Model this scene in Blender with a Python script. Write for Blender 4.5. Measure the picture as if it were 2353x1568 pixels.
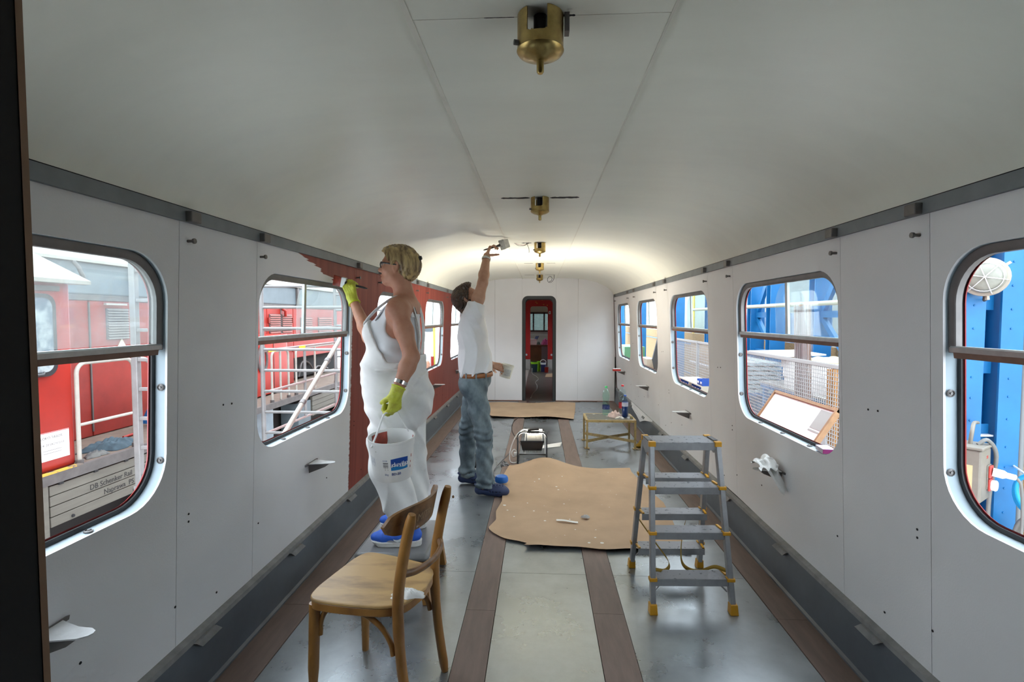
import bpy, math, random
import numpy as np
from mathutils import Vector, Matrix, Euler
from math import sin, cos, pi, radians as R, sqrt, atan2

for _o in list(bpy.data.objects):
    bpy.data.objects.remove(_o)
scene = bpy.context.scene
col = scene.collection
rnd = random.Random(7)

# ------------------------------------------------------------------ camera, sky, exposure
cam_data = bpy.data.cameras.new('camera')
cam_data.sensor_width = 36.0
cam_data.lens = 1180.0 / 2353.0 * 36.0
cam_data.clip_start = 0.03
cam_data.clip_end = 200
cam = bpy.data.objects.new('camera', cam_data)
col.objects.link(cam)
cam.location = (0, 0, 1.5)
cam.rotation_euler = (R(90 - 2.62), 0, R(3.077))
scene.camera = cam

world = bpy.data.worlds.new('sky')
scene.world = world
world.use_nodes = True
world.node_tree.nodes['Background'].inputs[0].default_value = (0.86, 0.96, 1.05, 1)
world.node_tree.nodes['Background'].inputs[1].default_value = 2.0

scene.view_settings.view_transform = 'Standard'
scene.view_settings.look = 'None'
scene.view_settings.exposure = 1.56
scene.view_settings.gamma = 1.0
scene.view_settings.use_curve_mapping = False
cy = scene.cycles
cy.max_bounces = 6
cy.diffuse_bounces = 4
cy.glossy_bounces = 2
cy.transmission_bounces = 6
cy.transparent_max_bounces = 8
cy.caustics_reflective = False
cy.caustics_refractive = False
cy.sample_clamp_indirect = 6.0
cy.use_denoising = True
cy.use_light_tree = False
cy.adaptive_threshold = 0.08
cy.adaptive_min_samples = 16

# ------------------------------------------------------------------ helpers: materials
MATS = {}
def mat(name, rgb, rough=0.5, metal=0.0, var=0.0, scale=6.0, bump=0.0, bscale=60.0, spec=0.5,
        rgb2=None, lo=0.45, hi=0.62, stretch=None, coat=0.0, detail=4.0, roughvar=0.0):
    """principled material with a noise-mixed colour, optional spots of a second colour and fine relief"""
    if name in MATS:
        return MATS[name]
    m = bpy.data.materials.new(name); m.use_nodes = True
    nt = m.node_tree; b = nt.nodes['Principled BSDF']
    b.inputs['Roughness'].default_value = rough
    b.inputs['Metallic'].default_value = metal
    b.inputs['Specular IOR Level'].default_value = spec
    b.inputs['Coat Weight'].default_value = coat
    b.inputs['Base Color'].default_value = (*rgb, 1)
    m.diffuse_color = (*rgb, 1)
    L = nt.links.new
    if var or rgb2 or bump or roughvar:
        tc = nt.nodes.new('ShaderNodeNewGeometry')
        vec = tc.outputs['Position']
        if stretch:
            mp = nt.nodes.new('ShaderNodeMapping'); mp.inputs['Scale'].default_value = stretch
            L(vec, mp.inputs['Vector']); vec = mp.outputs['Vector']
        nz = nt.nodes.new('ShaderNodeTexNoise'); nz.inputs['Scale'].default_value = scale
        nz.inputs['Detail'].default_value = detail; nz.inputs['Roughness'].default_value = 0.6
        L(vec, nz.inputs['Vector'])
        rp = nt.nodes.new('ShaderNodeValToRGB')
        if rgb2:
            rp.color_ramp.elements[0].position = lo; rp.color_ramp.elements[1].position = hi
            c1, c2 = rgb, rgb2
        else:
            rp.color_ramp.elements[0].position = 0.3; rp.color_ramp.elements[1].position = 0.7
            c1 = [c * (1 - var) for c in rgb]; c2 = [min(1, c * (1 + var)) for c in rgb]
        rp.color_ramp.elements[0].color = (*c1, 1); rp.color_ramp.elements[1].color = (*c2, 1)
        L(nz.outputs['Fac'], rp.inputs['Fac']); L(rp.outputs['Color'], b.inputs['Base Color'])
        if roughvar:
            mr = nt.nodes.new('ShaderNodeMapRange')
            mr.inputs['To Min'].default_value = rough - roughvar; mr.inputs['To Max'].default_value = rough + roughvar
            mr.inputs['From Min'].default_value = 0.3; mr.inputs['From Max'].default_value = 0.7
            L(nz.outputs['Fac'], mr.inputs['Value']); L(mr.outputs['Result'], b.inputs['Roughness'])
        if bump:
            n2 = nt.nodes.new('ShaderNodeTexNoise'); n2.inputs['Scale'].default_value = bscale
            n2.inputs['Detail'].default_value = 3; L(vec, n2.inputs['Vector'])
            bp = nt.nodes.new('ShaderNodeBump'); bp.inputs['Strength'].default_value = bump
            bp.inputs['Distance'].default_value = 0.004
            L(n2.outputs['Fac'], bp.inputs['Height']); L(bp.outputs['Normal'], b.inputs['Normal'])
    MATS[name] = m
    return m

def emit(name, rgb, s):
    m = bpy.data.materials.new(name); m.use_nodes = True
    b = m.node_tree.nodes['Principled BSDF']
    b.inputs['Base Color'].default_value = (*rgb, 1)
    b.inputs['Emission Color'].default_value = (*rgb, 1); b.inputs['Emission Strength'].default_value = s
    return m

def glass(name, rgb=(0.9, 0.97, 0.96), refl=0.08, dirt=0.0, dirt_rgb=(0.75, 0.76, 0.74), rough=0.02, dscale=5.0):
    """thin clear pane: mostly transparent, a little mirror, a film of dust"""
    m = bpy.data.materials.new(name); m.use_nodes = True
    nt = m.node_tree; nt.nodes.remove(nt.nodes['Principled BSDF'])
    out = nt.nodes['Material Output']; L = nt.links.new
    tr = nt.nodes.new('ShaderNodeBsdfTransparent'); tr.inputs[0].default_value = (*rgb, 1)
    gl = nt.nodes.new('ShaderNodeBsdfGlossy'); gl.inputs['Roughness'].default_value = rough
    mx = nt.nodes.new('ShaderNodeMixShader'); mx.inputs[0].default_value = refl
    L(tr.outputs[0], mx.inputs[1]); L(gl.outputs[0], mx.inputs[2])
    last = mx
    if dirt:
        df = nt.nodes.new('ShaderNodeBsdfDiffuse'); df.inputs[0].default_value = (*dirt_rgb, 1)
        tl = nt.nodes.new('ShaderNodeBsdfTranslucent'); tl.inputs[0].default_value = (*dirt_rgb, 1)
        ad = nt.nodes.new('ShaderNodeMixShader'); ad.inputs[0].default_value = 0.6
        L(df.outputs[0], ad.inputs[1]); L(tl.outputs[0], ad.inputs[2])
        tc = nt.nodes.new('ShaderNodeNewGeometry')
        nz = nt.nodes.new('ShaderNodeTexNoise'); nz.inputs['Scale'].default_value = dscale; nz.inputs['Detail'].default_value = 8
        nz.inputs['Roughness'].default_value = 0.7
        L(tc.outputs['Position'], nz.inputs['Vector'])
        mr = nt.nodes.new('ShaderNodeMapRange'); mr.inputs['From Min'].default_value = 0.25; mr.inputs['From Max'].default_value = 0.75
        mr.inputs['To Min'].default_value = dirt * 0.4; mr.inputs['To Max'].default_value = dirt * 1.6
        L(nz.outputs['Fac'], mr.inputs['Value'])
        m2 = nt.nodes.new('ShaderNodeMixShader'); L(mr.outputs['Result'], m2.inputs[0])
        L(mx.outputs[0], m2.inputs[1]); L(ad.outputs[0], m2.inputs[2]); last = m2
    L(last.outputs[0], out.inputs[0])
    return m

# ------------------------------------------------------------------ helpers: geometry
def frame_from(d, up=(0, 0, 1)):
    d = Vector(d).normalized(); u = Vector(up)
    if abs(d.dot(u.normalized())) > 0.98:
        u = Vector((1, 0, 0)) if abs(d.x) < 0.9 else Vector((0, 1, 0))
    s = d.cross(u).normalized(); u = s.cross(d).normalized()
    return d, s, u

class MB:
    def __init__(self, M=None):
        self.v = []; self.f = []; self.mi = []; self.cur = 0; self.M = M
    def add(self, vs, fs):
        o = len(self.v)
        if self.M is not None:
            vs = [self.M @ Vector(p) for p in vs]
        self.v.extend([tuple(p) for p in vs])
        self.f.extend([tuple(i + o for i in f) for f in fs]); self.mi.extend([self.cur] * len(fs))
        return self
    def box(self, x0, x1, y0, y1, z0, z1):
        vs = [(x0, y0, z0), (x1, y0, z0), (x1, y1, z0), (x0, y1, z0), (x0, y0, z1), (x1, y0, z1), (x1, y1, z1), (x0, y1, z1)]
        return self.add(vs, [(0, 3, 2, 1), (4, 5, 6, 7), (0, 1, 5, 4), (1, 2, 6, 5), (2, 3, 7, 6), (3, 0, 4, 7)])
    def hexa(self, b, t):
        """b, t: four bottom and four top corners in the same order (counter-clockwise from above)"""
        return self.add(list(b) + list(t), [(0, 3, 2, 1), (4, 5, 6, 7), (0, 1, 5, 4), (1, 2, 6, 5), (2, 3, 7, 6), (3, 0, 4, 7)])
    def bar(self, a, b, w, h, up=(0, 0, 1)):
        """rectangular bar from a to b, w across, h along up"""
        a, b = Vector(a), Vector(b); d, s, u = frame_from(b - a, up)
        s = s * w / 2; u = u * h / 2
        return self.add([a - s - u, a + s - u, a + s + u, a - s + u, b - s - u, b + s - u, b + s + u, b - s + u],
                        [(0, 3, 2, 1), (4, 5, 6, 7), (0, 1, 5, 4), (1, 2, 6, 5), (2, 3, 7, 6), (3, 0, 4, 7)][::1])
    def tube(self, pts, r, n=10, closed=False, caps=True, flat=1.0, up=(0, 0, 1)):
        pts = [Vector(p) for p in pts]; N = len(pts)
        rs = r if isinstance(r, (list, tuple)) else [r] * N
        vs = []; prev = None
        for i, p in enumerate(pts):
            if closed: d = pts[(i + 1) % N] - pts[i - 1]
            else: d = pts[min(i + 1, N - 1)] - pts[max(i - 1, 0)]
            d = d.normalized()
            if prev is None: _, s, u = frame_from(d, up)
            else:
                s = prev - d * prev.dot(d)
                s = s.normalized() if s.length > 1e-6 else frame_from(d, up)[1]
                u = s.cross(d).normalized()
            prev = s
            for k in range(n):
                t = 2 * pi * k / n
                vs.append(p + s * cos(t) * rs[i] + u * sin(t) * rs[i] * flat)
        fs = []
        for i in range(N if closed else N - 1):
            j = (i + 1) % N
            for k in range(n):
                k2 = (k + 1) % n
                fs.append((i * n + k, i * n + k2, j * n + k2, j * n + k))
        if caps and not closed:
            fs.append(tuple(range(n))[::-1]); fs.append(tuple((N - 1) * n + k for k in range(n)))
        return self.add(vs, fs)
    def cyl(self, a, b, r, n=16, r2=None):
        return self.tube([a, b], [r, r if r2 is None else r2], n)
    def lathe(self, prof, n=24, c=(0, 0, 0), axis=(0, 0, 1), caps=True):
        d, s, u = frame_from(axis); c = Vector(c); vs = []
        for (r, z) in prof:
            for k in range(n):
                t = 2 * pi * k / n
                vs.append(c + d * z + s * cos(t) * r + u * sin(t) * r)
        fs = []
        for i in range(len(prof) - 1):
            for k in range(n):
                k2 = (k + 1) % n
                fs.append((i * n + k, i * n + k2, (i + 1) * n + k2, (i + 1) * n + k)[::-1])
        if caps:
            fs.append(tuple(range(n))); fs.append(tuple((len(prof) - 1) * n + k for k in range(n))[::-1])
        return self.add(vs, fs)
    def prism(self, poly, f0, f1):
        """poly of 2D points; f0 and f1 map a point to the two faces"""
        n = len(poly)
        vs = [f0(*p) for p in poly] + [f1(*p) for p in poly]
        fs = [tuple(range(n)), tuple(range(n, 2 * n))[::-1]]
        fs += [(i, (i + n), ((i + 1) % n + n), (i + 1) % n) for i in range(n)]
        return self.add(vs, fs)
    def ring(self, A, B):
        """two closed loops of equal count joined by quads"""
        n = len(A)
        return self.add(list(A) + list(B), [(i, (i + 1) % n, (i + 1) % n + n, i + n) for i in range(n)])
    def sheet(self, fn, nu, nv, t=None):
        """fn(u,v)->point, u,v in 0..1; t: thickness along the normal"""
        g = [[Vector(fn(i / nu, j / nv)) for i in range(nu + 1)] for j in range(nv + 1)]
        vs = [p for row in g for p in row]; w = nu + 1
        fs = [(j * w + i, j * w + i + 1, (j + 1) * w + i + 1, (j + 1) * w + i) for j in range(nv) for i in range(nu)]
        if t is None:
            return self.add(vs, fs)
        o = len(vs)
        lo = []
        for j in range(nv + 1):
            for i in range(nu + 1):
                du = g[j][min(i + 1, nu)] - g[j][max(i - 1, 0)]; dv = g[min(j + 1, nv)][i] - g[max(j - 1, 0)][i]
                nn = du.cross(dv); nn = nn.normalized() if nn.length > 1e-9 else Vector((0, 0, 1))
                lo.append(g[j][i] - nn * t)
        fs2 = [tuple(k + o for k in f[::-1]) for f in fs]
        edge = [i for i in range(w)] + [j * w + nu for j in range(1, nv + 1)] + [nv * w + i for i in range(nu - 1, -1, -1)] + [j * w for j in range(nv - 1, 0, -1)]
        side = [(edge[k], edge[k] + o, edge[(k + 1) % len(edge)] + o, edge[(k + 1) % len(edge)]) for k in range(len(edge))]
        return self.add(vs + lo, fs + fs2 + side)
    def build(self, name, mats, parent=None, smooth=None, bevel=0, local=False, fix=False):
        me = bpy.data.meshes.new(name)
        vs = self.v
        if parent is not None and not local:
            Mi = WM[parent.name].inverted()
            vs = [tuple(Mi @ Vector(p)) for p in vs]
        me.from_pydata(vs, [], self.f)
        if not isinstance(mats, (list, tuple)): mats = [mats]
        for m in mats: me.materials.append(m)
        if len(mats) > 1: me.polygons.foreach_set('material_index', self.mi)
        if smooth is not None:
            me.shade_smooth(); me.set_sharp_from_angle(angle=R(smooth))
        me.update()
        if fix:
            import bmesh
            bm = bmesh.new(); bm.from_mesh(me); bmesh.ops.recalc_face_normals(bm, faces=bm.faces); bm.to_mesh(me); bm.free()
        o = bpy.data.objects.new(name, me); col.objects.link(o)
        o.parent = parent
        WM[o.name] = WM[parent.name].copy() if parent is not None else Matrix.Identity(4)
        if bevel:
            b = o.modifiers.new('bevel', 'BEVEL'); b.width = bevel; b.segments = 2; b.limit_method = 'ANGLE'; b.angle_limit = R(40)
        return o
WM = {}
def empty(name, loc=(0, 0, 0), rz=0.0, parent=None):
    o = bpy.data.objects.new(name, None); o.empty_display_size = 0.05
    col.objects.link(o); o.location = loc; o.rotation_euler = (0, 0, rz); o.parent = parent
    M = Matrix.Translation(loc) @ Matrix.Rotation(rz, 4, 'Z')
    WM[o.name] = (WM[parent.name] @ M) if parent is not None else M
    return o
def tag(o, label, cat, group=None, kind=None):
    o['label'] = label; o['category'] = cat
    if group: o['group'] = group
    if kind: o['kind'] = kind
    return o
def thing(name, label, cat, loc=(0, 0, 0), rz=0.0, group=None):
    return tag(empty(name, loc, rz), label, cat, group)
def struct(o, label=None):
    o['kind'] = 'structure'
    if label: o['label'] = label
    return o
def dup(o, loc=None, rz=None, label=None, parent=None):
    c = o.copy(); col.objects.link(c); c.parent = parent
    if loc is not None: c.location = loc
    if rz is not None: c.rotation_euler = (0, 0, rz)
    if label: c['label'] = label
    WM[c.name] = WM[o.name]
    for ch in [x for x in bpy.data.objects if x.parent is o]:
        dup(ch, parent=c)
    return c
def text_mesh(name, body, size, material, parent, loc, xdir, ydir, depth=0.0008, align='LEFT', bold=0.0):
    """flat lettering: baseline from loc along xdir, ydir up"""
    cu = bpy.data.curves.new(name, 'FONT'); cu.body = body; cu.size = size; cu.extrude = depth; cu.align_x = align
    cu.offset = bold; cu.resolution_u = 3
    to = bpy.data.objects.new(name, cu); col.objects.link(to)
    dg = bpy.context.evaluated_depsgraph_get()
    me = bpy.data.meshes.new_from_object(to.evaluated_get(dg))
    bpy.data.objects.remove(to)
    x = Vector(xdir).normalized(); y = Vector(ydir).normalized(); z = x.cross(y).normalized(); y = z.cross(x)
    M = Matrix(((x.x, y.x, z.x, loc[0]), (x.y, y.y, z.y, loc[1]), (x.z, y.z, z.z, loc[2]), (0, 0, 0, 1)))
    if parent is not None: M = WM[parent.name].inverted() @ M
    me.transform(M)
    me.materials.clear(); me.materials.append(material)
    o = bpy.data.objects.new(name, me); col.objects.link(o); o.parent = parent
    WM[o.name] = WM[parent.name].copy() if parent is not None else Matrix.Identity(4)
    return o
def arc(c, r, a0, a1, n, e1=(1, 0, 0), e2=(0, 1, 0)):
    c, e1, e2 = Vector(c), Vector(e1), Vector(e2)
    return [c + e1 * cos(a0 + (a1 - a0) * i / n) * r + e2 * sin(a0 + (a1 - a0) * i / n) * r for i in range(n + 1)]
def spline(pts, n=8):
    """smooth curve through the points"""
    P = [Vector(p) for p in pts]; P = [P[0] * 2 - P[1]] + P + [P[-1] * 2 - P[-2]]; out = []
    for i in range(1, len(P) - 2):
        for k in range(n):
            t = k / n
            out.append(0.5 * ((2 * P[i]) + (P[i + 1] - P[i - 1]) * t + (2 * P[i - 1] - 5 * P[i] + 4 * P[i + 1] - P[i + 2]) * t * t
                              + (3 * P[i] - P[i - 1] - 3 * P[i + 1] + P[i + 2]) * t ** 3))
    out.append(P[-2]); return out
def hsh(*a):
    return (sin(sum((i + 1.3) * 12.9898 * x for i, x in enumerate(a))) * 43758.5453) % 1.0
def wob(x, s=1.0):
    return 0.5 * sin(x * 7.3 * s + 1.1) + 0.3 * sin(x * 17.9 * s + 0.4) + 0.2 * sin(x * 41.3 * s + 2.2)

# ================================================================== THE CARRIAGE SHELL
W0, LEAN = 1.385, 0.04
END = 9.18
WIN = [(0.585 + 1.775 * k, 1.765 + 1.775 * k) for k in range(5)]
WZ0, WZ1, WR = 0.845, 1.72, 0.165
def wx(side, z, d=0.0):
    """wall plane, d metres outwards from the lining face"""
    return side * (W0 - LEAN * z + d)

# ---- materials of the shell
def wall_material(name, red):
    m = bpy.data.materials.new(name); m.use_nodes = True
    nt = m.node_tree; b = nt.nodes['Principled BSDF']; L = nt.links.new
    N = nt.nodes.new
    geo = N('ShaderNodeNewGeometry'); sep = N('ShaderNodeSeparateXYZ'); L(geo.outputs['Position'], sep.inputs[0])
    nz = N('ShaderNodeTexNoise'); nz.inputs['Scale'].default_value = 1.6; nz.inputs['Detail'].default_value = 3
    L(geo.outputs['Position'], nz.inputs['Vector'])
    rp = N('ShaderNodeValToRGB'); rp.color_ramp.elements[0].position = 0.3; rp.color_ramp.elements[1].position = 0.7
    rp.color_ramp.elements[0].color = (0.76, 0.76, 0.775, 1); rp.color_ramp.elements[1].color = (0.83, 0.83, 0.84, 1)
    L(nz.outputs['Fac'], rp.inputs['Fac'])
    white = rp.outputs['Color']
    fine = N('ShaderNodeTexNoise'); fine.inputs['Scale'].default_value = 160; fine.inputs['Detail'].default_value = 2
    L(geo.outputs['Position'], fine.inputs['Vector'])
    bp = N('ShaderNodeBump'); bp.inputs['Strength'].default_value = 0.12; bp.inputs['Distance'].default_value = 0.003
    L(fine.outputs['Fac'], bp.inputs['Height']); L(bp.outputs['Normal'], b.inputs['Normal'])
    b.inputs['Roughness'].default_value = 0.55
    if red:
        # edge(z): where along the car the fresh red paint begins
        e = N('ShaderNodeMapRange'); e.inputs['From Min'].default_value = 1.66; e.inputs['From Max'].default_value = 1.84
        e.inputs['To Min'].default_value = 3.575; e.inputs['To Max'].default_value = 2.80
        L(sep.outputs['Z'], e.inputs['Value'])
        mp = N('ShaderNodeMapping'); mp.inputs['Scale'].default_value = (1, 1.5, 38); L(geo.outputs['Position'], mp.inputs['Vector'])
        st = N('ShaderNodeTexNoise'); st.inputs['Scale'].default_value = 1.4; st.inputs['Detail'].default_value = 4; L(mp.outputs['Vector'], st.inputs['Vector'])
        amp = N('ShaderNodeMapRange'); amp.inputs['From Min'].default_value = 1.6; amp.inputs['From Max'].default_value = 1.75
        amp.inputs['To Min'].default_value = 0.05; amp.inputs['To Max'].default_value = 0.34; L(sep.outputs['Z'], amp.inputs['Value'])
        s0 = N('ShaderNodeMath'); s0.operation = 'SUBTRACT'; s0.inputs[1].default_value = 0.5; L(st.outputs['Fac'], s0.inputs[0])
        s1 = N('ShaderNodeMath'); s1.operation = 'MULTIPLY'; L(s0.outputs[0], s1.inputs[0]); L(amp.outputs['Result'], s1.inputs[1])
        s2 = N('ShaderNodeMath'); s2.operation = 'ADD'; L(e.outputs['Result'], s2.inputs[0]); L(s1.outputs[0], s2.inputs[1])
        s3 = N('ShaderNodeMath'); s3.operation = 'SUBTRACT'; L(sep.outputs['Y'], s3.inputs[0]); L(s2.outputs[0], s3.inputs[1])
        s4 = N('ShaderNodeMapRange'); s4.inputs['From Min'].default_value = -0.004; s4.inputs['From Max'].default_value = 0.012
        L(s3.outputs[0], s4.inputs['Value'])
        mp2 = N('ShaderNodeMapping'); mp2.inputs['Scale'].default_value = (1, 16, 0.9); L(geo.outputs['Position'], mp2.inputs['Vector'])
        sn = N('ShaderNodeTexNoise'); sn.inputs['Scale'].default_value = 1.5; sn.inputs['Detail'].default_value = 5; L(mp2.outputs['Vector'], sn.inputs['Vector'])
        r2 = N('ShaderNodeValToRGB'); r2.color_ramp.elements[0].position = 0.36; r2.color_ramp.elements[1].position = 0.72
        r2.color_ramp.elements[0].color = (0.205, 0.027, 0.016, 1); r2.color_ramp.elements[1].color = (0.31, 0.058, 0.034, 1)
        L(sn.outputs['Fac'], r2.inputs['Fac'])
        mx = N('ShaderNodeMix'); mx.data_type = 'RGBA'
        L(s4.outputs['Result'], mx.inputs[0]); L(white, mx.inputs[6]); L(r2.outputs['Color'], mx.inputs[7])
        L(mx.outputs[2], b.inputs['Base Color'])
    else:
        L(white, b.inputs['Base Color'])
    return m
M_wallL = wall_material('lining_white_and_red', True)
M_wallR = wall_material('lining_white', False)
M_ceil = mat('ceiling_satin_paint', (0.875, 0.885, 0.785), rough=0.34, var=0.03, scale=2.2, bump=0.018, bscale=9, stretch=(1, 3, 1), roughvar=0.05)
M_grey = mat('grey_paint', (0.20, 0.22, 0.235), rough=0.5, var=0.12, scale=9)
M_kick = mat('dark_grey_plate', (0.092, 0.108, 0.128), rough=0.42, var=0.15, scale=5)
M_ledge = mat('ledge_grey', (0.22, 0.22, 0.22), rough=0.6, var=0.2, scale=14)
M_reveal = mat('pale_blue_primer', (0.40, 0.49, 0.55), rough=0.5, var=0.06, scale=7)
M_rubber = mat('black_rubber', (0.018, 0.018, 0.02), rough=0.5)
M_redbody = mat('outer_body_red', (0.24, 0.014, 0.016), rough=0.35)
M_alu = mat('window_metal', (0.40, 0.40, 0.39), rough=0.38, metal=0.7, var=0.12, scale=20)
M_darkmetal = mat('dark_frame_metal', (0.17, 0.16, 0.155), rough=0.45, metal=0.4, var=0.15, scale=10)
M_brownstrip = mat('brown_wood_strip', (0.22, 0.115, 0.08), rough=0.55, var=0.2, scale=12)
M_strip = mat('brown_hardboard', (0.185, 0.132, 0.110), rough=0.55, var=0.16, scale=6, stretch=(4, 0.6, 1), bump=0.1)
M_dark = mat('dark_void', (0.012, 0.012, 0.013), rough=0.8)
M_black = mat('black_plastic', (0.02, 0.02, 0.022), rough=0.4)

# ---- floor
def floor_metal():
    m = bpy.data.materials.new('worn_sheet_metal'); m.use_nodes = True
    nt = m.node_tree; b = nt.nodes['Principled BSDF']; L = nt.links.new; N = nt.nodes.new
    geo = N('ShaderNodeNewGeometry')
    n1 = N('ShaderNodeTexNoise'); n1.inputs['Scale'].default_value = 2.2; n1.inputs['Detail'].default_value = 6; n1.inputs['Roughness'].default_value = 0.65
    L(geo.outputs['Position'], n1.inputs['Vector'])
    r1 = N('ShaderNodeValToRGB'); e = r1.color_ramp.elements
    e[0].position = 0.3; e[0].color = (0.25, 0.275, 0.29, 1); e[1].position = 0.7; e[1].color = (0.43, 0.465, 0.485, 1)
    L(n1.outputs['Fac'], r1.inputs['Fac'])
    n2 = N('ShaderNodeTexNoise'); n2.inputs['Scale'].default_value = 26; n2.inputs['Detail'].default_value = 5; n2.inputs['Roughness'].default_value = 0.7
    L(geo.outputs['Position'], n2.inputs['Vector'])
    n3 = N('ShaderNodeTexNoise'); n3.inputs['Scale'].default_value = 2.0; L(geo.outputs['Position'], n3.inputs['Vector'])
    ml = N('ShaderNodeMath'); ml.operation = 'MULTIPLY'; L(n2.outputs['Fac'], ml.inputs[0]); L(n3.outputs['Fac'], ml.inputs[1])
    r2 = N('ShaderNodeMapRange'); r2.inputs['From Min'].default_value = 0.385; r2.inputs['From Max'].default_value = 0.46; L(ml.outputs[0], r2.inputs['Value'])
    mx = N('ShaderNodeMix'); mx.data_type = 'RGBA'; L(r2.outputs['Result'], mx.inputs[0]); L(r1.outputs['Color'], mx.inputs[6]); mx.inputs[7].default_value = (0.17, 0.175, 0.18, 1)
    L(mx.outputs[2], b.inputs['Base Color'])
    b.inputs['Metallic'].default_value = 0.75
    mr = N('ShaderNodeMapRange'); mr.inputs['From Min'].default_value = 0.3; mr.inputs['From Max'].default_value = 0.7
    mr.inputs['To Min'].default_value = 0.20; mr.inputs['To Max'].default_value = 0.42; L(n1.outputs['Fac'], mr.inputs['Value'])
    L(mr.outputs['Result'], b.inputs['Roughness'])
    bp = N('ShaderNodeBump'); bp.inputs['Strength'].default_value = 0.10; bp.inputs['Distance'].default_value = 0.006
    n4 = N('ShaderNodeTexNoise'); n4.inputs['Scale'].default_value = 5; n4.inputs['Detail'].default_value = 4; L(geo.outputs['Position'], n4.inputs['Vector'])
    L(n4.outputs['Fac'], bp.inputs['Height']); L(bp.outputs['Normal'], b.inputs['Normal'])
    return m
M_floor = floor_metal()
fl = MB().box(-1.40, 1.40, -1.2, END, -0.06, -0.012).build('floor', M_dark)
struct(fl, 'sheet metal carriage floor with brown hardboard strips')
FY = [-0.4, 1.05, 2.95, 4.85, 6.75, 8.2, END]
for (x0, x1) in ((-1.172, -0.374), (-0.222, 0.273), (0.43, 1.18)):
    for a, b in zip(FY[:-1], FY[1:]):
        MB().box(x0 + .001, x1 - .001, a + .0012, b - .0012, -0.012, 0.0).build('floor_sheet', M_floor, fl)
for (x0, x1) in ((-0.372, -0.224), (0.275, 0.428), (-1.335, -1.174), (1.182, 1.335)):
    for a, b in ((-0.4, 2.55), (2.552, 5.0), (5.002, 7.4), (7.402, END)):
        MB().box(x0, x1, a, b, -0.012, 0.003).build('hardboard_strip', M_strip, fl)
for x0, x1 in ((-1.3, -0.31), (0.29, 1.3)):
    MB().box(x0, x1, END - 0.035, END - 0.004, 0.003, 0.014).build('threshold_strip', M_brownstrip, fl)

# ---- walls: lining panels, one object each
def rr_point(th, hy, hz, r):
    """ray from the centre at angle th onto a rounded rectangle"""
    c, s = cos(th), sin(th)
    lo, hi = 0.0, 10.0
    for _ in range(40):
        m_ = (lo + hi) / 2; y, z = abs(c * m_), abs(s * m_)
        dy, dz = max(y - (hy - r), 0), max(z - (hz - r), 0)
        inside = y <= hy and z <= hz and (dy * dy + dz * dz <= r * r or dy == 0 or dz == 0)
        if inside: lo = m_
        else: hi = m_
    return (c * lo, s * lo)
def rr_loop(cy_, cz_, hy, hz, r, n=9):
    """points of a rounded rectangle in (y,z)"""
    out = []
    for (sy, sz, a0) in ((1, 1, 0), (-1, 1, pi / 2), (-1, -1, pi), (1, -1, 1.5 * pi)):
        for i in range(n + 1):
            a = a0 + pi / 2 * i / n
            out.append((cy_ + sy * (hy - r) + cos(a) * r, cz_ + sz * (hz - r) + sin(a) * r))
    return out
WALLS = {}
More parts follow.
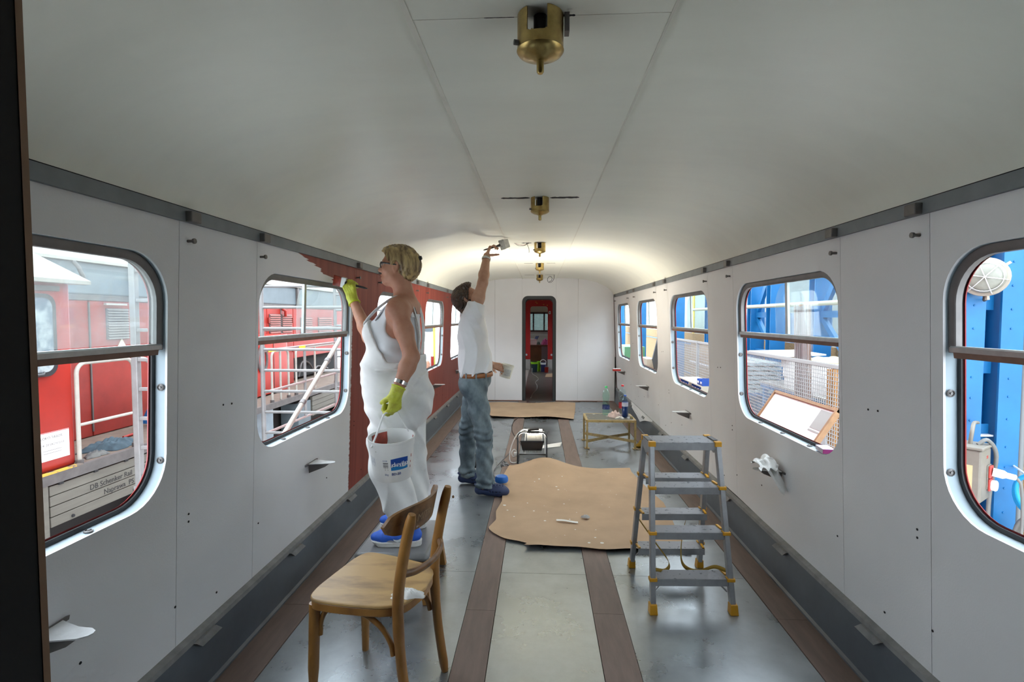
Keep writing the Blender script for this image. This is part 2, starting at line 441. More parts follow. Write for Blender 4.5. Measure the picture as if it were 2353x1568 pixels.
for side, nm in ((-1, 'left'), (1, 'right')):
    wl = empty('wall_' + nm)
    struct(wl, 'carriage side wall lined with painted board panels, ' + ('half repainted red' if side < 0 else 'all white'))
    WALLS[side] = wl
    # dark sub-frame behind the panel joints
    M_w = M_wallL if side < 0 else M_wallR
    cuts = [0.40]
    for a, b in WIN: cuts += [a - 0.022, b + 0.055]
    cuts += [END]
    ztop, zbot = 1.862, 0.235
    for i in range(len(cuts) - 1):
        y0, y1 = cuts[i] + 0.0012, cuts[i + 1] - 0.0012
        t = 0.008
        m = MB()
        def pt(y, z, d, s=side): return (wx(s, z, d), y, z)
        zb = lambda y: zbot + 0.006 * wob(y * 0.7 + side) + (0.02 if (side > 0 and 2.7 < y < 4.05) else 0)
        if i % 2 == 1:
            a, b = WIN[i // 2]
            cy_, cz_ = (a + b) / 2, (WZ0 + WZ1) / 2
            inner = rr_loop(cy_, cz_, (b - a) / 2, (WZ1 - WZ0) / 2, WR)
            outer = []
            for (y, z) in inner:
                dy, dz = y - cy_, z - cz_
                s1 = ((y1 - cy_) if dy > 0 else (y0 - cy_)) / dy if abs(dy) > 1e-9 else 1e9
                s2 = ((ztop - cz_) if dz > 0 else (zbot - cz_)) / dz if abs(dz) > 1e-9 else 1e9
                k = min(s1, s2); outer.append((cy_ + dy * k, cz_ + dz * k))
            # snap the nearest outer points to the four corners
            for cyy in (y0, y1):
                for czz in (zbot, ztop):
                    j = min(range(len(outer)), key=lambda q: (outer[q][0] - cyy) ** 2 + (outer[q][1] - czz) ** 2)
                    outer[j] = (cyy, czz)
            outer = [(y, zb(y)) if abs(z - zbot) < 1e-6 else (y, z) for (y, z) in outer]
            A0 = [pt(y, z, 0) for y, z in inner]; B0 = [pt(y, z, 0) for y, z in outer]
            A1 = [pt(y, z, t) for y, z in inner]; B1 = [pt(y, z, t) for y, z in outer]
            m.ring(A0, B0); m.ring(B0, B1); m.ring(B1, A1); m.ring(A1, A0)
            m.build('panel', M_w, wl, fix=True)
        else:
            n = 6
            poly = [(y0 + (y1 - y0) * k / n, zb(y0 + (y1 - y0) * k / n)) for k in range(n + 1)] + [(y1, ztop), (y0, ztop)]
            m.prism(poly, lambda y, z: pt(y, z, 0), lambda y, z: pt(y, z, t)); m.build('panel', M_w, wl, fix=True)
    # outer body shell with the window openings, one mesh
    m = MB()
    ys = [-1.2, 0.40] ; zt, zb_ = 2.02, -0.35
    for k, (a, b) in enumerate(WIN):
        cy_, cz_ = (a + b) / 2, (WZ0 + WZ1) / 2 - 0.0
        inner = rr_loop(cy_, cz_, (b - a) / 2 + 0.006, (WZ1 - WZ0) / 2 + 0.006, WR)
        y0 = 0.40 if k == 0 else (WIN[k - 1][1] + a) / 2
        y1 = END if k == 4 else (b + WIN[k + 1][0]) / 2
        outer = []
        for (y, z) in inner:
            dy, dz = y - cy_, z - cz_
            s1 = ((y1 - cy_) if dy > 0 else (y0 - cy_)) / dy if abs(dy) > 1e-9 else 1e9
            s2 = ((zt - cz_) if dz > 0 else (zb_ - cz_)) / dz if abs(dz) > 1e-9 else 1e9
            kk = min(s1, s2); outer.append((cy_ + dy * kk, cz_ + dz * kk))
        for cyy in (y0, y1):
            for czz in (zb_, zt):
                j = min(range(len(outer)), key=lambda q: (outer[q][0] - cyy) ** 2 + (outer[q][1] - czz) ** 2)
                outer[j] = (cyy, czz)
        m.cur = 0
        m.ring([pt(y, z, 0.052) for y, z in inner], [pt(y, z, 0.052) for y, z in outer])
        m.cur = 1
        m.ring([pt(y, z, 0.012) for y, z in inner], [pt(y, z, 0.012) for y, z in outer])
    for (y0, y1) in ((-1.2, 0.40), (END, END + 1.9)):
        m.cur = 0; m.add([pt(y0, zb_, .052), pt(y1, zb_, .052), pt(y1, zt, .052), pt(y0, zt, .052)], [(0, 1, 2, 3)])
    m.build('body_shell', [M_redbody, M_dark], wl)
    # kick plate
    kb = MB()
    kb.prism([(1.374, 0.238), (1.352, 0.228), (1.340, 0.0), (1.39, 0.0), (1.39, 0.238)],
             lambda x, z: (side * x, -0.2, z), lambda x, z: (side * x, END, z))
    kp = struct(kb.build('baseboard_' + nm, M_kick, fix=True), 'dark grey kick plate along the foot of the ' + nm + ' wall')
    MB().prism([(1.376, 0.252), (1.352, 0.240), (1.348, 0.222), (1.378, 0.222)], lambda x, z: (side * x, 0.4, z), lambda x, z: (side * x, END, z)).build('ledge', M_ledge, kp, fix=True)
    MB().prism([(1.352, 0.03), (1.330, 0.012), (1.330, 0.0), (1.352, 0.0)], lambda x, z: (side * x, 0.4, z), lambda x, z: (side * x, END, z)).build('foot_moulding', M_kick, kp, fix=True)
    for y in (1.95, 2.72, 3.55, 4.6, 5.55, 6.5, 7.4, 8.3):
        yy = y + (0.15 if side > 0 else 0)
        MB().prism([(yy - 0.07, 0.226), (yy + 0.055, 0.226), (yy + 0.08, 0.20), (yy - 0.045, 0.20)], lambda y_, z: (side * 1.347, y_, z), lambda y_, z: (side * (1.326 if z < .21 else 1.335), y_, z)).build('clip', M_ledge, kp, fix=True)
    # cant rail under the ceiling
    rl = MB().prism([(1.312, 1.852), (1.299, 1.853), (1.299, 1.902), (1.312, 1.906), (1.33, 1.90), (1.33, 1.852)],
                    lambda x, z: (side * x, 0.4, z), lambda x, z: (side * x, END, z)).build('trim_%d' % (1 if side < 0 else 2), M_grey, fix=True)
    struct(rl, 'grey cant rail between ' + nm + ' wall and ceiling')
    for k in range(5):
        for y in (WIN[k][1] + 0.10, WIN[k][1] + 0.60):
            if y > END - 0.1: continue
            MB().box(side * 1.288 - .014, side * 1.288 + .014, y - 0.028, y + 0.028, 1.852, 1.892).build('clip', M_darkmetal, rl, bevel=0.004)
            # bolt stub sticking out of the lining below the rail
            z = 1.785
            mbt = MB().cyl((wx(side, z), y, z), (wx(side, z, -0.022), y, z), 0.0055, 8)
            mbt.cyl((wx(side, z, -0.022), y, z), (wx(side, z, -0.030), y, z), 0.010, 8)
            mbt.build('bolt_stub', M_darkmetal, wl, smooth=40)
# little screws on the lining
for side in (-1, 1):
    for k in range(-1, 5):
        for (dy, z) in ((0.33, 1.13), (0.39, 1.125), (0.12, 0.74), (0.12, 0.71), (0.62, 0.50), (-0.35, 0.47), (0.05, 0.41), (0.30, 0.33)):
            y = 1.765 + 1.775 * k + dy
            if not (1.25 < y < END - .1): continue
            MB().cyl((wx(side, z, .001), y, z), (wx(side, z, -0.002), y, z), 0.0045, 6).build('screw_hole', M_dark, WALLS[side])

# ---- ceiling
CP = [(0.0, 2.205), (0.30, 2.200), (0.52, 2.194), (0.72, 2.180), (0.88, 2.155), (1.02, 2.115), (1.14, 2.06), (1.22, 2.005), (1.275, 1.95), (1.300, 1.905)]
def prof_pts():
    pts = spline([(x, z, 0) for x, z in CP], 4)
    return [(p.x, p.y) for p in pts]
CPROF = prof_pts()
def ceil_z(x):
    x = abs(x)
    for (a, b) in zip(CPROF[:-1], CPROF[1:]):
        if a[0] <= x <= b[0]: return a[1] + (b[1] - a[1]) * (x - a[0]) / (b[0] - a[0] + 1e-9)
    return CPROF[-1][1]
LAMP_Y = [1.215 + 1.795 * k for k in range(5)]
ce = empty('ceiling'); struct(ce, 'vaulted ceiling of satin white sheets with a flat centre strip')
cuts = [0.4] + LAMP_Y + [END]
right_half = [(x, z) for x, z in CPROF if x >= 0.3]
for a, b in zip(cuts[:-1], cuts[1:]):
    a2, b2 = a + (0.0008 if a > .5 else 0), b - 0.0008
    lo, hi = (0, 0)
    MB().prism([(-0.299, 2.192), (0.299, 2.192), (0.299, 2.20), (-0.299, 2.20)], lambda x, z: (x, a2, z), lambda x, z: (x, b2, z)).build('centre_panel', M_ceil, ce, fix=True)
for s in (-1, 1):
    for a, b in ((0.4, 3.01), (3.0112, 6.6), (6.6012, END)):
        m = MB(); n = len(right_half)
        m.add([(s * x, a, z) for x, z in right_half] + [(s * x, b, z) for x, z in right_half] + [(s * x, a, z + .008) for x, z in right_half] + [(s * x, b, z + .008) for x, z in right_half],
              [(i, i + 1, n + i + 1, n + i) for i in range(n - 1)] + [(2 * n + i, 3 * n + i, 3 * n + i + 1, 2 * n + i + 1) for i in range(n - 1)] + [(0, n, 3 * n, 2 * n)])
        m.build('cove_panel', M_ceil, ce, smooth=30, fix=True)
M_fill = mat('joint_filler', (0.78, 0.765, 0.68), rough=0.5, var=0.1, scale=5)
for x0, x1 in ((-0.311, -0.297), (0.297, 0.303)):
    MB().box(x0, x1, 0.4, END, 2.1905, 2.1985).build('joint_filler', M_fill, ce)
# roof above the lining keeps the light out
m = MB().prism([(-1.36, 1.90), (-1.36, 2.05), (-1.0, 2.27), (0, 2.33), (1.0, 2.27), (1.36, 2.05), (1.36, 1.90), (1.345, 1.90), (1.345, 2.04), (0.99, 2.25), (0, 2.31), (-0.99, 2.25), (-1.345, 2.04), (-1.345, 1.90)],
               lambda x, z: (x, -1.2, z), lambda x, z: (x, 11.1, z)).build('roof', M_dark, fix=True)
struct(m, 'carriage roof above the lining')

# ---- end wall with the doorway
DX0, DX1, DZ = -0.312, 0.292, 1.885
ew = empty('wall_end', (0, END, 0)); struct(ew, 'white end wall with a narrow rounded doorway')
def half_ceiling(xa, xb):
    xs = sorted(set([xa, xb] + [s * x for x, _ in CPROF for s in (-1, 1) if xa < s * x < xb]))
    return [(x, ceil_z(x)) for x in xs]
def end_panel(poly):
    MB().prism(poly, lambda x, z: (x, END, z), lambda x, z: (x, END + 0.012, z)).build('panel', M_wallR, ew, fix=True)
side_edge = lambda s, z: s * (1.372 - LEAN * z)
for xa, xb in ((-0.80, DX0), (DX1, 0.68)):
    end_panel([(xa + .0015, 0.012), (xb - .0015 * (xb < 0.6), 0.012)] + half_ceiling(xa + .0015, xb - .0015)[::-1])
end_panel([(side_edge(-1, 0.012), 0.012), (-0.8015, 0.012)] + half_ceiling(-1.30, -0.8015)[::-1])
end_panel([(0.6815, 0.012), (side_edge(1, 0.012), 0.012)] + half_ceiling(0.6815, 1.30)[::-1])
# over-door piece with the rounded head
r = 0.10
head = [(DX0, DZ - r)] + [(DX0 + r - r * cos(a), DZ - r + r * sin(a)) for a in [pi / 2 * i / 6 for i in range(1, 7)]] + \
       [(DX1 - r + r * sin(a), DZ - r + r * cos(a)) for a in [pi / 2 * i / 6 for i in range(0, 7)]]
hc = half_ceiling(DX0 + .0015, DX1 - .0015)
m = MB()
# split into two convex-ish fans to keep the polygon well formed
top = hc
poly = head + [(DX1, hc[-1][1])] + hc[::-1][1:-1] + [(DX0, hc[0][1])]
end_panel(poly)
MB().box(1.335, 1.352, END - 0.012, END, 0.02, 0.80).build('corner_gap', M_dark, ew)
MB().prism([(7.62, 0.262), (7.45, 0.20), (7.15, 0.165), (6.85, 0.115), (6.72, 0.15), (6.5, 0.20), (6.2, 0.245), (6.2, 0.262)], lambda y, z: (1.336 + 0.02 * (z > .2), y, z), lambda y, z: (1.333 + 0.02 * (z > .2), y, z)).build('torn_flap', M_wallR, WALLS[1], fix=True)
# ---- dark lining of the gangway
gw = MB()
def door_loop(y, inset):
    L_ = [(DX0 + inset, 0.0)]
    rr = r - inset * 0.5
    L_ += [(DX0 + inset + rr - rr * cos(a), DZ - inset - rr + rr * sin(a)) for a in [pi / 2 * i / 6 for i in range(0, 7)]]
    L_ += [(DX1 - inset - rr + rr * sin(a), DZ - inset - rr + rr * cos(a)) for a in [pi / 2 * i / 6 for i in range(0, 7)]]
    L_ += [(DX1 - inset, 0.0)]
    return [(x, y, z) for x, z in L_]
loops = [door_loop(END + 0.013, 0.0), door_loop(END + 0.013, 0.055), door_loop(END + 0.10, 0.06), door_loop(11.0, 0.012), door_loop(11.0, -0.2), door_loop(END + 0.02, -0.2)]
n = len(loops[0]); vs = [p for l in loops for p in l]
gw.add(vs, [(j * n + i, j * n + i + 1, (j + 1) * n + i + 1, (j + 1) * n + i) for j in range(len(loops) - 1) for i in range(n - 1)])
dr = gw.build('door_1', mat('dark_rubber_surround', (0.03, 0.034, 0.035), rough=0.55), smooth=35, fix=True)
struct(dr, 'dark rounded rubber surround of the end doorway')

# ---- partition behind the camera with the door edge at the left
pt_ = MB()
pn = struct(MB().box(-1.37, -0.545, 0.36, 0.40, 0, 2.2).build('wall_near', M_dark), 'dark partition beside the near doorway')
MB().box(0.70, 1.37, 0.36, 0.40, 0, 2.2).build('panel', M_dark, pn)
MB().box(-0.545, 0.70, 0.36, 0.40, 2.06, 2.2).build('panel', M_dark, pn)
jm = struct(MB().box(-0.62, -0.517, 0.36, 0.4925, 0.0, 2.19).build('trim_3', M_dark), 'dark jamb of the near doorway with a brown edge')
MB().box(-0.62, -0.516, 0.4925, 0.50, 0.0, 2.19).build('edge_strip', mat('brown_edge', (0.30, 0.17, 0.095), rough=0.5, var=0.15, scale=8), jm)
vb = MB()
vb.box(-1.4, -1.37, -1.2, 0.36, 0, 2.2).box(1.37, 1.4, -1.2, 0.36, 0, 2.2).box(-1.4, 1.4, -1.23, -1.2, 0, 2.2).box(-1.4, 1.4, -1.2, 0.36, 2.2, 2.23)
struct(vb.build('wall_vestibule', M_dark), 'dark vestibule around the camera')

# ---- windows
M_glass = glass('window_pane', (0.90, 0.96, 0.95), refl=0.05, dirt=0.05)
M_glassdirty = glass('dusty_pane', (0.88, 0.93, 0.93), refl=0.05, dirt=0.11)
TZ = 1.385   # transom height
def wxd(side, z, d): return wx(side, z, d * 0.56)
for side in (-1, 1):
    for k, (a, b) in enumerate(WIN):
        idx = k + 1 + (0 if side < 0 else 5)
        w = empty('window_%d' % idx, (side * 1.38, (a + b) / 2, WZ0))
        struct(w, '%s bay window number %d from the camera, on the %s wall' % ('half open', k + 1, 'left' if side < 0 else 'right'))
        cy_, cz_ = (a + b) / 2, (WZ0 + WZ1) / 2; hy, hz = (b - a) / 2, (WZ1 - WZ0) / 2
        def lp(inset, d, rr=None): return [(wxd(side, z, d), y, z) for y, z in rr_loop(cy_, cz_, hy - inset, hz - inset, (WR - inset * 0.7) if rr is None else rr)]
        MB().ring(lp(-0.001, 0.0005), lp(0.004, 0.074)).build('reveal', M_reveal, w, smooth=50)
        m = MB(); m.ring(lp(0.004, 0.074), lp(0.020, 0.074)); m.ring(lp(0.020, 0.074), lp(0.020, 0.088)); m.build('rubber_seal', M_rubber, w, smooth=40)
        m = MB(); m.ring(lp(0.020, 0.088), lp(0.026, 0.088)); m.ring(lp(0.026, 0.088), lp(0.022, 0.10)); m.ring(lp(0.022, 0.10), lp(-0.03, 0.10)); m.build('outer_flange', M_redbody, w, smooth=40)
        # upper sash frame: the loop cut at the transom
        def arch(inset, d):
            pts = [(y, z) for y, z in rr_loop(cy_, cz_, hy - inset, hz - inset, WR - inset * 0.7) if z > TZ]
            pts.sort(key=lambda q: 0)
            yy0, yy1 = cy_ - hy + inset, cy_ + hy - inset
            return [(wxd(side, z, d), y, z) for y, z in [(yy1, TZ)] + pts + [(yy0, TZ)]]
        m = MB()
        Ls = [arch(0.002, 0.028), arch(0.024, 0.026), arch(0.030, 0.032), arch(0.030, 0.066), arch(0.004, 0.07)]
        n = len(Ls[0]); m.add([p for l in Ls for p in l], [(j * n + i, j * n + i + 1, (j + 1) * n + i + 1, (j + 1) * n + i) for j in range(4) for i in range(n - 1)])
        m.build('sash_frame', M_darkmetal, w, smooth=40, fix=True)
        ty0, ty1 = a + 0.012, b - 0.012
        MB().prism([(0.018, 1.387), (0.018, 1.402), (0.026, 1.407), (0.064, 1.407), (0.064, 1.387)], lambda d, z: (wxd(side, z, d), ty0, z), lambda d, z: (wxd(side, z, d), ty1, z)).build('transom', M_alu, w, fix=True)
        MB().prism([(0.024, 1.368), (0.020, 1.3865), (0.064, 1.3865), (0.064, 1.368)], lambda d, z: (wxd(side, z, d), ty0 + .015, z), lambda d, z: (wxd(side, z, d), ty1 - .015, z)).build('transom_strip', M_brownstrip, w, fix=True)
        my = cy_ - 0.07
        MB().prism([(my - 0.013, 0.034), (my + 0.013, 0.034), (my + 0.013, 0.058), (my - 0.013, 0.058)], lambda y, d: (wxd(side, 1.41, d), y, 1.41), lambda y, d: (wxd(side, 1.695, d), y, 1.695)).build('mullion', M_alu, w, fix=True)
        # pane in the half towards the far end (left wall) or the near end (right wall)
        if side < 0: q0, q1 = my - 0.08, b - 0.03
        else: q0, q1 = a + 0.03, my + 0.15
        rr = 0.13; pl = []
        zt_ = WZ1 - 0.03
        pl = [(q0, 1.41), (q1, 1.41)] + [(q1 - rr + rr * cos(t), zt_ - rr + rr * sin(t)) for t in [pi / 2 * i / 8 for i in range(9)]] + [(q0 + rr - rr * sin(t), zt_ - rr + rr * cos(t)) for t in [pi / 2 * i / 8 for i in range(9)]]
        MB().prism(pl, lambda y, z: (wxd(side, z, 0.050), y, z), lambda y, z: (wxd(side, z, 0.055), y, z)).build('pane', M_glassdirty if (side < 0) else M_glass, w, fix=True)
        if side < 0: s0, s1 = my + 0.03, b - 0.06
        else: s0, s1 = a + 0.07, my - 0.02
        # bolt heads on the reveal
        for (y, z, ny, nz) in ((b - .004, 1.25, -1, 0), (b - .004, 0.985, -1, 0), (a + .004, 1.25, 1, 0), (a + .004, 0.985, 1, 0), (a + 0.30, WZ0 + .003, 0, 1), (b - 0.30, WZ0 + .003, 0, 1), (cy_, WZ0 + .003, 0, 1)):
            xx = wxd(side, z, 0.036)
            MB().lathe([(0.013, 0), (0.013, 0.003), (0.009, 0.005), (0.009, 0.002), (0.004, 0.002), (0.004, 0.006)], 10, (xx, y, z), (0, ny, nz)).build('bolt', M_darkmetal, w, smooth=40)

# ================================================================== THINGS IN THE CARRIAGE
M_brass = mat('aged_brass', (0.46, 0.33, 0.12), rough=0.30, metal=0.9, var=0.25, scale=28, bump=0.05, bscale=90)
M_wood = mat('varnished_beech', (0.36, 0.17, 0.042), rough=0.36, rgb2=(0.17, 0.072, 0.02), lo=0.42, hi=0.75, scale=9, stretch=(1, 1, 0.35), detail=7)
M_wooddark = mat('dark_varnish', (0.22, 0.105, 0.038), rough=0.40, rgb2=(0.07, 0.035, 0.016), lo=0.45, hi=0.68, scale=16, detail=7)
M_seat = mat('worn_plywood', (0.50, 0.31, 0.12), rough=0.42, rgb2=(0.22, 0.125, 0.05), lo=0.46, hi=0.74, scale=7, stretch=(0.5, 2, 1), detail=7)
M_white = mat('white_cloth', (0.80, 0.80, 0.78), rough=0.85, var=0.05, scale=20)
M_whitep = mat('white_plastic', (0.80, 0.80, 0.79), rough=0.38, var=0.03, scale=6)
M_kraft = mat('kraft_paper', (0.46, 0.315, 0.195), rough=0.75, var=0.10, scale=3.0, bump=0.12, bscale=30)
M_alum = mat('scuffed_aluminium', (0.36, 0.365, 0.375), rough=0.42, metal=0.5, var=0.12, scale=18)
M_step = mat('step_tread', (0.25, 0.25, 0.265), rough=0.5, metal=0.4, rgb2=(0.05, 0.05, 0.06), lo=0.60, hi=0.66, scale=38, detail=3)
M_orange = mat('amber_plastic', (0.62, 0.30, 0.015), rough=0.4)
M_steel = mat('pale_galvanised', (0.72, 0.73, 0.74), rough=0.35, metal=0.15, var=0.15, scale=14)
M_ochre = mat('ochre_paint', (0.45, 0.33, 0.14), rough=0.5, rgb2=(0.20, 0.15, 0.08), lo=0.5, hi=0.75, scale=30)

# ---- ceiling lamps: brass cups with cut-out windows and a spigot
def lamp_shell():
    m = MB(); n = 84; zs = [0.0, -0.015, -0.030, -0.044, -0.047, -0.049, -0.051, -0.0525, -0.0535, -0.0545, -0.066, -0.076]
    rr, ri = 0.053, 0.0505
    cutc = [radians_(-99), radians_(21), radians_(141)]
    def cut(k, i):
        a = 2 * pi * (k + 0.5) / n; zm = -(zs[i] + zs[i + 1]) / 2
        for c in cutc:
            d = abs((a - c + pi) % (2 * pi) - pi)
            w = 0.46 if zm < 0.044 else ((0.46 - 0.20 * (1 - sqrt(1 - ((zm - 0.044) / 0.0106) ** 2))) if zm < 0.0545 else 0)
            if d < w: return True
        return False
    V = {}
    vs = []
    for layer, r_ in ((0, rr), (1, ri)):
        for i, z in enumerate(zs):
            for k in range(n):
                a = 2 * pi * k / n
                V[(layer, i, k)] = len(vs); vs.append((cos(a) * r_, sin(a) * r_, z))
    fs = []; keep = {(i, k): not cut(k, i) for i in range(len(zs) - 1) for k in range(n)}
    for (i, k), ok in keep.items():
        if not ok: continue
        k2 = (k + 1) % n
        fs.append((V[0, i, k], V[0, i + 1, k], V[0, i + 1, k2], V[0, i, k2])); fs.append((V[1, i, k], V[1, i, k2], V[1, i + 1, k2], V[1, i + 1, k]))
        for (ni, nk, a, b) in ((i, (k - 1) % n, (i, k), (i + 1, k)), (i, k2, (i + 1, k2), (i, k2)), (i + 1, k, (i + 1, k), (i + 1, k2)), (i - 1, k, (i, k2), (i, k))):
            if not keep.get((ni, nk), False):
                fs.append((V[(0,) + a], V[(1,) + a], V[(1,) + b], V[(0,) + b]))
    m.add(vs, fs); return m
def radians_(d): return d * pi / 180
lamp0 = None
LABS = ['brass ceiling lamp cup at the top edge, directly above the camera', 'brass ceiling lamp cup second from the camera, between two black slits',
        'brass ceiling lamp cup beside dangling red and black wires', 'brass ceiling lamp cup fourth from the camera', 'brass ceiling lamp cup farthest along, beside a coiled wire']
for k, y in enumerate(LAMP_Y):
    if lamp0 is None:
        lamp0 = thing('ceiling_lamp', LABS[0], 'lamp', (0, y, 2.191), 0, 'brass lamp cups along the ceiling')
        o = lamp_shell(); o.build('cup', M_brass, lamp0, smooth=35, local=True)
        MB().lathe([(0.0535, -0.075), (0.0545, -0.078), (0.050, -0.084), (0.036, -0.091), (0.018, -0.096), (0.013, -0.099), (0.0, -0.099)], 36, caps=False).build('dome', M_brass, lamp0, smooth=50, local=True)
        MB().lathe([(0.0085, -0.096), (0.0085, -0.124), (0.006, -0.128), (0.0, -0.128)], 14, caps=False).build('spigot', M_brass, lamp0, smooth=40, local=True)
        MB().lathe([(0.016, 0.0), (0.016, -0.04), (0.010, -0.045), (0.0, -0.045)], 14, caps=False).build('socket', M_black, lamp0, smooth=40, local=True)
        MB().cyl((-0.050, -0.018, -0.066), (-0.060, -0.021, -0.066), 0.006, 10).build('screw', M_darkmetal, lamp0, smooth=40, local=True)
    else:
        dup(lamp0, (0, y, 2.191), 0, LABS[k])
# black slits in the ceiling beside the lamps
for k, y in enumerate(LAMP_Y):
    for s in (-1, 1):
        if k == 0 and s < 0: x0, x1, w = 0.06, 0.13, 0.001
        else: x0, x1, w = [(0.05, 0.08, 0.004), (0.058, 0.226, 0.022), (0.075, 0.17, 0.022), (0.085, 0.20, 0.012), (0.085, 0.25, 0.016)][k]
        if k == 2 and s > 0: continue
        n = 12; pl = [(s * (x0 + (x1 - x0) * i / n), y - w * (0.6 + 0.5 * hsh(i, k, s)) * (0.3 if i in (0, n) else 1)) for i in range(n + 1)]
        pl += [(s * (x1 - (x1 - x0) * i / n), y + w * (0.5 + 0.5 * hsh(i, k + 9, s)) * (0.3 if i in (0, n) else 1)) for i in range(n + 1)]
        MB().prism(pl, lambda x, y_: (x, y_, 2.1915), lambda x, y_: (x, y_, 2.193)).build('slit', M_dark, ce, fix=True)
MB().box(0.055, 0.066, 1.20, 1.225, 2.15, 2.195).build('terminal_block', M_darkmetal, ce)
# loose wires
wr = thing('loose_wire', 'thin black and red wires hanging from the slit beside the third lamp', 'wire', (-0.15, 4.81, 2.19))
MB().tube(spline([(-0.235, 4.805, 2.191), (-0.20, 4.80, 2.168), (-0.15, 4.80, 2.166), (-0.10, 4.805, 2.19)], 6), 0.002, 6).build('wire', M_black, wr, smooth=60)
MB().tube(spline([(-0.225, 4.806, 2.19), (-0.19, 4.803, 2.176), (-0.14, 4.803, 2.174), (-0.11, 4.805, 2.19)], 6), 0.0016, 6).build('wire', mat('red_wire', (0.35, 0.06, 0.04), rough=0.5), wr, smooth=60)
MB().tube(spline([(-0.125, 4.80, 2.19), (-0.105, 4.795, 2.15), (-0.098, 4.79, 2.115), (-0.10, 4.79, 2.10)], 6), 0.0022, 6).build('wire', M_black, wr, smooth=60)
wr2 = thing('coiled_wire', 'thin grey wire coiled in a loop below the farthest ceiling lamp', 'wire', (0.2, 8.4, 2.19))
MB().tube(spline([(0.235, 8.40, 2.192), (0.23, 8.39, 2.13), (0.19, 8.385, 2.075), (0.14, 8.38, 2.075), (0.125, 8.38, 2.12), (0.155, 8.375, 2.165), (0.195, 8.37, 2.15), (0.19, 8.37, 2.10), (0.15, 8.37, 2.075)], 8), 0.0042, 6).build('wire', mat('grey_wire', (0.12, 0.13, 0.14), rough=0.5), wr2, smooth=60)

# ---- table brackets on the walls
def bracket_parts(root, side):
    s = -side     # outwards into the car
    MB().prism([(-0.075, 0.006), (0.075, 0.006), (0.072, -0.006), (-0.072, -0.006)], lambda y, z: (0, y, z), lambda y, z: (s * 0.012, y, z + 0.004)).build('base_plate', M_darkmetal, root, local=True, fix=True)
    pl = [(0.006, -0.055), (0.05, -0.042), (0.09, -0.034), (0.128, -0.026), (0.146, -0.012), (0.15, 0.0), (0.146, 0.012), (0.128, 0.022), (0.085, 0.026), (0.05, 0.038), (0.006, 0.055)]
    MB().prism(pl, lambda x, y: (s * x, y, 0.004), lambda x, y: (s * x, y, 0.008)).build('arm_plate', M_steel, root, local=True, fix=True)
    MB().prism([(0.0, 0.004), (0.125, 0.004), (0.10, -0.014), (0.004, -0.052)], lambda x, z: (s * x, -0.030, z), lambda x, z: (s * x, -0.026, z)).build('gusset', M_darkmetal, root, local=True, fix=True)
BL = {(-1, 0): 'bright metal table bracket cut by the dark door edge', (-1, 1): 'metal table bracket on the white wall left of the red paint',
      (-1, 2): 'metal table bracket hidden behind the woman in white', (-1, 3): 'metal table bracket on the red wall between the two painters', (-1, 4): 'metal table bracket on the red wall just behind the man',
      (1, 1): 'metal table bracket with a white rag on it', (1, 2): 'metal table bracket below the third window of the white wall', (1, 3): 'metal table bracket above the low work table', (1, 4): 'metal table bracket holding a red clip, nearest the end wall'}
for side in (-1, 1):
    first = None
    for k in range(5):
        if (side, k) not in BL or (side, k) == (-1, 2): continue
        y = (WIN[k][0] + WIN[k][1]) / 2 + (0.12 if side < 0 and k == 0 else 0.0); z = 0.635
        loc = (wx(side, z), y, z)
        if first is None:
            first = thing('table_bracket', BL[(side, k)], 'bracket', loc, 0, 'folding table brackets on the walls'); bracket_parts(first, side)
        else: dup(first, loc, 0, BL[(side, k)])

def crumple(name, cx, cy_, cz, rx, ry, h, seed, material, label, cat, n=22, base=0.0):
    """a heap of creased cloth: dome with folds and a ragged rim"""
    m = MB(); vs = []; fs = []
    for j in range(n + 1):
        v = j / n
        for i in range(n * 2):
            a = 2 * pi * i / (n * 2)
            rag = 1 + 0.16 * sin(3 * a + seed) + 0.10 * sin(7 * a + seed * 2.1) + 0.05 * sin(13 * a + seed)
            r_ = v * rag
            x, y = cos(a) * r_, sin(a) * r_
            f = abs(sin(4.1 * x + 3.3 * y + seed) + 0.6 * sin(7.7 * x - 5.1 * y + seed * 1.7)) * 0.35 + 0.25 * abs(sin(13 * x + 9 * y + seed))
            z = h * max(0.0, (1 - v ** 2.2)) * (0.55 + 0.6 * f) + 0.012 * h / 0.05 * v * f * (1 - v * .6)
            vs.append((cx + x * rx, cy_ + y * ry, cz + base + max(z, 0.0015)))
    w = n * 2
    for j in range(n):
        for i in range(w):
            fs.append((j * w + i, (j + 1) * w + i, (j + 1) * w + (i + 1) % w, j * w + (i + 1) % w))
    # underside
    o = len(vs); vs += [(p[0], p[1], cz) for p in vs[n * w:(n + 1) * w]]
    for i in range(w): fs.append((n * w + i, o + i, o + (i + 1) % w, n * w + (i + 1) % w))
    fs.append(tuple(o + i for i in range(w))[::-1])
    m.add(vs, fs)
    o = m.build(name, material, smooth=75)
    return tag(o, label, cat)

